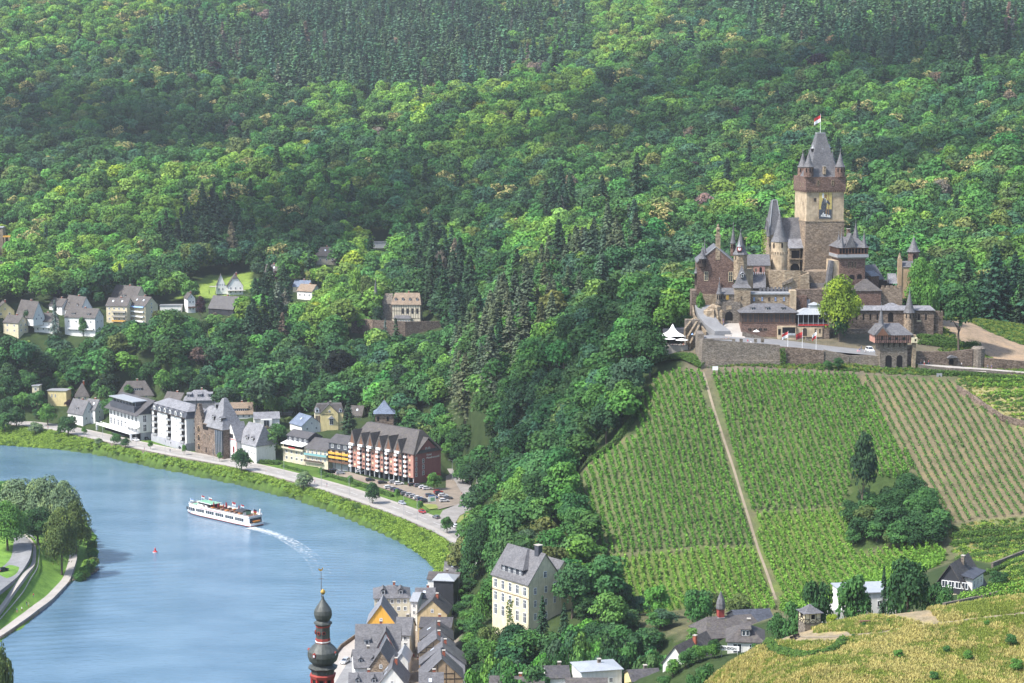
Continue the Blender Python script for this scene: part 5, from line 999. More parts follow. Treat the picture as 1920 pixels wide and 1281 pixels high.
# ramp way on the left with flanking walls
rp=Bld('ramp_wall','sloping pale walls and walkway climbing to the left side of the castle','wall',Y=768,u=1300,v=640)
def slope(B,pts0,pts1,th,mat,name,Yd0,Yd1):
    mb=MB()
    for i in range(len(pts0)-1):
        (u0,v0),(u1,v1)=pts0[i],pts0[i+1]; d0=Yd0+(Yd1-Yd0)*i/(len(pts0)-1); d1=Yd0+(Yd1-Yd0)*(i+1)/(len(pts0)-1); a=B.P(u0,v0,d0); b_=B.P(u1,v1,d1)
        mb.hull([(a[0],d0,a[1]-8),(b_[0],d1,b_[1]-8),(b_[0]+th,d1+.3,b_[1]-8),(a[0]+th,d0+.3,a[1]-8)],[(a[0],d0,a[1]),(b_[0],d1,b_[1]),(b_[0]+th,d1+.3,b_[1]),(a[0]+th,d0+.3,a[1])])
    return B.part(name,mb,mat)
slope(rp,[(1297,572),(1300,590),(1310,605),(1323,622)],None,.6,stone_tan,'parapet',18,2); slope(rp,[(1303,572),(1309,590),(1320,606),(1340,621)],None,6,asphalt_grey,'walkway',17,2.5); slope(rp,[(1318,594),(1328,608),(1343,620),(1352,622)],None,.6,stone_tan,'inner_parapet',12,3)
mb=MB()
for i,(ua,va,ub,vb) in enumerate(((1297,597,1282,616),(1305,602,1287,631),(1309,609,1292,643))):
    a=rp.P(ua,va,6-i*2); b_=rp.P(ub,vb,2-i*2); mb.hull([(a[0],6-i*2,a[1]-9),(b_[0],2-i*2,b_[1]-6),(b_[0]+.7,2-i*2,b_[1]-6),(a[0]+.7,6-i*2,a[1]-9)],[(a[0],6-i*2,a[1]),(b_[0],2-i*2,b_[1]),(b_[0]+.7,2-i*2,b_[1]),(a[0]+.7,6-i*2,a[1])])
rp.part('stepped_buttress',mb,stone_tan); rp.wall(1285,600,1312,650,stone_grey,5,4,'back_wall',4); rp.wall(1308,626,1320,682,stone_grey,-14,10,'side_wall',2)
rc=Bld('rock_outcrop','tan rock bank beside the castle ramp, left of the arched gate','rock',Y=779,u=1322,v=622); mb=MB(); rs=random.Random(9)
for (u,v,r,h) in ((1326,590,2.2,6),(1333,580,2.6,7),(1341,574,2.6,7),(1349,582,2.2,5),(1338,596,3.0,4),(1328,606,2.4,3),(1347,602,2.4,4),(1335,612,2.6,2.5),(1320,600,1.6,4)):
    x_,z_=rc.P(u,v,1.5); q0=len(mb.v); mb.lathe(x_,2.2+rs.uniform(-.5,1),[(r*1.3,z_-9),(r*1.1,z_-h*.5),(r*.95,z_-.6),(r*.55,z_+.3),(.1,z_+.6)],7,0,rs.random()*6); mb.v[q0:]=[(a+rs.uniform(-.35,.35),b_+rs.uniform(-.35,.35),c+rs.uniform(-.4,.4)) for a,b_,c in mb.v[q0:]]
rc.part('rock',mb,stone_tan)
mb=MB(); mb.box(rc.X(1323,621,-4),-5,rc.Z(1330,634,-4),rc.X(1352,621,-4),-4,rc.Z(1330,622,-4)); rc.part('flower_trough',mb,stone_grey)
tw=Bld('garden_terrace_wall','wall of the small hedge garden left of the inner gatehouse','wall',Y=786,u=1303,v=570); tw.wall(1297,545,1306,575,stone_brown,0,8,'masonry',4); tw.wall(1306,552,1352,570,stone_tan,3,1,'masonry',3)
# --- right approach wall, gate and round tower
Ra=Bld('approach_wall','brown outer wall with small roofed gate arch along the castle road','wall',Y=752,u=1721,v=684)
wl(Ra,1719,659,1785,660,690,stone_brown,0,1,'masonry'); wl(Ra,1785,659,1824,655,690,stone_brown,0,1,'masonry'); wl(Ra,1847,671,1990,684,700,stone_brown,-1,1,'masonry'); Ra.hole(1779,673,1788,684,0,True,'gate_arch')
Ra.part('gate_roof',MB().hull([(Ra.X(1776,671,-1),-1.2,Ra.Z(1776,672,-1)),(Ra.X(1795,671,-1),-1.2,Ra.Z(1776,671,-1)),(Ra.X(1795,671,-1),.3,Ra.Z(1776,669,-1)),(Ra.X(1776,671,-1),.3,Ra.Z(1776,670,-1))],[(Ra.X(1783,671,-1),-1.2,Ra.Z(1776,667,-1)),(Ra.X(1786,671,-1),-1.2,Ra.Z(1776,667,-1)),(Ra.X(1786,671,-1),.3,Ra.Z(1776,666,-1)),(Ra.X(1783,671,-1),.3,Ra.Z(1776,666,-1))]),slate_grey)
Ra.lathe(1834,[690,670,653,650],[13,12.5,13,10],stone_grey,1.5,14,'round_tower'); mb=MB()
mb=MB(); zr=Ra.Z(1850,689,-3)
tag(MB().strip([pY(u,v,Y) for u,v,Y in ((1722,682,749),(1780,686,748),(1850,691,747),(1920,697,745),(1990,703,744))],[pY(u,v,Y) for u,v,Y in ((1722,688,745),(1780,692,744),(1850,698,742),(1920,705,740),(1990,712,738))]).build('castle_road',paving),kind='structure')
wl(Ra,1722,684,1780,690,700,stone_grey,-8,.6,'parapet'); wl(Ra,1780,690,1850,694,704,stone_grey,-9,.6,'parapet'); wl(Ra,1850,694,1990,706,710,stone_grey,-11,.6,'parapet')
# --- tent and parasols on their deck
dk=Bld('tent_deck','timber edged terrace deck carrying the white tent left of the castle','deck',Y=766,u=1245,v=650); x0,x1=dk.X(1246,645),dk.X(1290,645); dk.box(x0,0,-3,x1,9,.3,concrete,'deck'); mb=MB()
for i in range(12): mb.cbox(x0+(x1-x0)*i/11,.1,.3,.08,.08,1.0)
mb.box(x0,.05,1.2,x1,.13,1.3); dk.part('railing',mb,wood_grey); dk.wall(1243,617,1292,626,clad_slate,9,5,'grey_shelter',0)
tn_=Bld('white_tent','peaked white marquee tent on the terrace left of the castle','tent',Y=769,u=1263,v=640); x0,x1=tn_.X(1245,630),tn_.X(1285,630); xm=(x0+x1)/2-.5; za=tn_.Z(1262,608,3); ze=tn_.Z(1262,631,0); mb=MB(); seg=16; prof=[(1.06,0),(1.0,.02),(.72,.16),(.45,.36),(.22,.65),(.03,1.0)]
rings=[]
for r,t in prof:
    ring=[]
    for i in range(seg):
        a=2*PI*i/seg+PI/4; q=1/max(abs(math.cos(a)),abs(math.sin(a))); q=q*(1-t)+1*t; ring.append((xm+math.cos(a)*q*r*(x1-x0)/2,3.6+math.sin(a)*q*r*3.4,ze+(za-ze)*t))
    rings.append(ring)
for a,b_ in zip(rings,rings[1:]): mb.hull(a,b_,capb=False,capt=False)
CLEAR.append((1238,598,1305,658,770)); tn_.part('canopy',mb,canvas); mb=MB()
for sx in (x0,x1):
    for yy in (.4,6.8): mb.tube((sx,yy,-1),(sx,yy,ze+.2),.1,5)
tn_.part('pole',mb,white_paint)
def parasol(u,v,Y,r,h,mat,label,closed=False,group=None,z=None):
    p=pY(u,v,Y); e=empty('parasol',p,0,label,'parasol',group); MB().tube((0,0,0),(0,0,h),.05,5).build('pole',wood_grey,e); mb=MB()
    if closed: mb.lathe(0,0,[(.08,h*.25),(.28,h*.45),(.2,h*.85),(.03,h+.1)],8)
    else: mb.lathe(0,0,[(r,h-.35),(r*.98,h-.28),(r*.5,h),(.05,h+.35)],8)
    mb.build('canopy',mat,e); return e
parasol(1256,646,766,2.2,2.4,canvas,'white parasol in front of the peaked white tent, left one',group='white parasols by the tent'); parasol(1278,648,765.5,2.5,2.4,canvas,'white parasol in front of the peaked white tent, right one',group='white parasols by the tent'); parasol(1298,637,767,.5,2.2,pane_blue,'small blue parasol beside the sloping buttress walls')
parasol(1418,632,770,1.3,2.4,canvas,'folded cream parasol on the castle terrace before the restaurant hall',closed=False)
flag('flag_on_pole','red and white flag on a pole behind the brown castle wall',1477,657,622,750,[red_paint,white_paint],627,2.6,2.0)
flag('flag_on_pole','plain red flag on a pole above the brown castle wall',1504,663,621,749.5,[red_paint,wine_red],627,2.8,2.0)
flag('flag_on_pole','limp white and red flag on the rightmost of the three wall poles',1530,663,621,749.5,[white_paint,red_paint],628,1.8,2.2)
# ------------------------------------------------------------------ houses
def hs(label,u0,u1,ve,vr,vb,yaw=0,dep=10,ax='y',wm=None,rm=None,Y=None,ze=None,zg=None,fw=(0,0),sw=(0,0),side='R',hip=0,half=0,over=.45,win=(1.1,1.4),frame=None,name='house',cat='house',dorm=None,chim=1,sky=0,group=None,pane=None,mull=1,storey=None,arch=False,w=None,foot=True,band=None):
    """u0,u1 front corners; ve eaves, vr ridge, vb lowest visible row"""
    if Y and Y>800 and foot: Y=float(cast((u0+u1)/2,vb)[1])+1
    o=pZ(u0,ve,ze) if Y is None else pY(u0,ve,Y)
    zE=o[2]; zb=pY((u0+u1)/2,vb,o[1])[2]; g=zg if zg is not None else min(zb,float(ground(o[0],o[1])) if foot else zb)
    B=Bld(name,label,cat,Y=o[1],u=u0,v=ve,yaw=R(yaw),group=group); B.o=np.array([o[0],o[1],g]); B.e.location=B.o.tolist()
    x1=B.X(u1,ve) if w is None else w; e=zE-g; zr=B.Z((u0+u1)/2,vr,0 if ax=='y' else dep/2); zr=max(zr,e+.4); x1=max(x1,1.5); B.W=x1;B.E=e;B.D=dep;B.ZR=zr
    lo=min(zb-g,e-2); B.LO=max(lo,0)
    w_,r_=B.gable(0,x1,-3,e,zr,0,dep,wm or plaster_white,rm or slate_grey,over,ax,hip,half=half); B.roof=r_; B.wl=w_
    lo=B.LO
    if fw[0]: B.grid(.4,x1-.4,lo+.2,e-.1,fw[0],fw[1],win[0],min(win[1],(e-lo)/max(1,fw[1])*.62),0,'F',frame,pane,mull,arch=arch)
    if sw[0]: B.grid(.6,dep-.6,lo+.2,e-.1,sw[0],sw[1],win[0],min(win[1],(e-lo)/max(1,sw[1])*.62),x1 if side=='R' else 0,side,frame,pane,mull)
    if ax=='y' and zr-e>2.6 and not half: B.winm(x1/2-.45,e+.3,x1/2+.45,e+1.5,0,frame,pane)
    if ax=='x' and not hip and zr-e>2.6 and sw[0]: B.winm(dep/2-.45,e+.3,dep/2+.45,e+1.5,x1 if side=='R' else 0,frame,pane,side=side)
    if dorm and ax=='x':
        n,dw,dh=dorm; k=(zr-e)/(dep/2); 
        for i in range(n): yy=dep*.13; B.dormer(x1*(i+.5)/n,yy,e+k*yy-.1,dw,dh,dh/k+1,clad_slate,rm or slate_grey,'shed' if dw>1.8 else 'gable',parent=r_,frame=frame,nw=max(1,int(dw/1.2)))
    if chim: B.chimney(x1*.5+.8,dep*.55 if ax=='y' else dep*.5+.6,zr-.3,.8,1.2,brick if chim==1 else stone_grey,r_)
    if sky:
        k=math.atan((zr-e)/(dep/2)) if ax=='x' else math.atan((zr-e)/(x1/2))
        for i in range(sky):
            if ax=='x': yy=dep*.27; B.skylight(x1*(i+.6)/(sky+.3),yy,e+math.tan(k)*yy+.26,1.0,1.4,k,'F',r_)
            else: xx=x1*.27; B.skylight(xx,dep*(i+.5)/sky,e+math.tan(k)*xx+.26,1.4,1.0,k,'L',r_)
    if band: B.part('storey_band',MB().box(-.04,-.05,e*band,x1+.04,-.01,e*band+.25),concrete)
    if foot:
        n=int(max(x1,dep)/5)+1
        for i in range(n):
            for j in range(n): B.foot(2.6,x1*(i+.5)/n,dep*(j+.5)/n,o[2]-e+B.LO-.3)
        B.clear(u0-3,min(vr,ve),u1+3,vb)
    return B
# ---- hillside houses at the left
hs('yellow gabled house cut by the left edge of the photo on the hillside',-8,27,583,567,596,20,10,'y',plaster_yellow,slate_brown,Y=1235,fw=(2,1),name='house')
hs('white house with dark slate roof and right hand gable, hillside far left',30,62,591,563,598,-42,8,'x',plaster_white,slate_brown,Y=1230,fw=(2,1),sw=(2,1),dorm=(1,3,1.2))
hs('brown roofed cream house half hidden below the yellow hillside house',6,34,604,591,624,-25,9,'x',plaster_cream,slate_brown,Y=1212,fw=(2,2),sw=(2,2))
b=hs('grey roofed white house with balcony band beside the blue cedar',64,98,602,587,622,-12,9,'x',plaster_white,slate_brown,Y=1208,fw=(3,2),sw=(1,2)); b.balcony(0,b.W,b.LO+2.6,0,1.2,.8)
hs('small brown roofed house behind the blue cedar, copper beech above it',92,116,572,559,580,-35,8,'x',plaster_white,slate_brown,Y=1250,fw=(2,1),sw=(1,1))
hs('white house with two dark dormers and tall blank right hand gable',118,150,578,554,590,-45,9,'x',plaster_white,slate_brown,Y=1238,fw=(3,1),sw=(2,1),dorm=(2,1.5,1.2))
b=hs('wide white house with long low brown roof on the hillside',121,178,594,578,626,-18,10,'x',plaster_white,slate_brown,Y=1212,fw=(4,2),sw=(2,2),dorm=(2,2.4,1.0)); b.balcony(b.W*.1,b.W*.5,b.LO+3,0,1.2,.8); b.balcony(b.W*.6,b.W*.95,b.LO+3,0,1.2,.8)
hs('large pale house with broad brown roof, topmost of the stepped apartment group',206,252,562,535,575,-38,11,'x',plaster_cream,slate_brown,Y=1250,fw=(2,1),sw=(2,1),dorm=(1,3,1.3))
b=hs('stepped cream apartment house with red brown balconies, left of the blue awning one',199,238,573,559,603,-14,9,'x',plaster_cream,slate_brown,Y=1228,fw=(4,3),sw=(1,3),sky=2)
for k in range(3): b.balcony(b.W*.3,b.W*.95,b.LO+.3+k*2.7,0,1.4,.8,plaster_orange if k==0 else concrete)
b=hs('cream apartment house with blue awning on its top balcony and plain right gable',243,272,571,555,602,-38,10,'x',plaster_cream,slate_brown,Y=1225,fw=(2,3),sw=(1,4),sky=2)
for k in range(3): b.balcony(b.W*.1,b.W*.95,b.LO+.2+k*2.8,0,1.4,.8)
b.part('blue_awning',MB().hull([(b.W*.1,-1.6,b.E-1.2),(b.W*.95,-1.6,b.E-1.2),(b.W*.95,0,b.E-.4),(b.W*.1,0,b.E-.4)],[(b.W*.1,-1.6,b.E-1.1),(b.W*.95,-1.6,b.E-1.1),(b.W*.95,0,b.E-.3),(b.W*.1,0,b.E-.3)]),pane_blue)
def flatb(label,u0,u1,vt,vb,Y,dep=8,wm=None,yaw=0,fw=(0,0),name='flat_roofed_building',rm=None,cat='house'):
    Y=float(cast((u0+u1)/2,vb)[1])+1 if Y>800 else Y
    o=pY(u0,vt,Y); B=Bld(name,label,cat,Y=Y,u=u0,v=vb,yaw=R(yaw)); x1=B.X(u1,vt); zt=B.Z((u0+u1)/2,vt); B.box(0,0,-4,x1,dep,zt,wm or plaster_white,'wall'); B.part('flat_roof',MB().box(-.4,-.4,zt,x1+.4,dep+.4,zt+.25),rm or lead); B.W=x1;B.E=zt
    if fw[0]: B.grid(.3,x1-.3,.2,zt-.1,fw[0],fw[1],1.3,min(1.6,zt/fw[1]*.6))
    B.clear(u0-2,vt,u1+2,vb); 
    for i in range(int(x1/4)+1): B.foot(3,i*4,dep/2,B.o[2]-.3)
    return B
flatb('long white flat roofed wing beside the cream apartment house',300,340,573,582,1232,6)
b=hs('white chalet style house with wooden balconies behind the copper tree',352,366,560,551,586,20,11,'y',plaster_white,slate_brown,Y=1222,fw=(2,2),sw=(3,2)); b.balcony(0,b.W,b.LO+2.8,0,1.2,.8,wood_brown)
b=hs('black timber barn like house with wide dark roof on the hillside',391,437,577,555,588,-28,11,'x',clad_black,slate_dark,Y=1215,fw=(3,1),sw=(2,1),frame=wood_dark); b.winm(4,b.LO,6,b.E-.3,b.W,white_paint,glass,side='R')
b=hs('white villa with curved gambrel gable, standing above a bright lawn',427,456,537,515,552,10,9,'y',plaster_white,slate_brown,Y=1270,fw=(3,2),half=.35,sw=(2,1),side='L')
b.part('cross_gable',MB().hull([(-7,1.5,b.LO),(0,1.5,b.LO),(0,8,b.LO),(-7,8,b.LO)],[(-7,1.5,b.E),(0,1.5,b.E),(0,8,b.E),(-7,8,b.E)]).hull([(-6.6,1.5,b.E),(-1.2,1.5,b.E),(-1.2,8,b.E),(-6.6,8,b.E)],[(-3.95,1.5,b.ZR),(-3.85,1.5,b.ZR),(-3.85,8,b.ZR),(-3.95,8,b.ZR)]),plaster_white)
mb=MB(); 
for sg,xa in ((-1,-6.9),(1,-.9)): q=[(-3.9,1.2,b.ZR+.1),(xa,1.2,b.E-.1),(xa,8,b.E-.1),(-3.9,8,b.ZR+.1)]; mb.hull(q,[(x,y,z+.2) for x,y,z in q])
b.part('cross_roof',mb,slate_brown); b.part('terrace_roof',MB().box(-11,-1,b.E-.2,-6.5,3,b.E+.05).box(-.5,-1.6,b.E-2.8,b.W+1.5,0,b.E-2.6),concrete)
for k in range(4): b.winm(-6.3+k*1.3,b.E+.2,-5.6+k*1.3,b.E+1.6,1.5)
for k in range(2): b.winm(-5.8+k*2.2,b.E-2.6,-4.7+k*2.2,b.E-1.0,1.5)
hs('small white house with two roof windows beside a dark conifer on the upper slope',497,519,510,496,521,-12,7,'x',plaster_white,slate_brown,Y=1335,fw=(2,1),sky=2,sw=(1,1))
hs('pale house with bluish roof, rear one of two among the garden trees',549,578,537,526,547,-16,8,'x',plaster_cream,slate_blue,Y=1300,fw=(2,1))
hs('white house with weathered brown roof, front one of two among the garden trees',557,585,545,533,560,-30,9,'x',plaster_white,tile_tan,Y=1285,fw=(3,1),sw=(1,1))
hs('grey brown hip roofed house high on the slope above the copper beech',594,630,479,463,496,10,9,'x',plaster_pale,slate_brown,Y=1400,fw=(3,1),hip=3,sky=1)
b=flatb('white flat roofed bungalow with tall pinkish chimney high on the slope',698,731,455,464,1420,7); b.part('tall_chimney',MB().cbox(b.W+1,1,-4,1.4,1.4,b.E+5),plaster_pink)
hs('white shed with grey roof deep in the woods, near the left edge',52,61,544,540,548,0,4,'x',plaster_white,lead,Y=1290,chim=0)
b=hs('brick ruin like tower house on a viaduct at the left edge of the woods',-12,5,427,425,478,0,8,'x',stone_tan,lead,Y=1460,name='brick_tower',cat='tower',chim=0); b.part('terrace',MB().box(b.W,0,b.E-6.5,b.W+5,6,b.E-5.5),plaster_orange)
for k in range(2): b.part('pier',MB().box(b.W+.5+k*3,0,b.E-20,b.W+1.6+k*3,3,b.E-6.5),stone_tan)
# ---- villa with spire on its terrace
V=hs('half timbered villa with tan roof and very slim spire on a walled terrace',735,788,569,549,606,-4,11,'x',plaster_pale,tile_tan,Y=1163,fw=(0,0),name='villa',dorm=(4,1.3,1.3),hip=1,over=.6)
zf=V.E; mb=MB(); n=12
for i in range(n+1): xx=V.W*i/n; mb.box(xx-.09,-.07,V.LO+2.6,xx+.09,-.01,zf)
for zz in (V.LO+2.6,zf-.3,(V.LO+2.6+zf)/2): mb.box(0,-.09,zz,V.W,-.02,zz+.2)
V.part('timber_frame',mb,wood_dark); V.grid(V.W*.3,V.W*.98,V.LO+3,zf-.3,4,1,1.3,3.0,0,'F',wood_dark)
V.part('bay',MB().box(V.W*.08,-3,V.LO-.5,V.W*.68,0,V.LO+3),plaster_pale); V.part('bay_roof',MB().hull([(V.W*.05,-3.5,V.LO+3),(V.W*.71,-3.5,V.LO+3),(V.W*.71,0,V.LO+3),(V.W*.05,0,V.LO+3)],[(V.W*.12,-.6,V.LO+4.6),(V.W*.6,-.6,V.LO+4.6),(V.W*.6,0,V.LO+4.6),(V.W*.12,0,V.LO+4.6)]),slate_grey); V.grid(V.W*.1,V.W*.66,V.LO,V.LO+3,6,1,.9,1.5,-3)
V.part('left_wing',MB().box(-6,1,-3,0,10,V.E-.5).hull([(-6.3,.7,V.E-.5),(0,.7,V.E-.5),(0,10,V.E-.5),(-6.3,10,V.E-.5)],[(-4.4,4,V.ZR-.5),(0,4,V.ZR-.5),(0,6,V.ZR-.5),(-4.4,6,V.ZR-.5)]),stone_grey)
V.turret(704.5,600,561,520,4.6,plaster_cream,slate_grey,-.5,8,1.25)
wallpath([(660,607),(700,612),(760,615),(832,614)],3.6,.8,stone_brown,'brown retaining wall carrying the terrace of the villa with the spire',Ys=[1163,1152,1150,1158],down=5)
CLEAR.append((662,560,835,618,1150))
# ---- houses at the foot of the far slope
flatb('glazed stair block with dark frame half hidden by trees, far left shore',61,73,724,757,1105,6,plaster_cream,0,(1,3))
b=flatb('pale yellow flat roofed block with planted pergola beneath',90,124,733,760,1110,8,plaster_yellow,-8); b.winm(2,b.E-3.6,2.7,b.E-1.8); b.winm(4,b.E-3.6,4.7,b.E-1.8)
hs('cream house with tall grey hipped roof behind the two small shore houses',141,167,742,718,752,10,9,'x',plaster_cream,slate_brown,Y=1115,fw=(2,1),hip=3.5)
hs('small white house with grey roof and ivy covered garden wall on the shore road',127,155,772,748,790,-42,8,'x',plaster_white,slate_grey,Y=1090,fw=(1,1),sw=(2,1),dorm=(1,2,1.1))
hs('small white gabled house with brown door strip, right of the ivy covered one',158,178,766,748,788,-30,7,'x',plaster_white,slate_grey,Y=1082,fw=(2,2),sw=(1,2),sky=2)
hs('large cream house with broad bell shaped brown roof and dark ribbon dormer',222,286,739,714,748,8,12,'x',plaster_cream,slate_brown,Y=1125,fw=(3,1),hip=4,dorm=(1,7,1.2),over=1)
hs('brown roofed yellow gable house squeezed between two hotels',306,336,752,735,756,-30,8,'x',plaster_yellow,slate_brown,Y=1095,fw=(0,0),sw=(1,1))
b=hs('pale grey slate clad guest house with mansard roof behind the brown stone villa',345,404,750,731,775,6,12,'x',slate_light,slate_light,Y=1080,fw=(0,0),hip=5,dorm=(3,2.4,1.6))
b=hs('tan roofed house with long dark ribbon dormer behind the slate villa',428,474,777,755,785,8,11,'x',plaster_white,tile_tan,Y=1062,fw=(4,1),dorm=(1,8,1.4))
b=hs('white bungalow with grey roof and large dark window on a garden slope',477,524,786,773,800,10,10,'x',plaster_white,slate_light,Y=1045,fw=(0,0),chim=0); b.winm(b.W*.35,b.LO+.2,b.W*.6,b.E-.3,0,grey_paint); b.part('front_gable',MB().hull([(b.W*.25,-2,b.LO-1),(b.W*.7,-2,b.LO-1),(b.W*.7,0,b.LO-1),(b.W*.25,0,b.LO-1)],[(b.W*.25,-2,b.E),(b.W*.7,-2,b.E),(b.W*.7,0,b.E),(b.W*.25,0,b.E)]),plaster_white); b.winm(b.W*.36,b.LO,b.W*.58,b.E-.4,-2,grey_paint)
b=hs('white gabled house with blue grey roof and small square window, facing right',566,603,799,781,812,33,13,'y',plaster_white,slate_blue,Y=1018,fw=(2,1),sky=1,chim=0)
b=hs('yellow guest house with pointed gable and dark mansard roof',601,634,775,759,806,8,9,'y',plaster_yellow,slate_dark,Y=1045,fw=(0,0),chim=2,name='guest_house'); b.text('HAUS',b.W*.28,b.E+.2,.75,black_paint); b.text('ERHOLUNG',b.W*.10,b.E-1.0,.75,black_paint)
b.winm(b.W*.5,b.E-6,b.W*.72,b.E-2.6,0,white_paint); b.part('canopy_gable',MB().hull([(b.W*.42,-1,b.E-2.8),(b.W*.8,-1,b.E-2.8),(b.W*.62,-1,b.E-1.2)],[(b.W*.42,0,b.E-2.8),(b.W*.8,0,b.E-2.8),(b.W*.62,0,b.E-1.2)]),lead)
b.part('right_wing',MB().box(b.W,1,-3,b.W+2.6,9,b.E),plaster_yellow); b.part('mansard_wing',MB().hull([(-3,.8,b.E),(b.W+3,.8,b.E),(b.W+3,9.4,b.E),(-3,9.4,b.E)],[(-1.5,2.4,b.ZR-.2),(b.W+2,2.4,b.ZR-.2),(b.W+2,8.2,b.ZR-.2),(-1.5,8.2,b.ZR-.2)]),slate_brown,b.roof)
b.part('left_wing',MB().box(-2.7,1,-3,0,9,b.E),plaster_cream); b.dormer(-1.6,.9,b.E+.2,2,1.8,2,white_paint,slate_light); b.dormer(b.W+1.2,.9,b.E+.2,1.4,1.4,2,white_paint,slate_light)
for k in range(3): b.winm(-2.4+k*.85,b.E-4.6,-1.85+k*.85,b.E-1.4,1,wood_brown,arch=False)
hs('plain brown roof with two roof windows right of the yellow guest house',645,678,779,761,782,-8,10,'x',plaster_cream,slate_brown,Y=1060,sky=2,chim=0)
hs('tiny garden hut with pale flat roof on the slope behind the shore houses',527,548,774,771,778,0,4,'x',wood_grey,lead,Y=1070,chim=0,name='garden_hut')
# chapel tower
b=Bld('chapel_tower','square brown chapel tower with flared blue grey pyramid roof behind the red hotel','tower',Y=988,u=703.5,v=800,yaw=R(3)); x1=b.X(738,785); zt=b.Z(720,776); b.box(0,0,-10,x1,8.4,zt,stone_brown,'wall'); b.hole(707,781,711,790); b.hole(725,781,729,790); b.pyramid(0,x1,0,8.4,zt,b.Z(720,750,4),slate_blue,.9,flare=.22); b.part('finial',MB().tube((x1/2,4.2,b.Z(720,750,4)-.5),(x1/2,4.2,b.Z(720,743,4)),.06,5),gold); b.clear(700,745,742,790)
# ---- the river front: white hotel
def front(label,A,B_,z,ve,dep,name='hotel',cat='hotel',wm=None,group=None):
    b=Bld(name,label,cat,A=A,B=B_,z=z,group=group); b.E=b.Z(B_[0],ve,0); b.D=dep; n=int(b.w/6)+1
    for i in range(n+1): b.foot(6,b.w*i/n,dep/2,5.8); b.foot(4,b.w*i/n,dep,5.8)
    b.clear(A[0]-4,A[1]-70,B_[0]+24,B_[1]+2,2); return b
W_=front('white hotel with dark wooden eaves, long terrace and grey flat roof pavilion on top',(206,808),(262,825),6.2,778,17)
e=W_.E; w=W_.w; print('white hotel',w,e)
W_.box(0,0,3.5,w,17,e,plaster_white,'wall'); W_.box(1,1,-1,w-.3,16,3.5,plaster_grey,'ground_floor')
W_.gable(-1,w+.5,e-.1,e,e+6.5,-1,19,clad_slate,slate_dark,1.2,'x',name='roof_gable'); 
W_.part('roof_terrace',MB().box(3,-.8,e+.4,w-4,5,e+3.4),clad_slate); W_.part('flat_canopy',MB().box(2,-1,e+5.6,w-5,9,e+6.0),metal_grey); W_.part('pavilion_glass',MB().box(3,1,e+3.4,w-6,8,e+5.6),glass); mb=MB()
for i in range(8): mb.cbox(3+(w-9)*i/7,.9,e+3.4,.15,.15,2.2)
W_.part('pavilion_post',mb,grey_paint)
nf=max(3,int(w/4.2)); hh=(e-3.5)/2
for j in range(2):
    for i in range(nf): xa=.8+(w-1.4)*i/nf; W_.winm(xa,3.5+hh*j+.5,xa+2.3,3.5+hh*j+hh-.6,0,white_paint,glass,mull=2)
W_.part('terrace',MB().box(-6,-5,3.1,w-.5,0,3.5).box(-6,-5,3.5,w-.5,-4.85,4.4).box(-6,-5,0,-5.6,-4,3.1).box(w-.9,-5,0,w-.5,-4,3.1),white_paint); mb=MB()
for i in range(13): mb.hull([(x_+.5*math.cos(a),-2.5+.5*math.sin(a),4.2) for a in np.linspace(0,5.2,6) for x_ in [-5+i*(w+3)/13]],[(x_+.1*math.cos(a),-2.5+.1*math.sin(a),4.6) for a in np.linspace(0,5.2,6) for x_ in [-5+i*(w+3)/13]])
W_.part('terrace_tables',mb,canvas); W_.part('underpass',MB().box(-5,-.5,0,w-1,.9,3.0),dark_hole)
for j in range(2):
    for i in range(3): W_.winm(2+i*4.6,3.5+hh*j+.5,4+i*4.6,3.5+hh*j+hh-.6,w,white_paint,glass,side='R')
W_.part('awning',MB().hull([(w*.6,-2.6,6.0),(w+1,-2.6,6.0),(w+1,0,6.9),(w*.6,0,6.9)],[(w*.6,-2.6,6.1),(w+1,-2.6,6.1),(w+1,0,7),(w*.6,0,7)]),canvas)
# ---- grey and white apartment hotel
G_=front('grey white apartment hotel with balcony columns, mansard roof and grey garage floor',(286,825),(350,844),6.2,786,13,'apartment_hotel'); w=G_.w;e=G_.E; print('apt',w,e)
G_.box(0,0,3.2,w,13,e,plaster_white,'wall'); G_.box(-.2,-.6,-1,w+.1,13.2,3.2,plaster_grey,'garage_floor')
for xa in (w*.16,w*.72): G_.part('garage_door',MB().box(xa,-.68,.1,xa+3.2,-.6,2.6),grey_paint)
for xa in (w*.4,w*.56): G_.winm(xa,1,xa+1,2.2,-.62,grey_paint)
fl=(e-3.2)/4
for i,xa in enumerate(np.linspace(.06,.86,5)*w):
    for j in range(4):
        z_=3.2+fl*j; bw=w*.1
        if i in (0,2,4): G_.part('balcony_recess',MB().box(xa,-.03,z_+.2,xa+bw,.0-.01,z_+fl-.2),dark_hole); G_.balcony(xa-.2,xa+bw+.2,z_+.15,0,1.1,.9,lead)
        else: G_.winm(xa,z_+.8,xa+1.1,z_+fl-.5,0,white_paint); G_.winm(xa+1.9,z_+.8,xa+3,z_+fl-.5,0,white_paint)
for j in range(4): G_.winm(4,3.8+fl*j,5.2,5.2+fl*j,w,white_paint,glass,side='R'); 
mb=MB(); mb.hull([(-.5,-.6,e),(w+.6,-.6,e),(w+.6,13.6,e),(-.5,13.6,e)],[(.5,1.1,e+3.4),(w-.5,1.1,e+3.4),(w-.5,12,e+3.4),(.5,12,e+3.4)]); ms=G_.part('mansard',mb,clad_slate)
mb=MB(); mb.hull([(-.1,.6,e+3.4),(w+.1,.6,e+3.4),(w+.1,12.5,e+3.4),(-.1,12.5,e+3.4)],[(6,6,e+6.2),(w-6,6,e+6.2),(w-6,7,e+6.2),(6,7,e+6.2)]); G_.part('roof',mb,slate_light)
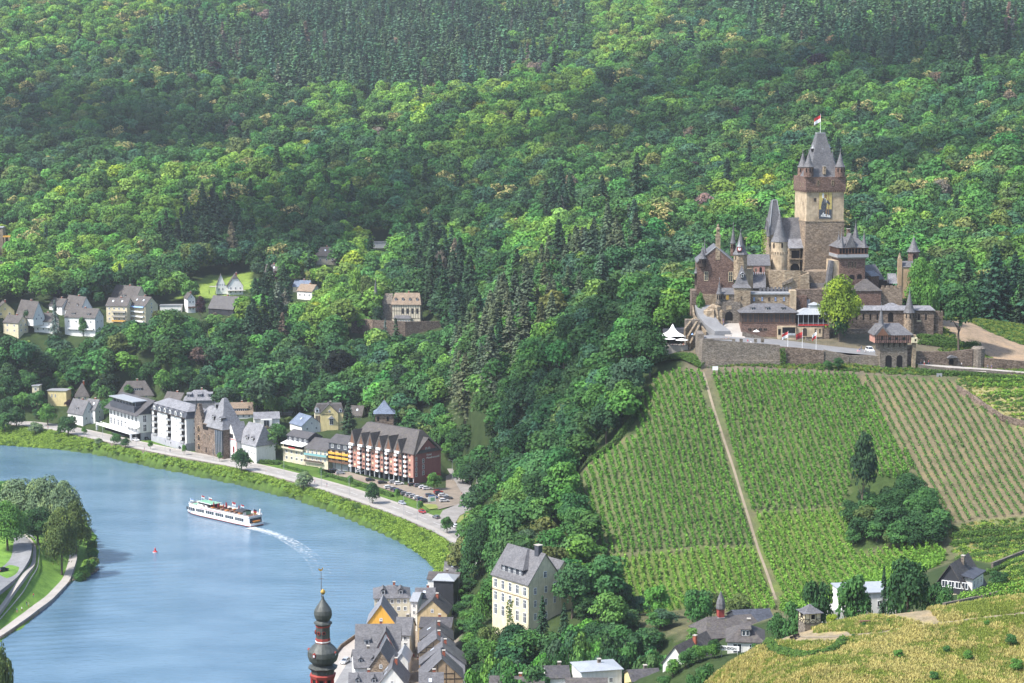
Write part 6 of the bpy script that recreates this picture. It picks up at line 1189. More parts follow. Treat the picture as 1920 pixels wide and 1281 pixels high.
for i in range(6): G_.dormer(w*(i+.6)/6.4,-.4,e+.3,1.9,2.1,2,plaster_white,slate_light,parent=ms)
G_.part('roof_planter',MB().box(0,-.75,e,w,-.55,e+.5),bush_mat if False else wood_dark)
# ---- brown stone villa with steep slate roofs
S_=front('brown stone villa with stepped gable, steep slate roofs and thin black spire',(366,846),(407,857),6.2,800,12,'stone_villa','villa'); w=S_.w;e=S_.E; print('stone villa',w,e)
S_.box(0,0,-1,w,14,e,stone_brown,'wall'); gw=w*.36; ga=S_.Z(374,758,0)
mb=MB(); mb.hull([(0,2,e),(gw,2,e),(gw/2+.2,2,ga),(gw/2-.2,2,ga)],[(0,0,e),(gw,0,e),(gw/2+.2,0,ga),(gw/2-.2,0,ga)])
for k in range(6): t=k/6; mb.box(gw/2*(t)+.0,-.1,e+(ga-e)*t,gw/2*t+.7,1.2,e+(ga-e)*t+1.6); mb.box(gw-gw/2*t-.7,-.1,e+(ga-e)*t,gw-gw/2*t,1.2,e+(ga-e)*t+1.6)
S_.part('stepped_gable',mb,stone_brown); mr=S_.part('main_roof',MB().hull([(0,.4,e),(w,.4,e),(w,14.4,e),(0,14.4,e)],[(gw/2,6,ga-1.5),(w-1,6,ga-1.5),(w-1,8,ga-1.5),(gw/2,8,ga-1.5)]),slate_light)
ta=S_.Z(412,745,5); t0,t1=w*.58,w*1.32; S_.part('corner_block',MB().box(w,-.0,-1,t1-.4,11,e-1.0),stone_brown); tr=S_.part('tent_roof',MB().hull([(t0,-.8,e-1),(t1,-.8,e-1),(t1,11.5,e-1),(t0,11.5,e-1)],[((t0+t1)/2-.8,4.6,ta),((t0+t1)/2+.8,4.6,ta),((t0+t1)/2+.8,6.4,ta),((t0+t1)/2-.8,6.4,ta)]),slate_light)
for xx,zz,yy in ((t0+(t1-t0)*.35,e+3,1.3),(t0+(t1-t0)*.8,e+3,1.3),(t0+(t1-t0)*.3,e+8.5,3)): S_.dormer(xx,yy-1.2,zz,1.5,1.6,2.6,wood_dark,slate_light,parent=tr)
S_.turret(368.5,790,780,745,3.2,stone_brown,clad_black,1.5,6,1.2,win=False)
for j in range(3): S_.winm(gw*.34,1.2+j*4.4,gw*.66,3.4+j*4.4,0,plaster_brown,dark_hole,arch=True)
S_.grid(gw,w-.3,4.5,e-3,3,1,1.3,2.6,0,'F',plaster_brown,glass,arch=True); S_.grid(gw,w,.2,4,2,1,1.2,2.8,0,'F',stone_brown,dark_hole); S_.part('loggia',MB().box(gw+.3,-.05,e-3,w*.62,.0,e-.4),dark_hole); S_.part('glass_bay',MB().box(w*1.0,-.9,1.5,t1-.6,0,e-1.6),glass); mb=MB()
for i in range(5): xx=w+ (t1-.6-w)*i/4; mb.box(xx-.08,-.98,1.5,xx+.08,-.9,e-1.6)
S_.part('bay_frame',mb,grey_paint)
# ---- white timbered villa with slate roof
T_=front('white half timbered villa with steep grey slate roof and two pointed dormers',(424,857),(444,862),6.2,822,17,'timbered_villa','villa'); w=T_.w
zr=T_.Z(432,793,0); T_.gable(0,w,-1,T_.E-1,zr,0,7,plaster_white,slate_light,.5,'y'); T_.winm(w*.3,T_.E-.5,w*.7,T_.E+1.6,0,wood_brown); T_.grid(.2,w-.2,.8,T_.E-2,2,1,1.2,3,0,'F',red_paint,glass)
mb=MB(); 
for xx in (0,w*.33,w*.66,w): mb.box(xx-.1,-.06,0,xx+.1,0,T_.E-1)
mb.box(0,-.07,T_.E-1.2,w,-.01,T_.E-.9); T_.part('timber_frame',mb,red_paint)
x1=T_.X(482,845,3); T_.gable(w*.7,x1,-1,T_.E-1.5,T_.Z(460,789,8),2.5,11,plaster_white,slate_light,.6,'x',hip=1.5,name='main_wall',rname='main_roof'); 
for t in (.45,.75): T_.dormer(w*.7+(x1-w*.7)*t,3.0,T_.E-.6,1.8,1.6,2.6,wood_dark,slate_light)
T_.grid(w,x1-.5,1.0,T_.E-2,5,1,1.2,1.8,2.5,'F')
# ---- cream, green and orange row houses
a=front('cream river front house with awning terrace, red geraniums and hedge before it',(531,863),(572,871),6.2,836,11,'row_house','house',group=None); w=a.w;e=a.E
a.box(0,0,-1,w,11,e,plaster_pale,'wall'); a.part('upper_storey',MB().box(.6,2.2,e,w,11,e+3),clad_slate); a.part('roof',MB().hull([(.2,1.6,e+3),(w+.1,1.6,e+3),(w+.1,11.4,e+3),(.2,11.4,e+3)],[(.2,6,e+5.4),(w+.1,6,e+5.4),(w+.1,7,e+5.4),(.2,7,e+5.4)]),slate_dark)
a.grid(1,w-.4,e+.6,e+2.8,4,1,1.4,1.5,2.2,'F'); a.grid(.8,w-.6,.3,e-2.7,4,2,1.6,1.5,0,'F'); a.part('terrace_opening',MB().box(.5,-.04,e-2.4,w-.5,0,e-.2),dark_hole); a.part('awning',MB().hull([(.2,-1.8,e-.5),(w-.1,-1.8,e-.5),(w-.1,2.2,e+.6),(.2,2.2,e+.6)],[(.2,-1.8,e-.4),(w-.1,-1.8,e-.4),(w-.1,2.2,e+.7),(.2,2.2,e+.7)]),canvas); a.balcony(.1,w-.2,e-2.7,0,1.3,.8,plaster_pale); a.part('geraniums',MB().box(w*.35,-1.5,e-2,w*.65,-1.3,e-1.6),red_paint)
a=front('pale green row house with turquoise glass balcony and climbing plants',(573,871),(615,877),6.2,846,11,'row_house','house'); w=a.w;e=a.E
a.box(0,0,-1,w,11,e,plaster_pale,'wall'); a.part('roof',MB().hull([(-.1,-.8,e),(w+.1,-.8,e),(w+.1,11.4,e),(-.1,11.4,e)],[(-.1,5.5,e+4.6),(w+.1,5.5,e+4.6),(w+.1,6.2,e+4.6),(-.1,6.2,e+4.6)]),slate_dark)
tq=flat('turquoise_glass',(.16,.34,.36),.3); a.balcony(0,w,e-3.0,0,1.2,1.0,tq); a.grid(.4,w-.4,e-2.8,e-.2,5,1,1.2,2,0,'F'); a.balcony(0,w*.8,e-6.2,0,1.2,.5,bark); a.grid(.4,w-.4,e-6.0,e-3.4,5,1,1.2,1.6,0,'F'); a.part('garage_door',MB().box(w*.1,-.05,.2,w*.5,0,2.8),plaster_pale); a.part('planting',MB().box(0,-1.35,e-5.9,w*.8,-1.15,e-5.2),bark)
a=front('row house with orange balcony bands and black slate attic gable',(616,877),(654,883),6.2,848,12,'row_house','house'); w=a.w;e=a.E
a.box(0,.9,3,w,12,e,plaster_beige,'wall'); a.box(.3,2.4,-1,w-.3,11.6,3,grey_paint,'ground_floor'); a.gable(0,w,e,e+3.4,e+6.4,.3,11,clad_slate,slate_dark,.5,'x',name='attic'); a.grid(.4,w-.5,e+.5,e+3.2,3,1,1.6,1.8,.3,'F')
for j in range(3): fl=(e-3)/3; zz=3+fl*j; a.part('balcony_band',MB().box(0,-.2,zz-.1,w,.9,zz).box(0,-.2,zz,w,-.1,zz+.9),plaster_orange if j else wood_brown); a.grid(.3,w-.3,zz+.1,zz+fl-.1,3,1,1.7,fl*.75,.9,'F',wood_brown)
mb=MB()
for i in range(4): mb.cbox(.1+(w-.2)*i/3,-.1,-1,.25,.25,e+1)
a.part('timber_post',mb,wood_dark)
# ---- the long red hotel
Hh=front('long red and pink hotel with many white balconies and a folded dark slate roof',(656,883),(776,906),6.2,876,17,'red_hotel','hotel'); w=Hh.w;e=Hh.Z(776,852,0); print('red hotel',w,e)
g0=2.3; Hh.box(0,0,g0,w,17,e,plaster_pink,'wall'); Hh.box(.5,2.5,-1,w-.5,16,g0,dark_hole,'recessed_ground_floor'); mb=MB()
for i in range(14): mb.cbox(.5+(w-1)*i/13,.4,-1,.5,.5,g0+1)
Hh.part('column',mb,grey_paint)
zr=e+9.5; mb=MB(); mb.hull([(-.6,-.8,e),(w+.8,-.8,e),(w+.8,17.8,e),(-.6,17.8,e)],[(4,7.5,zr),(w-4,7.5,zr),(w-4,9.5,zr),(4,9.5,zr)]); mr=Hh.part('main_roof',mb,slate_brown)
nb=7; fl=(e-g0)/5
for i in range(nb):
    xa=w*i/nb; bw=w/nb
    if i%2==0 and i not in (0,6): pass
    # bay with white balconies then flat pink strip, dark downpipe bays between groups
    for j in range(5):
        z_=g0+fl*j
        Hh.balcony(xa+bw*.08,xa+bw*.36,z_+.1,0,1.2,fl*.42); Hh.part('balcony_door',MB().box(xa+bw*.10,-.04,z_+.2,xa+bw*.34,0,z_+fl-.3),dark_hole)
        if j<5: Hh.winm(xa+bw*.48,z_+.8,xa+bw*.66,z_+fl-.4,0,(plaster_cream if (i+j)%3==0 else wood_brown),(plaster_cream if (i+j)%3==0 else glass))
    Hh.part('dark_bay',MB().box(xa+bw*.74,-.25,-.5 if i%2 else g0,xa+bw*.98,0,e-.3),clad_black if i in(1,3,5) else plaster_pink)
    if i<6:
        gx=xa+bw*.55; gw=bw*.78; gz=e+6.8-(.8 if i%2 else 0); q=MB(); y0=-1.5
        q.hull([(gx-gw/2,y0,e-.6),(gx+gw/2,y0,e-.6),(gx+gw/2,7,e-.6),(gx-gw/2,7,e-.6)],[(gx-.05,y0,gz),(gx+.05,y0,gz),(gx+.05,7,gz),(gx-.05,7,gz)]); d=q.build('roof_gable',slate_brown,mr); MB().hull([(gx-gw*.3,y0-.04,e-.5),(gx+gw*.3,y0-.04,e-.5),(gx,y0-.04,gz-1.6)],[(gx-gw*.36,y0,e-.5),(gx+gw*.36,y0,e-.5),(gx,y0,gz-1.6)]).build('gable_loggia',wood_brown,d); MB().box(gx-gw*.3,y0-.9,e-.4,gx+gw*.3,y0,e+.6).build('gable_balcony',white_paint,d)
for xx,yy in ((w*.22,2.6),(w*.5,3.4),(w*.8,2.6),(w*.9,4)): Hh.skylight(xx,yy,e+(yy+.8)*.95+.15,1.1,1.5,R(43),'F',mr)
# gable end on the right
mb=MB(); gz=e+6; mb.hull([(w,1.5,e-.1),(w,15.5,e-.1),(w,8.5,gz)],[(w+.12,1.5,e-.1),(w+.12,15.5,e-.1),(w+.12,8.5,gz)]); Hh.part('side_gable',mb,plaster_red); Hh.part('side_wall',MB().box(w,0.02,g0-3.5,w+.1,16.98,e-.05),plaster_red); q=[(w-9,.2,e-.6),(w+1.0,.2,e-.6),(w+1.0,8.5,gz+.5),(w-9,8.5,gz+.5)]; mb=MB(); mb.hull(q,[(x,y,z+.25) for x,y,z in q]); q=[(w-9,8.5,gz+.5),(w+1.0,8.5,gz+.5),(w+1.0,17,e-.6),(w-9,17,e-.6)]; mb.hull(q,[(x,y,z+.25) for x,y,z in q]); mb.build('side_roof',slate_brown,mr)
for j in range(4): Hh.winm(.9,g0+.4+j*fl*1.1,2.0,g0+2.3+j*fl*1.1,w+.1,white_paint,dark_hole,side='R',arch=False)
for j in range(3): Hh.winm(5.2,g0+.6+j*fl*1.25,6.5,g0+2.7+j*fl*1.25,w+.1,white_paint,dark_hole,side='R')
for yy in (7.2,9.0): Hh.winm(yy,e+.6,yy+1.1,e+2.2,w+.12,white_paint,dark_hole,side='R')
Hh.text('Hotel',7.8,e-1.7,1.0,canvas,w+.14,'R'); Hh.text('Moselromantik',7.8,e-3.1,1.0,canvas,w+.14,'R'); Hh.part('red_awning',MB().hull([(w+.1,6,g0+.4),(w+.1,15,g0+.4),(w+2.6,15,g0-.3),(w+2.6,6,g0-.3)],[(w+.1,6,g0+.6),(w+.1,15,g0+.6),(w+2.6,15,g0-.1),(w+2.6,6,g0-.1)]),wine_red)
Hh.clear(655,800,835,915,20)
# ------------------------------------------------------------------ yellow manor on the slope
M=Bld('manor_house','tall pale yellow manor house with grey slate roof standing above the old town','house',Y=615,u=923,v=1160,yaw=0)
# corner between the two faces is at u~991; left (river) face runs u 923-991, right gable face u 991-1031
zc=pY(991,1095,612); o=pY(991,1172,612); M.o=o; M.yaw=R(38); M.c,M.s_=math.cos(M.yaw),math.sin(M.yaw); M.e.location=o.tolist(); M.e.rotation_euler=(0,0,M.yaw)
e=M.Z(991,1095,0); wg=M.X(1031,1130,0); ww=M.X(1031,1060,0)
def leftplane(u,v): # local y on the plane x=0
    r=ray(u,v); ox,oy,oz=-M.o[0],-M.o[1],CH-M.o[2]; lx=ox*M.c+oy*M.s_; ly=-ox*M.s_+oy*M.c; rx=r[0]*M.c+r[1]*M.s_; ry=-r[0]*M.s_+r[1]*M.c; t=-lx/rx; return ly+ry*t,oz+r[2]*t
D=leftplane(923,1085)[0]; zr=M.Z(1042,1027,0); print('manor',wg,D,e,zr)
Wd=wg*1.55; zr=e+8.2
M.gable(0,Wd,-6,e,zr,0,D,plaster_cream,slate_grey,.5,'y')
rows_z=(e-2.7,e-6.6,e-10.6)
for j,zz in enumerate(rows_z):
    for i in range(5): yy=D*(i+.5)/5; M.winm(yy-.8,zz-(1.4 if j<2 else 1.9),yy+.8,zz+1.4,0,white_paint,glass,side='L')
    for i in range(2): xx=Wd*(.2+.32*i); M.winm(xx-.55,zz-1,xx+.55,zz+1.1,0,white_paint,glass)
M.winm(Wd*.45,e+1,Wd*.55,e+2.9,0); M.part('string_course',MB().box(-.12,-.1,e-4.9,-.0,D,e-4.6).box(-.14,-.1,e-.3,0,D,e),stone_tan)
mb=MB(); k=(zr-e)/(Wd/2); dd0,dd1=D*.22,D*.82; hz=e+3.4; mb.box(1.0,dd0,e+.4,6.5,dd1,hz); dmr=M.part('long_dormer',mb,clad_slate,M.e)
for i in range(4): yy=dd0+(dd1-dd0)*(i+.5)/4; M.winm(yy-.45,e+1.2,yy+.45,hz-.4,1.0,white_paint,glass,side='L',parent=dmr,name='dormer_window')
mb=MB(); mb.hull([(.3,dd0-.7,hz),(.3,dd1+.7,hz),(7,dd1+.7,hz+.1),(7,dd0-.7,hz+.1)],[(5.5,D*.42,zr+.3),(5.5,D*.62,zr+.3),(6.5,D*.62,zr+.3),(6.5,D*.42,zr+.3)]); mb.build('dormer_roof',slate_grey,dmr); M.chimney(Wd*.5-.2,3,zr+.3,1.6,2.0,clad_slate)
# side wing to the right
x2=Wd; M.gable(x2-.5,x2+6.4,-6,e+.2,e+4.2,2.5,D*.7,plaster_yellow,slate_grey,.4,'y',name='side_wing',rname='side_wing_roof')
for zz in (e-2,e-6.4): M.winm(x2+2.5,zz-1,x2+3.6,zz+1.2,2.5); M.winm(x2-3.2,zz-1,x2-2.2,zz+1.2,0)
for i in range(5): M.foot(5,Wd*.5,D*i/4); M.foot(4,Wd+3,D*i/4)
M.clear(921,1010,1074,1165,-4); CLEAR.append((925,1060,985,1165,632))
ivy(950,1125,962,1180,609,'dead brown creeper hanging on the lower front of the manor house',bark if False else ivy_mat,6,240)
# ------------------------------------------------------------------ church tower with two onions
ct=Bld('church_tower','church tower with two dark onion domes, red lantern and golden ball with weathercock','church tower',Y=450,u=605,v=1330); k=sc_at(ct.o); ct.clear(570,1060,640,1281)
def Lt(vs,rs,mat,name,seg=20,parent=None,rot=0,mats=None): return ct.lathe(605.5,vs,rs,mat,0,seg,name,parent,rot,mats)
copper=plain('dome_slate',(.075,.082,.078),.5,.35,1.2,.15)
red_wood=plain('red_wood',(.30,.05,.04),.7,.2)
mb=MB(); z=lambda v:ct.Z(605,v,0); z0=z(1262); ct.part('shaft',MB().lathe(0,0,[(21/k,-40),(21/k,z(1268))],8,0,PI/8),red_wood)
for i in range(8):
    a=PI/8*0+PI/4*i; r=21.2/k; cx,cy=math.cos(a)*r*.925,math.sin(a)*r*.925; q=MB(); q.box(-.12,-.42,z(1300),.05,.42,z(1272)); q.xf(Matrix.Translation((cx,cy,0))@Matrix.Rotation(a,4,'Z')); q.build('sound_opening',dark_hole,ct.e)
    q=MB(); q.tube((math.cos(a+PI/8)*r,math.sin(a+PI/8)*r,z(1300)),(math.cos(a+PI/8)*r,math.sin(a+PI/8)*r,z(1268)),.22,6); q.build('corner_post',red_paint,ct.e)
Lt([1270,1264,1262],[24,26,22],red_wood,'cornice',8,rot=PI/8); Lt([1262,1255,1250,1244],[22,23,29,17],copper,'skirt_roof',8,rot=PI/8)
lo=Lt([1246,1238,1229,1220,1211,1205],[17,26,29,28,20,13.5],copper,'lower_onion')[0]
for i in range(4):
    a=-PI/2-.45+i*PI/2; r=28.5/k; cx,cy=math.cos(a)*r,math.sin(a)*r; zz=z(1224); q=MB(); q.box(-.8,-.3,zz-.3,.12,.3,zz+.35); q.hull([(-.8,-.42,zz+.35),(.2,-.42,zz+.35),(.2,.42,zz+.35),(-.8,.42,zz+.35)],[(-.8,-.03,zz+.7),(.2,-.03,zz+.7),(.2,.03,zz+.7),(-.8,.03,zz+.7)]); q.xf(Matrix.Translation((cx,cy,0))@Matrix.Rotation(a,4,'Z')); dq=q.build('dome_dormer',red_wood,lo); q=MB(); q.box(.1,-.18,zz-.22,.15,.18,zz+.25); q.xf(Matrix.Translation((cx,cy,0))@Matrix.Rotation(a,4,'Z')); q.build('dormer_pane',pane_light,lo)
Lt([1206,1203,1199,1196],[13.5,14,14,13.5],red_wood,'lantern_base',8); Lt([1203,1201],[14.4,14.4],canvas,'pale_ring',8)
ln=Lt([1197,1173],[13,13],copper,'lantern',8)[0]
for i in range(8):
    a=PI/4*i+PI/8; r=13.1/k*.93; q=MB(); disc(q,0,0,z(1185),.42,.1,0,12); disc(q,0,-.08,z(1185),.26,.06,1,12); q.xf(Matrix.Translation((math.cos(a)*r,math.sin(a)*r,0))@Matrix.Rotation(a+PI/2,4,'Z')); q.build('round_opening',[red_wood,dark_hole],ln)
Lt([1175,1171],[14,14],red_wood,'lantern_ring',8); Lt([1172,1169,1166,1163],[14,17.5,16.5,12],copper,'upper_skirt',8)
Lt([1164,1158,1151,1144,1137,1130,1124,1117],[11.5,15.5,17,16,12,7,3.2,1.2],copper,'upper_onion')
mb=MB(); mb.tube((0,0,z(1120)),(0,0,z(1072)),.09,6,0,.05); mb.tube((-.6,0,z(1085)),(.6,0,z(1085)),.05,5); ct.part('iron_rod',mb,bark); Lt([1115.5,1113,1110,1107,1104.5],[.8,3.6,4.8,3.6,.8],gold,'golden_ball',14)
zc=z(1069); mb=MB(); P=[(-.62,.25),(-.5,.42),(-.3,.22),(.0,.15),(.25,.3),(.3,.62),(.42,.55),(.45,.3),(.3,-.05),(.05,-.25),(-.25,-.22),(-.5,-.02)]; mb.hull([(x,.04,zc+z_) for x,z_ in P],[(x,-.04,zc+z_) for x,z_ in P]); ct.part('weathercock',mb,gold)
# ------------------------------------------------------------------ old town roofs
T0=dict(zg=6)
hs('grey hip roofed town house with iron finial nearest the river',702,768,1121,1097,1150,4,14,'x',plaster_pale,slate_grey,ze=16,zg=6,hip=5,chim=1,foot=False,fw=(5,2),dorm=(2,1.6,1.4))
b=hs('town house with orange plastered gable under grey slate roof',689,740,1168,1134,1172,0,12,'y',plaster_orange,slate_light,ze=14,zg=6,fw=(0,0),foot=False,chim=0)
hs('narrow white town house with round window on the alley',770,782,1128,1112,1182,-8,12,'x',plaster_white,lead,ze=16,zg=6,fw=(1,4),foot=False,chim=0,win=(.9,1.3))
b=hs('large slate roofed riverside house with timber cross gable and dormer',667,750,1222,1171,1230,2,13,'x',plaster_white,slate_grey,ze=13,zg=6,fw=(5,1),foot=False,dorm=(2,1.9,1.6)); 
xx=b.W*.68; gz=b.ZR-.4; b.part('timber_gable',MB().hull([(xx-3.2,-.6,b.E-2),(xx+3.2,-.6,b.E-2),(xx+3.2,-.6,b.E),(xx,-.6,gz),(xx-3.2,-.6,b.E)],[(xx-3.2,5,b.E-2),(xx+3.2,5,b.E-2),(xx+3.2,5,b.E),(xx,5,gz),(xx-3.2,5,b.E)]),plaster_white); mb=MB()
for sg in (-1,1): q=[(xx,-1.1,gz+.15),(xx+sg*3.9,-1.1,b.E-.7),(xx+sg*3.9,5,b.E-.7),(xx,5,gz+.15)]; mb.hull(q,[(x,y,z+.2) for x,y,z in q])
b.part('gable_roof',mb,slate_grey); mb=MB(); 
for sg in (-1,1): mb.tube((xx,-.68,gz-.2),(xx+sg*3,-.68,b.E-.1),.12,4); mb.tube((xx+sg*1.2,-.66,b.E-2),(xx+sg*1.2,-.66,b.E+1.4),.1,4)
mb.tube((xx-3,-.66,b.E),(xx+3,-.66,b.E),.12,4); b.part('timber_frame',mb,red_wood)
hs('slate roofed house with steep black gable, second row from the river promenade',665,712,1252,1218,1262,8,12,'x',plaster_white,slate_grey,ze=12.5,zg=6,foot=False,chim=2,dorm=(2,1.3,1.2))
b=hs('stepped mossy stone gable with grey roof behind, beside the church tower',690,738,1255,1221,1281,-4,14,'y',stone_keep,slate_grey,ze=13,zg=6,foot=False,chim=0)
hs('low slate roofs at the foot of the mossy gable, bottom edge of the photo',655,716,1288,1262,1300,3,12,'x',plaster_pale,slate_grey,ze=11,zg=6,foot=False,dorm=(2,1.4,1.2))
hs('grey roof with white skylight ridge at the bottom edge left of the alley',708,762,1286,1253,1300,0,14,'y',plaster_white,slate_grey,ze=11,zg=6,foot=False,sky=3)
hs('town house with white tarpaulin covered dormer beside the alley',741,765,1240,1226,1262,-3,10,'y',plaster_white,metal_grey,ze=13,zg=6,foot=False,chim=0)
hs('slate house with dark cross gable on the alley, below the orange gable',740,768,1190,1158,1215,-6,12,'x',plaster_white,slate_grey,ze=14,zg=6,foot=False,chim=2,fw=(2,2))
# right side of the alley
R_=[(783,838,1150,1126,1168,'beige gabled town house below a black slate cube house',plaster_beige,slate_dark,-6,'y'),
 (779,814,1122,1103,1150,'small grey roofed house with satellite dish at the river end of the alley',plaster_white,slate_grey,0,'x'),
 (787,845,1176,1158,1190,'beige town house with brick chimney and mossy roof edge',plaster_beige,slate_dark,-4,'x'),
 (788,848,1200,1180,1214,'timber framed gable house with dark slate roof, third from the river end of the alley',plaster_beige,slate_dark,2,'y'),
 (786,852,1224,1198,1232,'orange brown half timbered gable house in the middle of the alley row',plaster_brown,slate_grey,3,'y'),
 (788,872,1246,1214,1252,'wide grey gabled house with pale slate ridge in the alley row',plaster_grey,slate_grey,2,'y'),
 (789,868,1274,1236,1285,'half timbered house with white skylights at the bottom of the alley row',plaster_brown,slate_grey,4,'y'),
 (787,830,1296,1262,1300,'grey pent roof at the very bottom of the alley row',plaster_white,slate_grey,2,'x')]
for i,(u0,u1,ve,vr,vb,lab,wm,rm,yw,ax) in enumerate(R_):
    b=hs(lab,u0,u1,ve,vr,vb,yw,11,ax,wm,rm,ze=15-(i>4)*1.5,zg=6,foot=False,chim=1,sky=(i%2),fw=(3,1) if i in (1,2) else (0,0)); CLEAR.append((u0,vr,u1-8,vb,b.o[1]))
    if i in (3,4,6):
        mb=MB()
        for t in (.2,.4,.6,.8): mb.box(b.W*t-.09,-.07,b.E-3,b.W*t+.09,-.01,b.E+(b.ZR-b.E)*(1-abs(t-.5)*2)*.9)
        mb.box(0,-.08,b.E-.1,b.W,-.02,b.E+.12); mb.box(b.W*.2,-.08,b.E+1.5,b.W*.8,-.02,b.E+1.7); b.part('timber_frame',mb,wood_dark)
b=hs('black slate clad cube house with metal hipped roof at the river end',813,850,1087,1075,1112,-10,9,'x',clad_black,metal_grey,ze=18,zg=6,hip=3,foot=False,chim=0); CLEAR.append((800,1040,862,1112,b.o[1]))
hs('dark roofed house with white chimney cap behind the black slate cube house',802,858,1086,1073,1094,-6,10,'x',plaster_white,slate_brown,ze=15,zg=6,foot=False,chim=2)
hs('grey slate roof nearest the green river bank',833,864,1073,1053,1078,-4,9,'x',plaster_beige,slate_grey,ze=13,zg=6,foot=False,chim=2,sky=1)
hs('beige gable wall between the river bank and the big dark trees',843,868,1051,1042,1056,0,8,'y',plaster_beige,slate_dark,ze=14,zg=6,foot=False,chim=0)
# promenade by the old town and alley paving
mb=MB(); q=[pZ(u,v,6.1) for u,v in ((668,1196),(641,1216),(590,1281),(560,1330),(640,1330),(655,1250),(668,1222))]; mb.face([tuple(p) for p in q]); tag(mb.build('town_promenade',paving),kind='structure')
mb=MB(); q=[pZ(u,v,6.14) for u,v in ((669,1216),(656,1235),(628,1281),(600,1330),(652,1330),(662,1262),(668,1240))]; mb.face([tuple(p) for p in q]); tag(mb.build('town_road',asphalt_grey),kind='structure')
mb=MB(); q=[pZ(u,v,6.1) for u,v in ((768,1150),(783,1150),(786,1281),(788,1330),(760,1330),(764,1281))]; mb.face([tuple(p) for p in q]); tag(mb.build('alley',paving_brown),kind='structure')
wq=empty('quay_wall',pZ(640,1216,0),0,'pale stone quay wall along the old town promenade','wall'); mb=MB(); o=np.array(wq.location); L_=[pZ(u,v,6.1)-o for u,v in ((690,1180),(668,1194),(640,1214),(589,1280),(555,1330))]; mb.strip([(p[0]-.6,p[1],-3) for p in L_],[(p[0]-.3,p[1],p[2]+1.0) for p in L_]); mb.strip([(p[0]-.3,p[1],p[2]+1.0) for p in L_],[(p[0]+.1,p[1],p[2]+1.0) for p in L_]); mb.strip([(p[0]+.1,p[1],p[2]+1.0) for p in L_],[(p[0]+.1,p[1],p[2]-.5) for p in L_]); mb.build('masonry',stone_grey,wq)
# ------------------------------------------------------------------ bottom middle and right houses
hs('mossy grey roof with row of pale ridge caps, bottom edge below the manor',918,1018,1290,1270,1300,-3,11,'x',plaster_white,slate_brown,Y=520,foot=False,chim=1)
hs('white house with dark grey roof and tall metal chimney at the bottom edge',1026,1068,1272,1249,1300,4,11,'x',plaster_white,slate_dark,Y=525,fw=(3,1),foot=False,chim=2)
b=hs('white cube like house with pale metal hipped roof and dark slate side',1090,1166,1259,1243,1300,14,9,'x',plaster_white,metal_grey,Y=520,hip=4,foot=False,chim=2,fw=(2,1)); 
hs('brown slate roofed hut before the white cube like house, bottom edge',1063,1138,1294,1272,1300,0,9,'x',plaster_white,slate_brown,Y=505,foot=False,chim=0)
hs('ochre gabled outbuilding with small slate roof in the trees, bottom edge',1186,1240,1278,1255,1300,12,8,'x',plaster_yellow,slate_dark,Y=515,foot=False,chim=2)
b=hs('white gabled pension annexe with long weathered roof and dark satellite dish',1243,1288,1242,1213,1252,-32,17,'y',plaster_white,slate_brown,Y=508,fw=(0,0),chim=1,sky=0); b.winm(b.W*.62,b.E-2,b.W*.7,b.E-.6,0,dark_hole)
b=hs('large slate roofed monastery like building with black slate gable on its left',1325,1440,1196,1153,1200,14,14,'x',clad_slate,slate_brown,Y=560,hip=2.5,chim=0,name='hall_building'); 
# small bell turret on its ridge
rt=b; xx,zz=rt.P(1351,1158,7); kk=sc_at(b.o); mb=MB(); mb.cbox(xx,7,zz-3,2.0,2.0,3.0,0); mb.cbox(xx,7,zz,2.1,2.1,.2,3); mb.cbox(xx,7,zz+.2,1.7,1.7,2.3,1); mb.lathe(xx,7,[(1.3,zz+2.5),(1.4,zz+2.8),(1.35,zz+4),(1.05,zz+5.2),(.5,zz+6.6),(.04,zz+7.6)],8,2); mb.build('bell_turret',[slate_grey,red_wood,slate_grey,lead],b.e)
hs('dark ribbed metal roof running right from the small bell turret',1385,1452,1171,1143,1178,10,12,'x',clad_slate,clad_slate,Y=573,chim=0)
b=hs('white guest house with hipped grey roof and square dormer above its garden',1364,1432,1201,1168,1226,-6,12,'x',plaster_white,slate_brown,Y=505,hip=5,chim=2,fw=(0,0),dorm=(1,2.4,1.8),name='guest_house'); b.winm(b.W*.15,b.E-3.2,b.W*.4,b.E-.7,0,white_paint); b.winm(b.W*.6,b.E-3,b.W*.72,b.E-.8,0,white_paint)
sg=Bld('pension_sign','long white sign with black letters PENSION above the garden pergola','sign',Y=500,u=1350,v=1219,yaw=R(-12)); x1=sg.X(1386,1215,0); sg.part('board',MB().box(0,0,0,x1,.12,1.15),white_paint); 
sg.text('PENSION',.25,.28,.68,black_paint); MB().tube((.4,.1,0),(.4,.1,-3),.06,5).tube((x1-.4,.1,0),(x1-.4,.1,-3),.06,5).build('post',grey_paint,sg.e)
CLEAR.append((1240,1140,1470,1235,515))
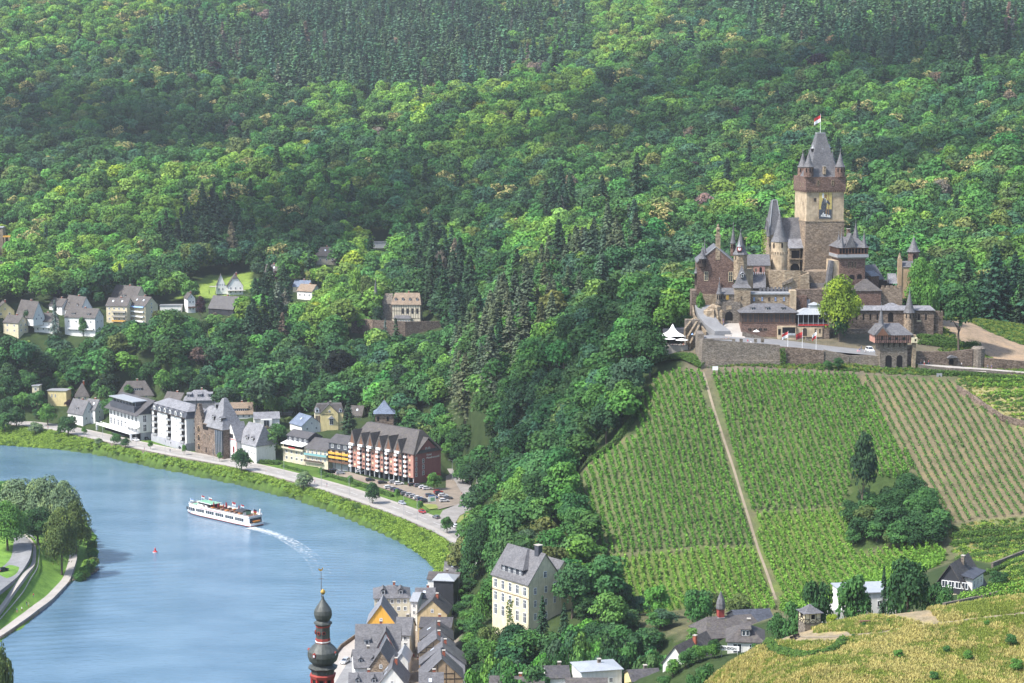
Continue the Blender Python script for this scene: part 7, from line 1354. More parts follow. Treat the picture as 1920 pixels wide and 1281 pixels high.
# half timbered pavilion on the foreground hill
pv=Bld('timber_pavilion','small square half timbered lookout hut with pointed slate roof on the grassy hill','hut',Y=446,u=1509,v=1176,yaw=R(14)); ww=pv.X(1539,1165,0); zt=pv.Z(1523,1150,0); zb_=pv.Z(1523,1170,0); pv.box(0,0,-2.5,ww,ww,zb_,stone_grey,'stone_base'); pv.box(.05,.05,zb_,ww-.05,ww-.05,zt,plaster_cream,'wall'); mb=MB()
for (xa,za,xb,zb) in ((0,.7,0,zt),(ww,.7,ww,zt),(ww*.3,.7,ww*.3,zt),(ww*.7,.7,ww*.7,zt),(0,.75,ww,.75),(0,zt-.1,ww,zt-.1),(0,zt*.55,ww*.3,zt*.55),(ww*.7,zt*.55,ww,zt*.55),(0,.8,ww*.3,zt*.55),(ww,.8,ww*.7,zt*.55),(ww*.3,.8,ww*.5,zt*.45),(ww*.7,.8,ww*.5,zt*.45)):
    mb.tube((xa,0,za),(xb,0,zb),.065,4); mb.tube((0,xa,za),(0,xb,zb),.065,4)
pv.part('timber_frame',mb,wood_dark); pv.part('window_opening',MB().box(ww*.4,-.02,zt*.55,ww*.62,.06,zt*.88).box(-.02,ww*.4,zt*.55,.06,ww*.62,zt*.88),dark_hole); pv.pyramid(0,ww,0,ww,zt,pv.Z(1523,1132,ww/2),slate_grey,.55,flare=.15); CLEAR.append((1500,1128,1546,1180,446))
# black gabled house on the right
b=hs('black clad house with white window band, wide grey roof and white side dormer',1748,1814,1104,1059,1122,-30,14,'y',clad_black,slate_brown,Y=515,fw=(0,0),chim=2,over=.7)
b.part('lower_wall',MB().box(-.02,-.06,-3,b.W+.04,15,b.E-.6),plaster_cream); zz=b.E+.9
for i in range(4): xx=b.W*.27+i*1.75; b.winm(xx,zz,xx+1.6,zz+1.7,-.02,white_paint,glass,proud=.16)
b.winm(b.W*.55,b.E-2.2,b.W*.62,b.E-1.0,-.07); b.part('side_dormer',MB().box(b.W*.72,3,b.E-.4,b.W+.3,12,b.E+3.0),plaster_white); b.part('side_dormer_roof',MB().hull([(b.W*.5,2.2,b.E+4.0),(b.W+.8,2.2,b.E+3.0),(b.W+.8,12.8,b.E+3.0),(b.W*.5,12.8,b.E+4.0)],[(b.W*.5,2.2,b.E+4.3),(b.W+.8,2.2,b.E+3.3),(b.W+.8,12.8,b.E+3.3),(b.W*.5,12.8,b.E+4.3)]),clad_slate)
for i in range(3): b.winm(4+i*2.8,b.E+.5,5.2+i*2.8,b.E+2.3,b.W+.3,white_paint,glass,side='R')
b.winm(3,b.E-2.6,4.4,b.E-1,b.W+.04,white_paint,glass,side='R'); CLEAR.append((1745,1030,1870,1106,515))
b=flatb('white modern house with blue roof box half hidden behind the hilltop trees',1583,1690,1112,1156,488,10,plaster_white,8,(4,1),rm=metal_grey); b.part('lower_block',MB().box(-5,-1,-2,0,5,b.E*.35),plaster_white)
# level ground under the houses
CLEAR.append((385,513,470,553,1262)); PM_=np.zeros(len(fx)); PZ_=np.zeros(len(fx))
for (px_,py_,pr_,pz_) in PADS:
    if py_<800: continue
    i0=np.searchsorted(GRX,px_-pr_-6);i1=np.searchsorted(GRX,px_+pr_+6);j0=np.searchsorted(GRY,py_-pr_-6);j1=np.searchsorted(GRY,py_+pr_+6)
    sx,sy=np.meshgrid(GRX[i0:i1],GRY[j0:j1]); d=np.hypot(sx-px_,sy-py_); w=1-sm(np.clip((d-pr_)/5,0,1)); s_=GZ[j0:j1,i0:i1]; GZ[j0:j1,i0:i1]=np.where(s_>pz_,s_*(1-w)+pz_*w,s_)
TME.vertices.foreach_set('co',np.stack([fx,fy,GZ.ravel()],1).astype(np.float32).ravel()); TME.update()
# ------------------------------------------------------------------ tree prototypes
def broad(seed,nleaf,size,rad=4.6,H=12,nl=18,flat_=1.08,bloom=0,low=.25):
    rs=np.random.RandomState(seed); V=[];Fs=[];L=[];Bm=[];off_=0
    cz=H-rad*flat_*1.0; cen=[]
    for k in range(nl):
        for _ in range(20):
            d=rs.randn(3); d/=np.linalg.norm(d)
            if d[2]>-.45: break
        r=rad*(.62+.2*rs.rand()); c=np.array([d[0]*r*.82,d[1]*r*.82,cz+d[2]*r*flat_]); cen.append((c,rad*(.30+.18*rs.rand())))
    cen.append((np.array([0,0,cz]),rad*.6)); cen.append((np.array([0.3,0,cz+rad*.35]),rad*.5)); cen.append((np.array([0,.2,cz-rad*.45]),rad*.55))
    per=max(6,nleaf//len(cen))
    for c,r in cen:
        d=rs.randn(per,3); d/=np.linalg.norm(d,axis=1)[:,None]; d[:,2]=np.where(d[:,2]<-.35,-d[:,2],d[:,2])
        rr=r*(.82+.3*rs.rand(per)); C=c+d*rr[:,None]*np.array([1.1,1.1,.85])
        Nn=d*.9+rs.randn(per,3)*.38+np.array([0,0,.25]); Nn/=np.linalg.norm(Nn,axis=1)[:,None]
        v,f=quads_at(C,Nn,size*(.65+.7*rs.rand(per)),.8,rs); V.append(v);Fs.append(f+off_);off_+=len(v)
        lv=np.clip(.45+rs.randn()*.19+rs.randn(per)*.17,0,1); L.append(np.repeat(lv,4))
        bl=np.where((rs.rand(per)<bloom)&(d[:,2]>-.05),.85,0.); Bm.append(np.repeat(bl,4))
    return np.concatenate(V),np.concatenate(Fs),np.concatenate(L),np.concatenate(Bm)
def conif(seed,nleaf,size,rad=3.4,H=20,droop=.35,base=.12):
    rs=np.random.RandomState(seed); nb=int(nleaf/9); V=[];L=[]
    t=rs.rand(nb)**.8; z0=H*(base+(1-base)*t); rr=rad*(1-t)**.8*(.75+.4*rs.rand(nb))+.15; a=rs.rand(nb)*6.283
    C=[];Nn=[];Lf=[]
    for k in range(9):
        s=(k+1+rs.rand(nb)*.6)/9.6; r=rr*s; x=r*np.cos(a+rs.randn(nb)*.1);y=r*np.sin(a+rs.randn(nb)*.1); z=z0-r*droop+rs.randn(nb)*.12
        C.append(np.stack([x,y,z],1)); q=np.stack([np.cos(a)*.45,np.sin(a)*.45,np.full(nb,.8)],1)+rs.randn(nb,3)*.35; Nn.append(q/np.linalg.norm(q,axis=1)[:,None]); Lf.append(np.clip(.35+.2*s+rs.randn(nb)*.15,0,1))
    C=np.concatenate(C);Nn=np.concatenate(Nn);Lf=np.concatenate(Lf); V,Fq=quads_at(C,Nn,size*(.7+.6*rs.rand(len(C))),.7,rs)
    return V,Fq,np.repeat(Lf,4),np.zeros(len(V))
def trunk_mb(H,r0,seed=0,limbs=5,cz=.5):
    rs=random.Random(seed); mb=MB(); p=Vector((0,0,-1.5)); 
    q=Vector((rs.uniform(-.25,.25),rs.uniform(-.25,.25),H*.35)); e=Vector((rs.uniform(-.4,.4),rs.uniform(-.4,.4),H*.8))
    mb.tube(p,q,r0,7,0,r0*.75); mb.tube(q,e,r0*.75,6,0,r0*.2)
    for k in range(limbs):
        a=6.283*k/limbs+rs.random(); s=q.lerp(e,.0+.5*k/limbs); mb.tube(s,s+Vector((math.cos(a)*H*.2,math.sin(a)*H*.2,H*.2)),r0*.4,5,0,r0*.1)
    return mb
BH=[];BS=[];BL=[];CHs=[];CLs=[];TRK=[];CTR=[];BG=[]
for s in range(2): v,f,l,b_=broad(310+s,9000,.34,rad=4.6,H=9.4,nl=26,flat_=1.05); BG.append(npmesh('dense_crown',v,f,leaf_mat,{'leaf':l,'bloom':b_}))
for s in range(4): v,f,l,b_=broad(210+s,2300,.60,rad=4.6,H=9.4,nl=20,flat_=1.05); BS.append(npmesh('full_crown',v,f,leaf_mat,{'leaf':l,'bloom':b_}))
for s in range(5): v,f,l,b_=broad(10+s,2600,.62,rad=4.4+.3*(s%3),H=11.5+s*.6,nl=16+2*s,bloom=0); BH.append(npmesh('crown_%s'%('abcdefgh'[s]),v,f,leaf_mat,{'leaf':l,'bloom':b_}))
for s in range(2): v,f,l,b_=broad(30+s,2600,.62,rad=4.9,H=12.5,nl=22,bloom=.55); BH.append(npmesh('blossom_crown',v,f,leaf_mat,{'leaf':l,'bloom':b_}))
for s in range(5): v,f,l,b_=broad(50+s,1150,.86,rad=4.4+.3*(s%3),H=11.5+s*.6,nl=13+2*s,bloom=0); BL.append(npmesh('far_crown',v,f,leaf_mat,{'leaf':l,'bloom':b_}))
for s in range(2): v,f,l,b_=broad(70+s,1150,.86,rad=4.9,H=12.5,nl=17,bloom=.5); BL.append(npmesh('far_blossom_crown',v,f,leaf_mat,{'leaf':l,'bloom':b_}))
for s in range(3): v,f,l,b_=conif(90+s,2300,.66,rad=3.2+.35*s,H=19+s); CHs.append(npmesh('conifer_crown',v,f,needle_mat,{'leaf':l,'bloom':b_}))
for s in range(3): v,f,l,b_=conif(95+s,900,.95,rad=3.1+.3*s,H=18+s); CLs.append(npmesh('far_conifer_crown',v,f,needle_mat,{'leaf':l,'bloom':b_}))
BH[5].name;
for s in range(3): TRK.append(trunk_mb(11,.32,s).mesh('trunk',bark)); CTR.append(trunk_mb(18,.28,s,0).mesh('conifer_trunk',bark))
def tree(kind,x,y,tint,label,scale=1,sz=None,group=None,z=None,rz=None,proto=None,name=None,cat='tree'):
    z=float(ground(x,y)) if z is None else z; rz=random.random()*6.28 if rz is None else rz
    con=kind=='conifer'; k=random.randrange(3) if con else (proto if proto is not None else (random.randrange(5) if kind!='blossom' else 5+random.randrange(2)))
    full=kind=='full'
    e=empty(name or ('conifer_tree' if con else 'broadleaf_tree'),(x,y,z),rz,label,cat,group); sz=sz or scale; e.scale=(scale,scale,sz)
    c=link('crown',(CHs if con else BG if (full and scale>1.15 and y<830) else BS if full else BH)[k%2 if (full and scale>1.15 and y<830) else k%4 if full else k],e); c['tint']=[float(a) for a in tint]; link('trunk',(CTR if con else TRK)[k%3],e); return e
def var(t,rs,a=.22):
    g=1+rs.randn()*a*.6; return (t[0]*g*(1+rs.randn()*a*.35),t[1]*g,t[2]*g*(1+rs.randn()*a*.3))
# ---- special trees placed one by one (u,v of the foot on the ground, height m)
def ptree(kind,u,v,h,tint,label,wide=1,ymin=300,Y=None,group=None,proto=None,name=None,rs=random,dz=0):
    p=cast(u,v,ymin=ymin) if Y is None else pY(u,v,Y); 
    H0={'conifer':20}.get(kind,12.5); s=h/H0; FOOT.append((p[0],p[1],2.0))
    return tree(kind,p[0],p[1],tint,label,scale=s*wide,sz=s,z=p[2]+dz,group=group,proto=proto,name=name)
def topt(kind,u,vtop,Y,h,tint,label,wide=1,**k):
    """tree whose top shows at (u,vtop) at distance Y; foot = top - h but never above ground"""
    if Y<0: Y=float(cast(u,vtop+h*F/-Y*.93,ymin=500)[1])
    p=pY(u,vtop,Y); g=float(ground(p[0],p[1])); hh=p[2]-g
    if hh<2: hh=h
    if kind=='tall': kind='broad'; s=hh/12.5; w=h*wide/12.5
    elif kind=='broad': kind='full'; hh=max(hh,.5*h); s=hh/9.4; w=h*.78*wide/9.8
    else: H0={'conifer':20}.get(kind,12.5); s=hh/H0; w=h/H0*wide
    FOOT.append((p[0],p[1],2.0))
    return tree(kind,p[0],p[1],tint,label,scale=w,sz=s,z=g,**k)
# ------------------------------------------------------------------ trees and bushes one can point to
TN=dict(mid=(.062,.162,.044),dark=(.036,.098,.032),bright=(.15,.285,.05),olive=(.11,.16,.045),blue=(.052,.124,.062),fresh=(.096,.228,.045),beech=(.050,.026,.034),dead=(.17,.145,.11),cdark=(.032,.074,.036),cgrey=(.092,.130,.072),cmid=(.078,.160,.082),silver=(.16,.235,.12),lime=(.25,.34,.04),limet=(.19,.28,.03),bluec=(.12,.17,.15))
def tt(u,vt,Y,h,t,lab,wide=1,kind='broad',**k): return topt(kind,u,vt,Y,h,TN[t],lab,wide,**k)
tt(1576,514,772,19,'limet','large yellow green lime tree standing before the castle walls',1.15)
tt(1575,572,770,10,'dark','dark ivy clad lower growth under the yellow green lime tree',.95)
tt(1728,486,800,17,'fresh','light green acacia beside the bell turret of the castle',1.0); tt(1745,520,795,11,'fresh','smaller light green tree right of the acacia by the castle')
tt(1801,548,772,17,'dark','round dark green tree standing alone on the slope right of the castle',1.15,'tall')
tt(1572,671,743,4,'dark','dark round shrub at the foot of the castle wall, between wall and vineyard',1.5,proto=1); tt(1552,676,743,3,'mid','small green shrub at the foot of the reddish castle wall',1.5,proto=2)
for i,(u,v,Y) in enumerate(((1238,572,800),(1262,552,803),(1283,562,798),(1252,592,792),(1225,600,800),(1280,590,788))): tt(u,v,Y,11,'fresh','fresh green tree on the bank directly behind the white tent',1,group='fresh trees behind the tent')
tt(1313,548,785,4,'fresh','bright hedge like bush in the small walled garden of the castle',1.2,proto=2)
tt(1490,543,799,3.4,'mid','small green bush on top of the tan castle bastion',1.2,proto=3)
# clump in the vineyard
tt(1620,829,655,12,'cdark','tall dark evergreen rising alone from the bushes in the vineyard',.95,'tall'); tt(1620,915,663,7,'cdark','dark ivy covered lower trunk growth of the tall vineyard evergreen',.9)
for i,(u,v,h,t) in enumerate(((1598,935,9,'dark'),(1640,925,10,'mid'),(1672,912,12,'dark'),(1706,890,13,'dark'),(1735,915,12,'mid'),(1758,950,10,'mid'),(1690,945,11,'dark'),(1722,955,11,'dark'),(1612,968,8,'dark'),(1645,975,8,'mid'),(1685,978,9,'mid'),(1750,975,9,'dark'),(1628,945,9,'olive'),(1662,950,10,'dark'),(1720,925,11,'mid'),(1600,990,6,'mid'),(1715,990,7,'dark'),(1672,995,6,'olive'))):
    tt(u,v,-655,h,t,'%s bushy tree in the clump around the tall vineyard evergreen'%{'dark':'dark green','mid':'mid green','olive':'olive green'}[t],1.3,group='bushy clump in the vineyard')
# foreground hill top
for (u,v,Y,h,t,lab,wd,kd) in ((1533,1083,472,11,'dark','dark tree right behind the timber lookout hut',.9,'broad'),(1492,1122,480,9,'mid','mid green tree left of the timber lookout hut',1,'broad'),(1603,1068,478,11,'mid','wide mid green tree before the white modern house',1.05,'broad'),(1658,1062,476,10,'cdark','narrow dark conifer between the two large hilltop trees',.9,'conifer'),
    (1706,1045,470,13,'dark','largest dark green tree on the foreground hill',1.0,'broad'),(1682,1070,480,10,'mid','green tree just left of the largest hilltop tree',.9,'broad'),(1752,1086,468,8,'dark','round dark bush tree left of the black gabled house',1,'broad'),(1772,1098,466,6,'mid','low bush touching the corner of the black gabled house',1,'broad'),(1872,1068,500,6,'dark','round bush right of the black gabled house',1.2,'broad'),
    (1460,1150,500,7,'mid','small tree between the guest house roof and the lookout hut',1,'broad'),(1560,1150,455,3.5,'lime','yellow green bush right of the lookout hut',1,'broad'),(1340,1222,500,5,'dark','dark round bush before the white pension annexe',.9,'broad'),(1322,1245,470,5,'mid','low green bush at the edge of the dry meadow',1.4,'broad'),
    (1418,1206,490,3.5,'mid','garden bush beside the white guest house wall',1.2,'broad'),(1300,1262,480,5,'mid','green bush at the bottom edge below the pension annexe',1.4,'broad'),(1385,1110,600,11,'olive','grey green thin tree behind the small bell turret',1.0,'broad'),(1335,1108,602,9,'olive','grey green thin tree left of the small bell turret',1.0,'broad')):
    topt(kd,u,v,Y,h,TN[t],lab,wd)
for i,(u,v) in enumerate(((1262,1258),(1285,1264),(1310,1252),(1298,1272),(1335,1262),(1245,1268))): tt(u,v,-480,4.5,'mid' if i%2 else 'fresh','low bush between the pension annexe and the dry meadow',1.2,group='bushes below the annexe')
for i,(u,v) in enumerate(((262,700),(285,688),(305,706),(332,700),(352,700),(250,686),(320,716),(378,712),(112,706),(165,698),(90,715),(420,728),(400,712),(450,735),(480,745),(530,752),(555,748),(690,748),(660,742),(15,752),(40,745),(70,742),(30,775),(88,770),(8,785),(128,790),(480,812),(520,805),(500,828),(842,800),(852,820),(862,842),(846,838),(872,862),(858,815),(835,785),(868,880),(880,880))): tt(u,v-12,-1080,12,('mid','dark','fresh')[i%3],'%s tree filling the slope behind the riverside houses'%('mid green','dark green','fresh green')[i%3],1.15,group='trees right behind the riverside houses')
# manor and wood below
for (u,v,Y,h,t,lab,wd,kd) in ((1017,1112,596,15,'cdark','dark conifer directly in front of the manor house gable',1.15,'conifer'),(1058,1126,594,14,'cdark','second dark conifer, right of the one before the manor gable',1.1,'conifer'),(902,972,712,17,'dark','huge dark crown between river bank and manor house',1,'broad'),(885,1020,712,12,'dark','dark tree overhanging the beige gable wall by the river',1,'broad'),
    (930,1002,690,13,'mid','mid green tree just behind the manor roof on its left',1,'broad'),(905,1100,650,10,'fresh','fresh green tree left of the manor facade',.9,'broad'),(895,1150,628,9,'mid','mid green tree between alley roofs and manor',1,'broad'),(918,1172,606,8,'olive','olive ivy mound below the left end of the manor',1.3,'broad'),(950,1192,600,8,'olive','olive ivy mound below the middle of the manor',1.2,'broad'),
    (983,1205,598,7,'dead','brown dried climber mass below the manor corner',.9,'broad'),(1078,1000,690,13,'fresh','fresh green tree right behind the manor roof',1.2,'broad'),(1110,1040,660,13,'fresh','fresh green wide tree right of the manor house',1.1,'broad'),(1105,1125,610,14,'mid','large mid green tree right of the two dark conifers',1,'broad'),(1152,1150,600,12,'mid','round tree in the wood below the vineyard corner',1,'broad')):
    topt(kd,u,v,Y,h,TN[t],lab,wd)
for i,(u,v) in enumerate(((868,1075),(880,1095),(866,1110),(882,1125),(860,1140),(878,1155),(868,1172),(890,1178),(884,1200),(902,1208),(896,1228),(915,1240),(884,1245),(905,1258))):
    p=cast(u,v+14,ymin=500); topt('broad',u,v,p[1],9,TN[('mid','dark','fresh')[i%3]],'%s tree on the slope between the alley roofs and the manor'%('mid green','dark green','fresh green')[i%3],1.1,group='trees behind the alley')
rs=np.random.RandomState(31); k=0
PW=[(1075,1165),(1160,1130),(1330,1165),(1315,1190),(1240,1205),(1235,1240),(1170,1232),(1040,1240),(900,1262),(880,1215),(1000,1225)]
while k<46:
    u,v=rs.uniform(870,1335),rs.uniform(1125,1262)
    if not inpoly(np.array([u]),np.array([v]),PW)[0]: continue
    Y=np.interp(v,[1120,1165,1230,1262],[640,590,535,515]); k+=1
    topt('broad',u,v,Y,11,tuple(a*rs.uniform(.85,1.15) for a in TN[('mid','dark','mid','fresh','blue')[k%5]]),'%s tree in the wood between manor house and pension'%('mid green','dark green','mid green','fresh green','bluish green')[k%5],1.05,group='trees of the wood below the vineyard')
# far river bank
for (u,v,Y,h,t,lab,wd) in ((452,842,-985,12,'dark','dark tree on the embankment hiding part of the promenade',1),(462,806,-1005,9,'dark','dark round tree in the garden of the timbered villa',1),(495,800,-1000,12,'dead','reddish brown leaved tree left of the cream row house',1),(570,885,-905,9,'silver','wide grey green willow at the water edge',1.3),(698,905,-872,10,'dark','dense dark tree on the embankment below the red hotel',.9),(838,966,-838,8,'mid','green tree on the embankment near the road cars',.9),
    (814,884,-905,9,'fresh','slender green tree in the parking area beside the red hotel',1),(893,925,-880,9,'mid','green tree over the cars at the right end of the lawn',1.1),(905,945,-868,8,'fresh','fresh green tree at the right end of the roadside lawn',1.1),(217,812,-1035,7,'mid','bushy tree on the bank before the white hotel',1.1),(235,822,-1025,6,'dark','second bushy tree on the bank before the white hotel',1.2),(66,790,-1062,8,'silver','grey green willow on the bank at the far left',1.4),
    (185,820,-1040,5,'silver','pale flowering bush on the bank left of the white hotel',1.2),(20,700,-1120,17,'dark','tall dark tree on the far left shore',1),(50,690,-1125,17,'mid','tall tree beside the dark one on the far left shore',1),(5,760,-1085,8,'dark','dark round bush above the shore road at the left edge',1.3),(70,765,-1078,6,'dark','dark dome shaped bush by the shore parking',1.5),(130,722,-1105,10,'fresh','fresh green tree between yellow block and hipped house',.9),(185,712,-1110,12,'mid','green tree beside the hipped house roof',1),(205,742,-1085,13,'mid','tall thin green tree left of the white hotel',1),
    (130,750,-1100,6,'beech','dark purple bush before the yellow flat roofed block',1.2),(240,722,-1100,8,'mid','green tree in front of the large brown roofed house',1),(112,800,-1050,4,'dark','small bush on the bank slope near the left',1.2),(505,742,-1075,10,'bright','bright green round tree above the white bungalow',1.1),(512,775,-1040,5,'fresh','garden shrub near the white bungalow',1.2),(540,780,-1040,5,'olive','olive shrub left of the blue roofed house',1.2)):
    tt(u,v,Y,h,t,lab,wd)
for i,(u,v) in enumerate(((158,812),(282,836),(345,846),(412,859),(602,888),(657,906),(745,932),(788,952),(863,996))):
    p=cast(u,v+8,ymin=780); e=tree('broad',p[0],p[1],TN['fresh'],'small young roadside tree on the riverside promenade',.30,sz=.42,group='young promenade trees'); 
# hillside garden trees
for (u,v,Y,h,t,lab,wd,kd) in ((102,563,1200,14,'bluec','blue grey cedar among the white hillside houses',1.5,'conifer'),(52,578,1205,8,'dark','dark tree covering the cream hillside house',1,'broad'),(155,592,1200,8,'mid','round green tree before the wide white house',1,'broad'),(107,543,1245,7,'beech','dark purple tree behind the white hillside houses',1.1,'broad'),(376,556,1212,7,'beech','dark purple tree beside the white chalet',1.2,'broad'),(403,586,1205,4,'dead','reddish bush before the black barn like house',1.2,'broad'),
    (487,520,1235,22,'cdark','tall dark conifer right of the white gambrel villa',1.3,'conifer'),(500,570,1200,18,'cdark','second tall dark conifer below the gambrel villa',1.4,'conifer'),(520,560,1205,16,'cdark','third dark conifer in the group below the gambrel villa',1.4,'conifer'),(628,487,1370,10,'beech','dark purple copper tree on the upper slope',1.2,'broad'),(518,526,1290,8,'beech','small dark purple tree right of the tall conifer',1,'broad'),(392,541,1278,4,'cdark','thin cypress on the lawn beside the gambrel villa',.6,'conifer'),(404,545,1276,3.4,'cdark','second thin cypress on the lawn',.6,'conifer'),
    (365,528,1262,8,'mid','green bush tree at the left end of the bright lawn',1.1,'broad'),(350,530,1262,7,'olive','olive bush at the far left of the bright lawn',1.1,'broad'),(820,520,1180,24,'cdark','tall conifer right of the villa with the spire',1.1,'conifer'),(806,475,1210,24,'cdark','tallest conifer behind the villa with the spire',1.2,'conifer'),(860,560,1140,22,'cgrey','grey green conifer right of the villa terrace',1.3,'conifer'),(845,480,1220,24,'cgrey','tall grey conifer on the slope above the villa',1.2,'conifer'),(722,598,1145,9,'bluec','blue spruce in front of the villa terrace wall',1.3,'conifer'),(742,612,1140,9,'bluec','second blue spruce before the villa terrace wall',1.3,'conifer'),(708,575,1158,8,'cdark','dark tree hiding the left wing of the villa',1.2,'broad'),
    (690,515,1190,14,'olive','olive green tree left of the villa spire',1.0,'broad'),(668,505,1200,13,'bright','bright yellow green tree left of the villa',1.1,'broad'),(825,470,1230,12,'dead','pinkish brown tree crown behind the villa conifers',1.2,'broad'),(1050,362,1290,22,'cdark','very dark spruce standing out of the broadleaf slope',1.3,'conifer'),(720,343,1500,18,'lime','pale flowering chestnut on the spur, tall crown',.9,'blossom'),(925,308,1560,18,'lime','pale flowering chestnut high on the spur',.9,'blossom'),(1100,425,1170,14,'lime','pale flowering chestnut above the grey conifers',1.1,'blossom')):
    topt(kd,u,v,Y,h,TN[t],lab,wd)
# near left bank
for (u,v,Y,h,t,lab,wd) in ((35,895,815,18,'silver','largest grey green willow on the near river spit',1.1),(85,890,805,17,'silver','tall grey green willow right of the largest one',1.0),(118,905,800,14,'silver','grey green willow nearest the water on the spit',1.1),(5,905,820,16,'mid','green tree at the left edge behind the willows',1.0),(12,942,775,13,'fresh','bright round tree beside the near road',1.2),(112,955,770,13,'olive','single willow with visible trunk beside the cycle path',1.1),(70,950,790,12,'dark','dark tree under the tall willows',1.2),(140,935,795,11,'olive','olive green tree at the tip of the river spit',1.2)):
    tt(u,v,Y,h,t,lab,wd*1.25)
rs=np.random.RandomState(8)
for i in range(22):
    t=i/21; u=np.interp(t,[0,.3,.6,1],[150,172,180,150])+rs.uniform(-6,4); v=np.interp(t,[0,.3,.6,1],[975,1010,1048,1088])+rs.uniform(-4,4)
    p=cast(u,v+12,ymin=500); FOOT.append((p[0],p[1],1)); tree('full',p[0],p[1],TN[('mid','olive','fresh','bright')[i%4]],'leafy bush along the stony edge of the near river spit',.5,sz=.5,group='bushes on the river spit')
tt(4,1209,560,9,'olive','thin leafed tree top in the lower left corner of the photo',1.0)
# meadow bushes
for i,(u,v,h) in enumerate(((1895,1212,3),(1685,1238,2.6),(1775,1226,2),(1815,1240,2.6),(1750,1278,2.4),(1905,1262,3.4),(1620,1175,1.2),(1665,1168,1),(1600,1196,1),(1850,1175,1.5))):
    p=cast(u,v,ymin=340,ymax=470); tree('full',p[0],p[1],TN['fresh' if i%2 else 'mid'],'green bush in the dry meadow grass of the foreground hill',h/11,sz=h/11,group='bushes in the meadow')
# ------------------------------------------------------------------ hedges
def hedge(px,w,h,mat,label,seed=1,ymin=300,dens=26,z=None,name='hedge',ymax=2800):
    P=np.array([(cast(u,v,ymin=ymin,ymax=ymax) if z is None else pZ(u,v,z))[:2] for u,v in px]); P=resample(P,.5); rs=np.random.RandomState(seed); n=int(len(P)*dens*.5*max(.6,w)*h); i=rs.randint(0,len(P),n); g=ground(P[i,0],P[i,1]); a=rs.rand(n)*PI
    C=np.stack([P[i,0]+rs.randn(n)*.25+np.cos(a)*w/2,P[i,1]+rs.randn(n)*.25+np.cos(a*1.0)*w*.2,g+h*(.1+.9*np.sin(a)*rs.uniform(.35,1.08,n))],1); Nn=rs.randn(n,3)*.5+np.stack([np.cos(a)*.6,-.5+0*a,np.sin(a)],1); Nn/=np.linalg.norm(Nn,axis=1)[:,None]
    o=np.array([P[0,0],P[0,1],float(ground(*P[0]))]); V,Fq=quads_at(C-o,Nn,.38*(.6+.8*rs.rand(n)),.9,rs); ob=link(name,npmesh(name,V,Fq,mat,{'leaf':np.repeat(np.clip(.4+rs.randn(n)*.25,0,1),4)}),None,o); return tag(ob,label,'hedge')
hedge([(1446,1198),(1442,1210),(1455,1222),(1485,1230),(1520,1233),(1553,1228),(1573,1216),(1581,1203)],1.6,1.3,bush_mat,'curved clipped hedge around the lookout on the foreground hill',1,380,60,ymax=470)
hedge([(530,875),(575,886)],1.4,1.2,bush_mat,'short clipped hedge before the cream row house',2,800,z=6); hedge([(606,889),(640,899),(700,918),(735,931)],1.8,1.5,bush_mat,'long dark hedge between car park and riverside road',3,800,z=6); hedge([(440,862),(470,866),(525,872)],2.4,2.0,bush_mat,'tall hedge along the garden of the timbered villa',4,800,z=6)
hedge([(1722,700),(1760,704),(1800,706),(1850,709),(1920,716)],2.4,1.8,bush_mat,'rough green hedge below the castle road',5,700); hedge([(1730,645),(1760,650),(1800,655),(1830,652)],4,2.2,bush_mat,'overgrown bushes on the bank behind the approach wall',6,748); hedge([(1725,634),(1770,640),(1790,646)],4,1.6,bush_mat,'green slope shrubs under the ring wing',7,755)
hedge([(1200,700),(1240,682),(1290,672),(1325,690)],5,2.2,bush_mat,'creeping shrubs between the white tent and the vineyard corner',8,740); hedge([(1195,760),(1190,790),(1150,840),(1110,870)],3,2.4,bush_mat,'shrubs along the left edge of the vineyard',9,640); hedge([(1800,1090),(1850,1078),(1925,1052)],1.4,1.2,bush_mat,'garden hedge right of the black gabled house',10,480)
for k,(a,b_) in enumerate((((1790,1022),(1990,1005)),((1800,1050),(1880,1040)),((1790,1008),(1900,1000)))): hedge([a,b_],3,1.5,bush_mat,'scrub on the lower stony terrace, %s band'%('middle','lowest','upper')[k],20+k,560,18)
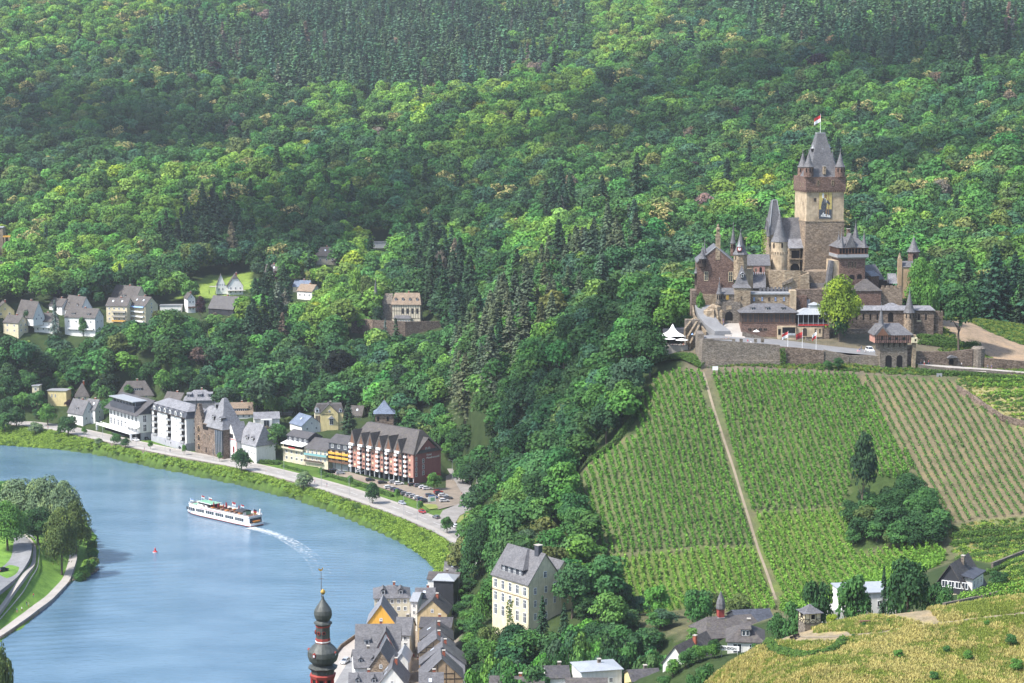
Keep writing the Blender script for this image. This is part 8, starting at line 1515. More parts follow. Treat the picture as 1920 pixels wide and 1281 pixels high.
# ------------------------------------------------------------------ the woods
def pin(u,v,poly): return inpoly(np.asarray(u,float),np.asarray(v,float),poly)
def forest():
    rs=np.random.RandomState(5); P=[]
    for (y0,y1,s) in ((560,1000,7.0),(1000,1350,8.0),(1350,1800,9.2),(1800,2750,10.4)):
        ys=np.arange(y0,y1,s)
        for j,yy in enumerate(ys):
            xm=.262*yy+15; xs=np.arange(-xm,xm,s)+ (s/2 if j%2 else 0); P.append(np.stack([xs+rs.uniform(-.42,.42,len(xs))*s,yy+rs.uniform(-.42,.42,len(xs))*s],1))
    P=np.concatenate(P); x,y=P[:,0],P[:,1]; z=ground(x,y); keep=(z>6.4)|((x>60)&(y<800))|(dseg(x,y,RIVER,True)>70)
    keep&=~inpoly(x,y,RIVER)&(dseg(x,y,RIVER,True)>14)&~inpoly(x,y,CORR)&(dseg(x,y,CORR,True)>5)&~inpoly(x,y,NEARB)
    keep&=~inpoly(x,y,VHULL)&~inpoly(x,y,TERR)&~inpoly(x,y,RTERR)&~inpoly(x,y,LAWN)&~inpoly(x,y,CASTLEP)&~inpoly(x,y,HILLR)&~inpoly(x,y,TOWN)&~inpoly(x,y,PARKP)&(dseg(x,y,PARKP,True)>3)&~inpoly(x,y,SCREE)
    keep&=~((y<600)&(x<-40)); keep&=~((y<640)&(x>78)); keep&=~((x<25)&(y<700)&(x<-5)); keep&=~((y<585)&(x>-20))
    keep&=y>575
    x,y,z=x[keep],y[keep],z[keep]
    h=np.clip(rs.normal(14.5,2.9,len(x)),8.5,23); h=np.where(y>1500,h*1.12,h)
    u,v=proj(x,y,z); ut,vt=proj(x,y,z+h); ppm=F/y; 
    ok=np.ones(len(x),bool)
    for (fx_,fy_,r) in FOOT: ok&=(x-fx_)**2+(y-fy_)**2>(r+2.6)**2
    for (u0,v0,u1,v1,Y) in CLEAR:
        r=4.2*ppm; ok&=~((y<Y+2)&(y>Y-260)&(ut+r*.8>u0)&(ut-r*.8<u1)&(v>v0)&(vt<v1))
    ok&=(v<1400)&(vt>-70)&(v>-40)
    ok&=visible(x,y,z+h+2)
    x,y,z,h,u,v,ut,vt,ppm=[a[ok] for a in (x,y,z,h,u,v,ut,vt,ppm)]
    um,vm=u,(v+vt)/2; n=len(x)
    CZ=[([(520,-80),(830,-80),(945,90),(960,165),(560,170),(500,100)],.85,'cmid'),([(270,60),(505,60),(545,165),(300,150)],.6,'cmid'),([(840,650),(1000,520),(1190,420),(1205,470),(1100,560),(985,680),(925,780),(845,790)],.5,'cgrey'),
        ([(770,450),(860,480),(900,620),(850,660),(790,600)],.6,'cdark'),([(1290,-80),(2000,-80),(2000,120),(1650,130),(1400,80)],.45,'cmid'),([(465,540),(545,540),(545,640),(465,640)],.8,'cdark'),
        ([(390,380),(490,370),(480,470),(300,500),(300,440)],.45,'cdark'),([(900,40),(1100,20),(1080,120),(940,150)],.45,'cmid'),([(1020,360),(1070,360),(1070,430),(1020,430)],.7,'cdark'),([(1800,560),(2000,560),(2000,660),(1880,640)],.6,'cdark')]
    LITZ=[[(0,430),(180,330),(480,300),(590,270),(560,330),(480,390),(300,430),(240,520),(0,570)],[(560,170),(800,150),(1080,135),(1130,150),(1020,260),(860,330),(800,290),(900,200),(600,260)],[(1090,-50),(1260,-50),(1240,90),(1130,140)],[(560,480),(720,480),(720,660),(560,640)],
        [(1250,540),(1300,560),(1290,650),(1230,640)],[(1330,330),(1500,330),(1490,430),(1340,430)],[(640,420),(760,440),(740,520),(640,500)],[(950,420),(1140,400),(1100,500),(950,500)],[(0,0),(400,0),(300,60),(0,120)]]  # bright zones: sunlight on the slopes put into the crown tint
    kind=np.zeros(n,int); tint=np.zeros((n,3)); r=rs.rand(n)
    # slow variation of species over the slopes
    big=vnoise(x,y,220,9); big2=vnoise(x,y,90,4)
    names=[]
    inLit=np.zeros(n,bool)
    for p in LITZ: inLit|=pin(um,vm,p)
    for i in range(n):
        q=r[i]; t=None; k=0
        if inLit[i]: t='bright' if q<.56 else 'fresh' if q<.80 else 'mid' if q<.96 else 'lime'
        else:
            b=big[i]+big2[i]*.6
            if b>.35: t='fresh' if q<.3 else 'mid' if q<.8 else 'olive' if q<.9 else 'bright'
            elif b<-.35: t='dark' if q<.6 else 'blue' if q<.8 else 'mid'
            else: t='mid' if q<.42 else 'dark' if q<.66 else 'blue' if q<.79 else 'olive' if q<.86 else 'fresh' if q<.985 else 'beech' if q<.988 else 'dead'
        if t in ('beech','dead') and y[i]<1000: t='mid'
        q2=rs.rand()
        if q2<.045 and vm[i]<560: k=1; t='olive'
        for p,pr,tt in CZ:
            if pin(um[i:i+1],vm[i:i+1],p)[0] and q2<pr:
                k=2; t=tt; 
                if rs.rand()<(.035 if tt!='cgrey' else .0): t='dead'
        if q2>.992 and k==0: k=2; t='cdark'
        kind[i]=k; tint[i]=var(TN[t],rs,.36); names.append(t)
    names=np.array(names)
    sz=ppm*h*(1+.0*kind)
    def place(mask,nmax,fn):
        idx=np.nonzero(mask)[0]; vis=idx[(vt[idx]<1270)&(ut[idx]>0)&(ut[idx]<1920)&visible(x[idx],y[idx],z[idx]+h[idx]*.8)]
        o=vis[np.argsort(-sz[vis])][:nmax]; 
        for i in o: fn(i)
        m=mask.copy(); m[o]=False; return m
    WORD=dict(mid='mid green',dark='dark green',bright='light yellow green',olive='olive green',blue='bluish green',fresh='fresh green',beech='dark purple',dead='grey brown dying',cdark='dark',cmid='blue green',cgrey='grey green thin',lime='lime green')
    def where(i):
        if y[i]<800 and x[i]<60: return 'on the steep slope between manor house and vineyard' if y[i]<720 else 'on the slope below the white tent'
        if x[i]<-60: return 'in the wood above the riverside houses'
        if x[i]<20: return 'in the wood behind the red hotel'
        if y[i]<1000: return 'in the wood on the flank left of the castle'
        return 'in the wood on the slope behind the castle'
    def mk(i):
        kd=('broad','blossom','conifer')[kind[i]]; s=h[i]/12.5
        if kd=='conifer': lab='%s conifer tree %s'%(WORD[names[i]],where(i)); tree('conifer',x[i],y[i],tint[i],lab,scale=s*1.35,sz=s*1.0,group='conifers of the woods')
        else: lab='%s broadleaf tree %s'%(('cream flowering' if kd=='blossom' else WORD[names[i]]),where(i)); tree(kd,x[i],y[i],tint[i],lab,scale=s*1.02,sz=s,group='broadleaf trees of the woods')
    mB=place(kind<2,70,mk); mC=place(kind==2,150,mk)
    rest=(mB&(kind<2)); restc=(mC&(kind==2))
    return dict(x=x,y=y,z=z,h=h,tint=tint,kind=kind,rest=rest,restc=restc,r=rs.rand(n))
FD=forest()
cB=protocol('wood_crown',BL); cC=protocol('wood_conifer',CLs)
def sc_forest(m,coll,isC,name,label,cat):
    n=m.sum(); s=FD['h'][m]/12.5; kb=FD['kind'][m]; r=FD['r'][m]
    idx=(r*3).astype(int) if isC else np.where(kb==1,5+(r*2).astype(int),(r*5).astype(int))
    P=np.stack([FD['x'][m],FD['y'][m],FD['z'][m]],1); rot=np.zeros((n,3)); rot[:,2]=r*97%6.283
    w=s*(1.4 if isC else 1.06)*np.random.RandomState(2).uniform(.85,1.2,n); scl=np.stack([w,w,s*(1.12 if isC else 1)],1)
    scatter(name,P,idx,rot,scl,FD['tint'][m],coll,label,cat)
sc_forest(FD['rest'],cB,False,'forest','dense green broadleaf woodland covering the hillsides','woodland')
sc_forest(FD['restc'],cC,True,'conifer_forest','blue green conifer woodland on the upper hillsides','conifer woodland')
print('FOREST',len(FD['x']),FD['rest'].sum(),FD['restc'].sum())
# ------------------------------------------------------------------ water surface with wave trains
for o in list(bpy.data.objects):
    if o.name=='river_water': bpy.data.objects.remove(o)
SB=np.array(pZ(339,961,0)[:2]); SS=np.array(pZ(468,990,0)[:2]); SH=(SB-SS)/np.linalg.norm(SB-SS)
xs=np.concatenate([[-1500,-900],np.arange(-330,0,1.3),[60,200,400]]); ys=np.concatenate([[150,400,520],np.arange(600,1090,1.3),[1200,1400,1700]])
X,Yw=np.meshgrid(xs,ys); fxw,fyw=X.ravel(),Yw.ravel()
WK=np.array([pZ(u,v,0)[:2] for u,v in ((468,990),(500,996),(535,1010),(566,1029),(590,1050),(604,1075),(612,1105),(612,1150),(600,1210))]); WKs=smooth(resample(WK,3),10)
dwk=dseg(fxw,fyw,WKs); side=fxw*0
al=np.zeros_like(fxw); best=np.full(fxw.shape,1e9)
for i,p in enumerate(WKs):
    d=(fxw-p[0])**2+(fyw-p[1])**2; m=d<best; al[m]=i; best[m]=d[m]
al=al/len(WKs); amp=np.exp(-(dwk/(7+16*al))**2)*np.clip(al*6,0,1)*np.clip((1-al)*4,0,1)
zw=amp*.10*np.sin((fyw*1.0+fxw*.12)*1.35+np.sin(fxw*.25)*.8)*(.6+.4*np.sin(fxw*.31+fyw*.07))
dn=dseg(fxw,fyw,[p[:2] for p in NEARB],True); am2=np.exp(-((dn-14)/22)**2)*((fxw>-190)&(fyw<800)&(fyw>640)); zw+=am2*.08*np.sin((fyw*.95-fxw*.22)*1.1)*(.5+.5*np.sin(fxw*.17+fyw*.11)**2)
ds=np.hypot(fxw-(SB[0]-8),fyw-(SB[1]-22)); zw+=.05*np.exp(-(ds/30)**2)*np.sin(ds*1.5)
edge=(fxw<-328)|(fxw>-2)|(fyw<602)|(fyw>1088); zw[edge]=0
idx=np.arange(X.size).reshape(X.shape); Q=np.stack([idx[:-1,:-1],idx[:-1,1:],idx[1:,1:],idx[1:,:-1]],-1).reshape(-1,4)
tag(link('river_water',npmesh('river_water',np.stack([fxw,fyw,zw],1),Q,water_mat,smooth=True)),kind='structure')
# foam
fm,nt,b=newmat('foam'); p=coord(nt); mp=N(nt,'ShaderNodeMapping'); nt.links.new(p,mp.inputs[0]); mp.inputs['Scale'].default_value=(.5,1.0,1); f=noise(nt,mp.outputs[0],1.1,6,.75); at=N(nt,'ShaderNodeAttribute',attribute_name='leaf')
ad=N(nt,'ShaderNodeMath',operation='ADD'); nt.links.new(f,ad.inputs[0]); nt.links.new(at.outputs['Fac'],ad.inputs[1]); a=ramp(nt,ad.outputs[0],[(.80,(0,0,0)),(1.0,(.6,.6,.6))]); nt.links.new(a,b.inputs['Alpha']); b.inputs['Base Color'].default_value=(.75,.78,.80,1); b.inputs['Roughness'].default_value=.6
tn=np.gradient(WKs,axis=0); tn/=np.linalg.norm(tn,axis=1)[:,None]; nn_=np.stack([-tn[:,1],tn[:,0]],1); V=[];Lf=[];nw=9; n=len(WKs)
for i in range(n):
    t=i/n; hw=3.2+3.0*t
    for j in range(nw): s_=(j/(nw-1)*2-1); V.append((WKs[i,0]+nn_[i,0]*hw*s_,WKs[i,1]+nn_[i,1]*hw*s_,.16)); Lf.append((.56-.50*t**.6)*(1-.35*abs(s_))+ (.10 if .55<abs(s_)<.95 and t>.15 else 0)-(.5 if t>.8 else 0)*(t-.8)*5-(.6 if abs(s_)>.97 else 0))
idx=np.arange(n*nw).reshape(n,nw); Q=np.stack([idx[:-1,:-1],idx[:-1,1:],idx[1:,1:],idx[1:,:-1]],-1).reshape(-1,4); tag(link('wake_foam',npmesh('wake_foam',np.array(V),Q,fm,{'leaf':np.array(Lf)})),'white foam of the wake curving behind the passenger ship','wake',None,'stuff')
# ------------------------------------------------------------------ passenger ship (local x forward)
Lh=float(np.linalg.norm(SB-SS)); Wh=4.1; cen=(SB+SS)/2+np.array([SH[1],-SH[0]])*Wh*1.0; ang=math.atan2(SH[1],SH[0]); sh=empty('passenger_ship',(cen[0],cen[1],0),ang,'white passenger ship with red folded parasols, green roofed bridge and flags, on the river','ship'); L2=Lh/2; print('ship',Lh)
st=[(-L2,.86),(-L2+1.5,.97),(-L2*.5,1),(L2*.45,1),(L2*.72,.86),(L2*.9,.5),(L2+.6,.05)]
def ring(z,k=1,e=0): return [(x+(e if x>L2*.6 else 0),Wh*w_*k,z) for x,w_ in st]+[(x+(e if x>L2*.6 else 0),-Wh*w_*k,z) for x,w_ in reversed(st)]
mb=MB(); mb.hull(ring(-.8,.85,-1),ring(.35,.98,-.3),1,capt=False); mb.hull(ring(.35,.98,-.3),ring(.55,.99,-.2),2,capt=False,capb=False); mb.hull(ring(.55,.99,-.2),ring(1.5,1.03,0),0,capb=False); mb.build('hull',[white_paint,black_paint,red_paint],sh)
st2=[(-L2+.9,.86),(-L2+2.5,.93),(-L2*.5,.96),(L2*.45,.96),(L2*.72,.8),(L2*.86,.5)]
def r2(z,k=1): return [(x,Wh*w_*k,z) for x,w_ in st2]+[(x,-Wh*w_*k,z) for x,w_ in reversed(st2)]
dk_=MB().hull(r2(1.5),r2(3.9),0).build('saloon',white_paint,sh); MB().hull(r2(3.9,1.06),r2(4.05,1.06)).build('upper_deck',wood_brown,sh); MB().hull(r2(4.05,1.06),r2(4.06,1.0),capb=False,capt=False).hull(r2(4.0,1.07),r2(4.65,1.07),0,capb=False,capt=False).build('bulwark',white_paint,sh)
for s_ in (-1,1):
    y=s_*Wh*.965
    for i in range(6):
        xa=-L2*.82+i*L2*.27*1.05; 
        if xa+3.6>L2*.5: xb=xa+3
        w=MB(); w.box(xa,min(y,y+s_*.05),2.0,xa+L2*.235,max(y,y+s_*.05),3.3); q=w.build('window',glass,dk_)
        w=MB(); 
        for k in range(1,4): xx=xa+L2*.235*k/4; w.box(xx-.05,min(y,y+s_*.08),2.0,xx+.05,max(y,y+s_*.08),3.3)
        w.build('mullion',white_paint,q)
for s_ in (-1,1): y=s_*Wh*1.05; w=MB(); w.box(-L2*.2,min(y-.02,y+.02),3.75,L2*.45,max(y-.02,y+.02),3.85); w.build('red_lettering_band',red_paint,dk_)
# railing, benches, passengers deck gear
mb=MB(); rr=r2(5.0,1.05)
for a,b_ in zip(rr,rr[1:]): mb.tube(a,b_,.04,4)
mb.build('deck_rail',white_paint,sh)
for i in range(9):
    for s_ in (-1,1): x=-L2*.62+i*L2*.13; t=MB(); t.cbox(x,s_*2.1,4.75,.9,1.6,.06); t.cbox(x,s_*2.1,4.05,.1,.1,.7); t.cbox(x-.8,s_*2.1,4.45,.4,1.6,.06); t.cbox(x-.98,s_*2.1,4.45,.06,1.6,.5); t.build('deck_table',wood_brown if i%3 else orange_paint,sh)
# bridge with green roof
bx0,bx1=L2*.30,L2*.62; mb=MB(); mb.hull([(bx0,-2.4,4.05),(bx1,-1.9,4.05),(bx1,1.9,4.05),(bx0,2.4,4.05)],[(bx0,-2.4,4.9),(bx1-.3,-1.9,4.9),(bx1-.3,1.9,4.9),(bx0,2.4,4.9)]); br=mb.build('bridge',white_paint,sh); MB().hull([(bx0+.1,-2.3,4.9),(bx1-.35,-1.8,4.9),(bx1-.35,1.8,4.9),(bx0+.1,2.3,4.9)],[(bx0+.1,-2.3,5.9),(bx1-.7,-1.7,5.9),(bx1-.7,1.7,5.9),(bx0+.1,2.3,5.9)]).build('bridge_windows',glass,br)
MB().hull([(bx0-3.2,-2.9,5.9),(bx1-.1,-2.3,5.9),(bx1-.1,2.3,5.9),(bx0-3.2,2.9,5.9)],[(bx0-3.2,-2.9,6.05),(bx1-.1,-2.3,6.05),(bx1-.1,2.3,6.05),(bx0-3.2,2.9,6.05)]).build('roof_edge',white_paint,br); MB().hull([(bx0-3,-2.7,6.06),(bx1-.3,-2.1,6.06),(bx1-.3,2.1,6.06),(bx0-3,2.7,6.06)],[(bx0-2.8,-2.5,6.14),(bx1-.5,-1.9,6.14),(bx1-.5,1.9,6.14),(bx0-2.8,2.5,6.14)]).build('green_roof',green_deck,br)
MB().box(bx0-2.8,-2.3,4.06,bx0,2.3,5.88).build('dark_entrance',dark_hole,br)
mb=MB(); mb.hull([(L2*.68,-1.9,4.08),(L2*.82,-1.2,4.08),(L2*.82,1.2,4.08),(L2*.68,1.9,4.08)],[(L2*.68,-1.9,4.16),(L2*.82,-1.2,4.16),(L2*.82,1.2,4.16),(L2*.68,1.9,4.16)]); mb.build('green_foredeck',green_deck,sh)
for x,y in ((L2*.16,1.4),(L2*.02,1.6),(-L2*.12,1.2),(-L2*.08,-1.2),(-L2*.42,-1.4),(-L2*.02,-1.9)): t=MB(); t.tube((x,y,4.05),(x,y,5.0),.06,5); t.lathe(x,y,[(.1,4.9),(.32,5.3),(.26,6.4),(.05,7.2)],8,1); t.build('folded_parasol',[wood_dark,wine_red],sh)
mb=MB(); x0,x1=-L2*.72,-L2*.5
for i in range(8): a0,a1=PI*i/8,PI*(i+1)/8; mb.hull([(x0,2.4*math.cos(a0),5.4+.8*math.sin(a0)),(x1,2.4*math.cos(a0),5.4+.8*math.sin(a0)),(x1,2.4*math.cos(a1),5.4+.8*math.sin(a1)),(x0,2.4*math.cos(a1),5.4+.8*math.sin(a1))],[(x0,2.3*math.cos(a0),5.3+.8*math.sin(a0)),(x1,2.3*math.cos(a0),5.3+.8*math.sin(a0)),(x1,2.3*math.cos(a1),5.3+.8*math.sin(a1)),(x0,2.3*math.cos(a1),5.3+.8*math.sin(a1))])
mb.build('dark_hood',clad_black,sh); MB().box(x0,-2.2,4.06,x0+.1,2.2,5.4).box(x0,-2.3,4.06,x1,-2.2,5.4,).build('green_screen',green_deck,sh); MB().box(x0+.3,-2.4,4.06,x0+1.6,-2.31,5.3).box(x0-.02,.6,4.06,x0-.12,2.0,5.3).build('white_panel',white_paint,sh)
MB().box(-L2+.2,-3.2,1.5,-L2+.9,3.2,1.55).build('aft_deck',wood_brown,sh); MB().hull([(-L2+.1,-1.6,1.9),(-L2+.9,-1.6,1.9),(-L2+.9,1.6,1.9),(-L2+.1,1.6,1.9)],[(-L2-.1,-2,2.5),(-L2+1,-2,2.5),(-L2+1,2,2.5),(-L2-.1,2,2.5)]).build('orange_dinghy',orange_paint,sh); MB().box(-L2+.85,-3.2,1.7,-L2+.9,3.2,3.6).build('stern_windows',glass,sh)
def sflag(x,y,z,H,cols,fw=1.6,fh=1.1):
    mb=MB(); mb.tube((x,y,z),(x,y,z+H),.05,5); m=mb.build('flagstaff',white_paint,sh); mb=MB()
    for k in range(len(cols)):
        for i in range(4): t0,t1=i/4,(i+1)/4; f_=lambda t,r:(x-t*fw*.6,y-t*fw*.5+math.sin(t*6)*.12,z+H-.1-fh*r-t*.5); q=[f_(t0,k/len(cols)),f_(t1,k/len(cols)),f_(t1,(k+1)/len(cols)),f_(t0,(k+1)/len(cols))]; mb.hull(q,[(a+.02,b_,c) for a,b_,c in q],k)
    mb.build('flag_cloth',cols,m)
sflag(-L2+.9,1.2,4.1,3.6,[black_paint,red_paint,gold],1.8,2.0); sflag(L2*.93,0,1.5,4.6,[pane_blue,white_paint]); sflag(L2*.55,.8,6.1,2.6,[red_paint,white_paint]); sflag(L2*.42,-.8,6.1,2.0,[white_paint,red_paint]); sflag(-L2*.3,0,4.1,4.4,[red_paint,white_paint],1.8,1.6); sflag(-L2*.55,0,5.8,2.4,[red_paint,white_paint]); MB().cbox(-L2+1.2,-2.8,4.1,.5,.5,2.8).build('funnel',white_paint,sh)
# buoy
bp_=pZ(291,1036,0); e=empty('river_buoy',bp_,0,'small red buoy floating on the river left of the ship','buoy'); MB().lathe(0,0,[(.9,-.3),(.95,.3),(.35,.8),(.3,1.5),(.05,2.1)],10).build('float',red_paint,e); MB().lathe(0,0,[(.97,.05),(.97,.25)],10).build('white_band',white_paint,e)
# ------------------------------------------------------------------ cars
def car_meshes():
    # estate/hatch profile, x forward, 4.3 m long
    prof=[(-2.1,.35),(-2.15,.75),(-2.05,1.0),(1.05,.98),(2.0,.8),(2.15,.6),(2.1,.35)]; mb=MB(); mb.hull([(x,-.86,z) for x,z in prof],[(x,.86,z) for x,z in prof]); body=mb
    g=MB(); q=[(-1.95,-.8,1.0),(1.05,-.8,.98),(1.05,.8,.98),(-1.95,.8,1.0)]; t=[(-1.7,-.64,1.47),(.25,-.64,1.47),(.25,.64,1.47),(-1.7,.64,1.47)]; g.hull(q,t)
    r=MB().hull([(-1.72,-.66,1.46),(.28,-.66,1.46),(.28,.66,1.46),(-1.72,.66,1.46)],[(-1.6,-.58,1.53),(.15,-.58,1.53),(.15,.58,1.53),(-1.6,.58,1.53)])
    for a,b_ in ((q[0],t[0]),(q[1],t[1]),(q[2],t[2]),(q[3],t[3])): r.tube(a,b_,.05,4)
    w=MB(); w.tube((0,-.12,0),(0,.12,0),.33,12); h=MB().box(-.06,-.2,-.09,.06,.2,.09); return body,g,r,w,h
cb_,cg_,cr_,cw_,ch_=car_meshes(); GM=cg_.mesh('car_windows',glass); WM=cw_.mesh('wheel',black_paint); HM=ch_.mesh('headlight',pane_light); TM=ch_.mesh('taillight',red_paint)
CC={}
for n_,c in (('white',(.75,.75,.76)),('silver',(.42,.44,.47)),('black',(.02,.02,.025)),('dark blue',(.03,.06,.14)),('grey',(.16,.17,.19)),('red',(.40,.03,.03)),('blue',(.08,.16,.36))): m=flat('car_paint_'+n_.replace(' ','_'),c,.25,.2); CC[n_]=(cb_.mesh('body',m),cr_.mesh('car_roof',m))
def car(p,yaw,col,label,group='parked cars by the red hotel',van=False):
    e=empty('parked_car' if not van else 'van',p,yaw,label,'van' if van else 'car',group); link('body',CC[col][0],e); link('windows',GM,e); link('roof',CC[col][1],e)
    for x in (-1.3,1.35):
        for y in (-.8,.8): link('wheel',WM,e,(x,y,.33))
    for y in (-.6,.6): link('headlight',HM,e,(2.08,y,.68)); link('taillight',TM,e,(-2.1,y,.8))
    if van: e.scale=(1.15,1.12,1.55)
    return e
def pk(u,v,z=6.08): p=pZ(u,v,z); return p
row=[(738,906,'silver','silver car near the hotel pillars in the rear row'),(748,909,'white','white car near the hotel pillars in the rear row'),(806,931,'grey','grey car in the middle of the parking area'),(812,935,'blue','blue car in the middle of the parking area'),(833,941,'white','small white car beside the last grey one, right corner'),(729,916,'white','white parked car at the hotel end of the front parking row'),(739,919,'grey','grey car second in the front parking row'),(746,922,'dark blue','dark blue car in the front parking row'),(753,925,'black','black car in the middle left of the front parking row'),(760,928,'grey','grey car in the middle of the front parking row'),(769,930,'silver','silver car in the middle of the front parking row'),(776,933,'silver','silver car right of the middle of the front row'),(784,936,'white','white car near the right end of the front parking row'),(791,939,'dark blue','dark blue car second from the right end of the front row'),(798,942,'black','black car at the right end of the front parking row'),
(774,911,'black','black car in the rear row beside the red gable'),(785,913,'grey','grey car in the rear row beside the red gable'),(794,916,'white','white car in the rear row near the slender tree'),(801,918,'white','small white car under the slender parking tree'),(625,884,'black','black car before the orange banded row house'),(638,889,'silver','silver car beside the long dark hedge'),(694,902,'black','black car alone before the red hotel'),(717,907,'black','second black car alone before the red hotel'),
(822,925,'red','red car in the right parking corner'),(824,928,'black','black car in the right parking corner'),(831,931,'white','white estate car in the right parking corner'),(840,936,'grey','grey car last in the right parking corner'),(877,951,'blue','blue car under the trees by the lawn'),(882,954,'white','white car under the trees by the lawn'),(906,969,'white','white car at the right end of the lawn'),(676,886,'white','white van like car parked under the red hotel')]
for u,v,c,l in row: car(pk(u,v),R(18),c,l)
def roadyaw(p): i=int(np.argmin((RN[:,0]-p[0])**2+(RN[:,1]-p[1])**2)); i=min(max(i,1),len(RN)-2); d=RN[i+1]-RN[i-1]; return math.atan2(d[1],d[0]),RN[i],NRM[i]
for u,v,c,l,s_ in ((754,946,'silver','silver car driving on the riverside road below the car park',0),(792,962,'red','red car driving on the riverside road',0),(818,972,'grey','grey car driving on the riverside road near the lawn',1),(853,989,'white','white car driving at the right end of the riverside road',1),(342,842,'black','black car parked at the promenade before the brown stone villa',0),(255,827,'white','white car leaving the white hotel garage',0),(273,824,'black','black car beside the apartment hotel corner',0)):
    p=pk(u,v,6.02); a,_,_=roadyaw(p); car(p,a+(PI if s_ else 0),c,l,'cars on the riverside road')
p=pk(647,1243,6.16); car(p,R(70)+PI,'silver','silver blue car driving on the town promenade road beside the church tower','cars on the town promenade road'); p=cast(6,1072,ymin=600); car(p,R(60),'black','black car on the near road at the left edge','cars on the near bank')
p=pY(1631,662,762); car(p,R(-80),'white','white delivery van parked inside the castle wall beside the gatehouse','vans at the castle',van=True)
# ------------------------------------------------------------------ people
def person_mesh():
    J={'pel':(0,0,.95,.14,.11),'sp':(0,0,1.2,.13,.10),'ch':(0,0,1.42,.17,.11),'nk':(0,0,1.54,.055,.055),'hd':(0,.01,1.67,.095,.11),'ht':(0,.0,1.76,.07,.08),
       'hl':(.10,0,.90,.09,.09),'kl':(.12,.02,.50,.06,.065),'al':(.12,0,.08,.04,.045),'tl':(.13,.16,.04,.035,.03),'hr':(-.10,0,.90,.09,.09),'kr':(-.13,.10,.50,.06,.065),'ar':(-.13,-.02,.08,.04,.045),'tr':(-.13,.14,.04,.035,.03),
       'sl':(.20,0,1.43,.055,.055),'el':(.25,-.02,1.14,.04,.04),'wl':(.24,.08,.90,.03,.03),'fl':(.23,.10,.80,.03,.02),'sr':(-.20,0,1.43,.055,.055),'er':(-.25,-.02,1.14,.04,.04),'wr':(-.24,.10,.91,.03,.03),'fr':(-.23,.13,.81,.03,.02)}
    E=[('pel','sp'),('sp','ch'),('ch','nk'),('nk','hd'),('hd','ht'),('pel','hl'),('hl','kl'),('kl','al'),('al','tl'),('pel','hr'),('hr','kr'),('kr','ar'),('ar','tr'),('ch','sl'),('sl','el'),('el','wl'),('wl','fl'),('ch','sr'),('sr','er'),('er','wr'),('wr','fr')]
    k=list(J); me=bpy.data.meshes.new('person_skeleton'); me.from_pydata([J[a][:3] for a in k],[(k.index(a),k.index(b_)) for a,b_ in E],[]); o=bpy.data.objects.new('person_skeleton',me); COL.objects.link(o); md=o.modifiers.new('s','SKIN')
    for i,a in enumerate(k): me.skin_vertices[0].data[i].radius=J[a][3:5]; me.skin_vertices[0].data[i].use_root=(i==0)
    o.modifiers.new('d','SUBSURF').levels=1; dg=bpy.context.evaluated_depsgraph_get(); r=bpy.data.meshes.new_from_object(o.evaluated_get(dg)); bpy.data.objects.remove(o); return r
PM=person_mesh(); pvar=[]
for i in range(8):
    m=PM.copy(); m.name='person_body'; m.materials.clear(); top=CLOTH[i]; leg=CLOTH[(i*3+1)%8] if i%2 else CLOTH[6]
    for x in (skin,top,leg,hair): m.materials.append(x)
    for p in m.polygons:
        c=p.center; p.material_index=3 if (c.z>1.70 or (c.z>1.6 and c.y<-.02)) else 0 if (c.z>1.5 and abs(c.x)<.12) or (abs(c.x)>.2 and c.z<1.1) else 3 if c.z<.09 else 1 if c.z>.93 else 2; p.use_smooth=True
    pvar.append(m)
CN=['red','blue','black','white','pink','grey','denim','tan']
def person(p,i,where,group=None,yaw=None):
    o=link('person',pvar[i%8],None,p,random.random()*6.28 if yaw is None else yaw); tag(o,'person in a %s top %s'%(CN[i%8],where),'person',group); return o
castle_people=[(1318,640,'leaning at the left end of the bastion parapet'),(1324,641,'beside the left end of the bastion parapet'),(1348,641,'at the bastion wall left of the ramp foot'),(1356,642,'near the foot of the castle ramp'),(1361,642,'standing in the group at the ramp foot'),(1366,641,'standing in the group at the ramp foot'),(1371,637,'walking up the castle ramp'),(1372,631,'higher up the castle ramp'),(1402,645,'at the low battlements of the bastion'),(1408,648,'sitting near the battlements'),(1357,612,'beside the left wall of the ramp'),(1356,606,'further up beside the left wall of the ramp')]
for i,(u,v,w) in enumerate(castle_people): p=pZ(u,v,zter+.05) if v>630 else pY(u,v,778); person(p,i*3,w,'visitors on the castle terrace')
for i,(u,v) in enumerate(((1608,664),(1612,661),(1615,657),(1622,665))): person(pY(u,v,756),i*5+4,'walking behind the castle wall left of the white van','visitors near the white van')
for i,(u,v) in enumerate(((1727,683),(1733,685),(1741,684),(1803,688),(1852,692),(1859,693))): person(pY(u,v,747),i*3+2,'walking on the castle road below the approach wall','walkers on the castle road')
for i,(u,v,w) in enumerate(((90,805,'walking on the promenade near the left edge'),(271,844,'on the promenade below the apartment hotel'),(319,848,'walking on the promenade before the apartment hotel'),(499,888,'on the promenade below the cream row house'),(590,907,'in red walking on the promenade by the hedge'),(613,912,'on the promenade below the long hedge'),(863,1017,'in the group at the right end of the promenade'),(868,1013,'in the group at the right end of the promenade'),(871,1020,'in the group at the right end of the promenade'),(866,928,'on the side road near the lawn'))): person(pk(u,v,6.14 if i<9 else 6.32),i*5,w,'walkers on the promenade')
for i,(u,v) in enumerate(((771,1231),(776,1232),(768,1192),(783,1238))): person(pk(u,v,6.12),i*4+1,'walking in the old town alley','walkers in the alley')
for i in range(7): person(pY(1256+i*5,652,767.5+(i%3)),i*3+1,'at the tables by the white tent','guests by the white tent')
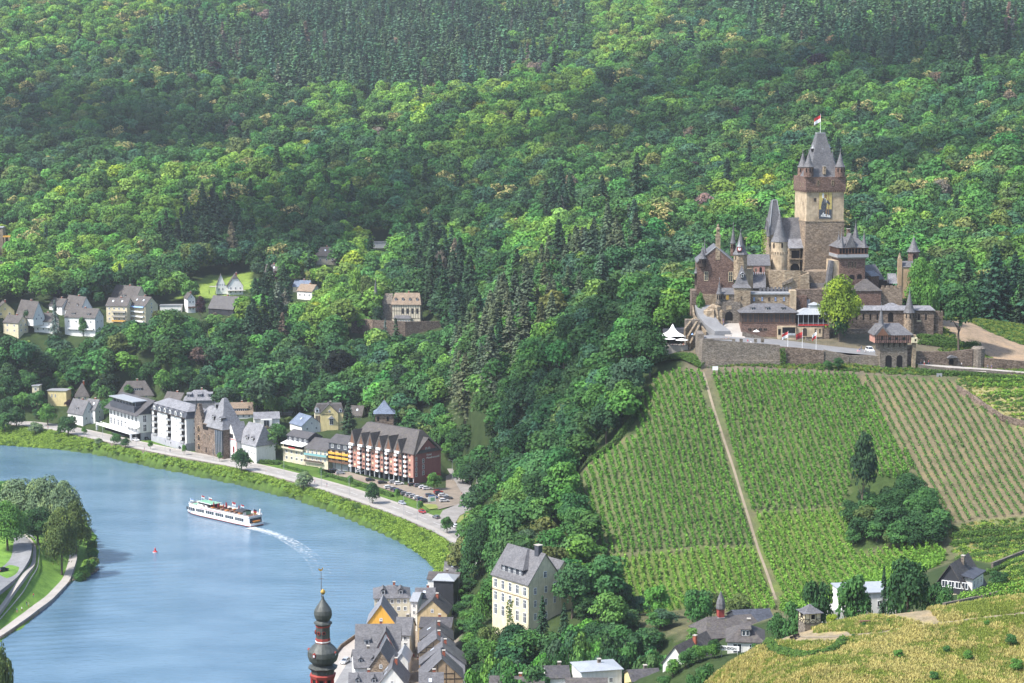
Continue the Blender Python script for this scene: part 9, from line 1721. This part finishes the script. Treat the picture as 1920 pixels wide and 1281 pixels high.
# seated looking guests in pavilion left out of sight; benches and tables on the hill
def bench(p,yaw,label):
    e=empty('park_bench',p,yaw,label,'bench'); MB().box(-.9,-.22,.42,.9,.22,.48).build('seat',wood_dark,e); MB().box(-.9,.2,.5,.9,.26,.95).build('backrest',wood_dark,e)
    for x in (-.7,.7): MB().box(x-.05,-.2,-.2,x+.05,.22,.42).build('leg',grey_paint,e)
bench(cast(1488,1202,ymin=380,ymax=470),R(35),'dark wooden bench beside the dirt path inside the curved hedge, left one'); bench(cast(1494,1198,ymin=380,ymax=470),R(35),'dark wooden bench inside the curved hedge, right one')
e=empty('picnic_table',cast(1622,1172,ymin=380,ymax=470),R(10),'wooden picnic table with benches on the grassy hill','table'); MB().box(-1.1,-.4,.72,1.1,.4,.78).build('tabletop',wood_brown,e)
for y in (-.85,.85): MB().box(-1.1,y-.15,.42,1.1,y+.15,.48).build('bench_seat',wood_brown,e)
for x in (-.8,.8): MB().tube((x,-.9,.42),(x,.9,.42),.05,4).tube((x,-.5,-.2),(x,.2,.75),.05,4).tube((x,.5,-.2),(x,-.2,.75),.05,4).build('trestle',wood_brown,e)
for u,v,Y,l in ((1341,699,741,'small white notice board with three panels at the top of the footpath'),(1761,712,738,'grey square sign board at the top edge of the trimmed vine rows')):
    p=pY(u,v,Y); e=empty('notice_board',p,0,l,'sign'); MB().box(-1.0,-.05,.9,1.0,.05,2.3).build('panel',white_paint if u<1500 else lead,e); 
    for x in (-.9,.9): MB().tube((x,.1,-1.5),(x,.1,2.3),.05,4).build('post',wood_grey,e)
# ------------------------------------------------------------------ street lamps
def lamp(p,yaw,label,h=8,group='lamps along the riverside road'):
    e=empty('street_lamp',p,yaw,label,'street lamp',group); MB().tube((0,0,0),(0,0,h),.10,6,0,.06).tube((0,0,h),(1.3,0,h+.35),.05,5).build('pole',grey_paint,e); MB().box(1.1,-.14,h+.26,1.8,.14,h+.4).build('lamp_head',lead,e)
for i,u in enumerate((120,180,240,300,386,445,520,594,642,677,737,763,850)):
    j=int(np.argmin(abs(proj(RN[:,0],RN[:,1],np.full(len(RN),6))[0]-u))); q=RN[j]+NRM[j]*3.7; lamp((q[0],q[1],6.1),math.atan2(NRM[j][1],NRM[j][0]),'slim grey street lamp between promenade and riverside road')
lamp(pk(848,900,6.2),R(200),'street lamp with curved arm beside the side road right of the red hotel',9,None); lamp(pk(894,918,6.4),R(200),'second street lamp among the trees above the side road',9,None)
e=empty('billboard',pk(810,945,6.1),R(20),'small white and green billboard at the car park entrance','sign'); MB().box(-1.8,-.08,1.0,1.8,.08,3.2).build('panel',white_paint,e); MB().box(-.7,-.12,1.3,1.2,-.085,2.8).build('poster',green_deck,e); MB().tube((-1.5,0,0),(-1.5,0,1.2),.07,5).tube((1.5,0,0),(1.5,0,1.2),.07,5).build('post',grey_paint,e)
# lawn by the road
mb=MB(); q=[pZ(u,v,6.16) for u,v in ((826,962),(868,950),(884,962),(905,975),(880,988),(845,975))]; mb.face([tuple(p) for p in q]); mb.face([tuple(pZ(u,v,6.16)) for u,v in ((790,944),(818,946),(822,953),(805,955))]); tag(mb.build('roadside_lawn',dirt if False else ground_mat('lawn_dry',[(.3,(.14,.19,.04)),(.7,(.26,.27,.08))])),kind='structure')
# ------------------------------------------------------------------ roads of the near left bank
def zrib(name,pa,pb,z,mat):
    mb=MB(); A_=smooth(resample([pZ(u,v,z)[:2] for u,v in pa],3),4); B2=smooth(resample([pZ(u,v,z)[:2] for u,v in pb],3),4); n=40
    ia=np.linspace(0,len(A_)-1,n); a=[(np.interp(i,range(len(A_)),A_[:,0]),np.interp(i,range(len(A_)),A_[:,1])) for i in ia]; ib=np.linspace(0,len(B2)-1,n); b_=[(np.interp(i,range(len(B2)),B2[:,0]),np.interp(i,range(len(B2)),B2[:,1])) for i in ib]
    lift=lambda p: max(float(ground(p[0],p[1]))+.18,0); za=[max(lift(x),lift(y)) for x,y in zip(a,b_)]; mb.strip([(x[0],x[1],h) for x,h in zip(a,za)],[(y[0],y[1],h) for y,h in zip(b_,za)]); 
    mb.strip([(x[0],x[1],h-1.5) for x,h in zip(a,za)],[(x[0],x[1],h) for x,h in zip(a,za)]); mb.strip([(y[0],y[1],h) for y,h in zip(b_,za)],[(y[0],y[1],h-1.5) for y,h in zip(b_,za)]); return tag(mb.build(name,mat),kind='structure')
zrib('near_road',[(-40,1090),(0,1078),(22,1050),(28,1020),(20,1010)],[(-40,1150),(0,1118),(35,1085),(58,1055),(62,1030),(42,1008)],8,asphalt_grey); zrib('near_pavement',[(-40,1151),(0,1119),(36,1086),(59,1056),(63,1030),(43,1007)],[(-40,1160),(0,1128),(42,1090),(66,1057),(69,1030),(48,1004)],8.05,paving)
zrib('cycle_path',[(-30,1185),(0,1166),(45,1135),(85,1105),(118,1070),(130,1045),(131,1020)],[(-30,1195),(0,1178),(50,1146),(95,1112),(130,1075),(145,1045),(144,1020)],4,paving)
gr_=empty('guard_rail',pZ(66,1050,8),0,'curved metal guard rail between near road and grassy bank','railing'); o=np.array(gr_.location); P=smooth(resample([pZ(u,v,8)[:2] for u,v in ((-40,1165),(0,1133),(45,1095),(70,1060),(75,1030),(60,1008),(45,1000))],3),5); mb=MB()
for a,b_ in zip(P,P[1:]): za,zb=float(ground(*a)),float(ground(*b_)); q=[(a[0],a[1],za+.5),(b_[0],b_[1],zb+.5),(b_[0],b_[1],zb+.95),(a[0],a[1],za+.95)]; q=[tuple(np.array(c)-o) for c in q]; mb.hull(q,[(x+.1,y+.1,z) for x,y,z in q]); mb.tube(tuple(np.array((a[0],a[1],za-.3))-o),tuple(np.array((a[0],a[1],za+.9))-o),.07,4)
mb.build('rail',lead,gr_)
ke=empty('river_edging',pZ(60,1165,0),0,'brown stone edging wall along the near river bank','wall'); o=np.array(ke.location); P=[pZ(u,v,.9)-o for u,v in ((-60,1232),(0,1196),(40,1170),(70,1148),(100,1120),(133,1088))]; mb=MB()
for a,b_ in zip(P,P[1:]): mb.hull([(a[0],a[1],-2),(b_[0],b_[1],-2),(b_[0]-.9,b_[1]+.7,-2),(a[0]-.9,a[1]+.7,-2)],[(a[0],a[1],.9),(b_[0],b_[1],.9),(b_[0]-.9,b_[1]+.7,.9),(a[0]-.9,a[1]+.7,.9)])
mb.build('masonry',stone_tan,ke)
rs=random.Random(3)
for i in range(26):
    t=i/25; u=133+t*50; v=1089-t*20+rs.uniform(-2,2); p=pZ(u,v,.1); m=MB(); s_=rs.uniform(.5,1.0); m.lathe(0,0,[(s_*.7,-.3),(s_,.15),(s_*.6,s_*.6),(.1,s_*.75)],7,0,rs.random()); tag(m.build('bank_stone',stone_grey,None,p),'grey boulder at the water edge below the spit bushes','stone','boulders at the spit')
for i,(u,v,l) in enumerate(((32,1150,'cyclist left one on the near riverside path'),(41,1148,'cyclist right one on the near riverside path'))):
    p=cast(u,v,ymin=500); y_=R(40); bk=empty('bicycle',p,y_,'bicycle under the '+l,'bicycle'); mb=MB()
    for x in (-.52,.52):
        w=MB(); pts_=[(x+.33*math.cos(a),0,.34+.33*math.sin(a)) for a in np.linspace(0,2*PI,13)]
        for a,b_ in zip(pts_,pts_[1:]): w.tube(a,b_,.025,4)
        w.build('wheel',black_paint,bk)
    mb.tube((-.52,0,.34),(-.1,0,.85),.025,4).tube((-.1,0,.85),(.38,0,.9),.025,4).tube((-.08,0,.32),(.38,0,.9),.025,4).tube((.52,0,.34),(.38,0,1.0),.025,4).tube((.38,-.25,1.0),(.38,.25,1.0),.02,4).cbox(-.12,0,.86,.25,.12,.06); mb.build('frame',red_paint,bk)
    person((p[0],p[1],p[2]+.18),i*2+1,'riding a bicycle on the near river path, %s one'%('left','right')[i],None,y_-PI/2)
for i,(u,v) in enumerate(((50,1138),(54,1138),(63,1122))): person(cast(u,v,ymin=500),i*3+2,'walking on the near riverside path','walkers on the near path')
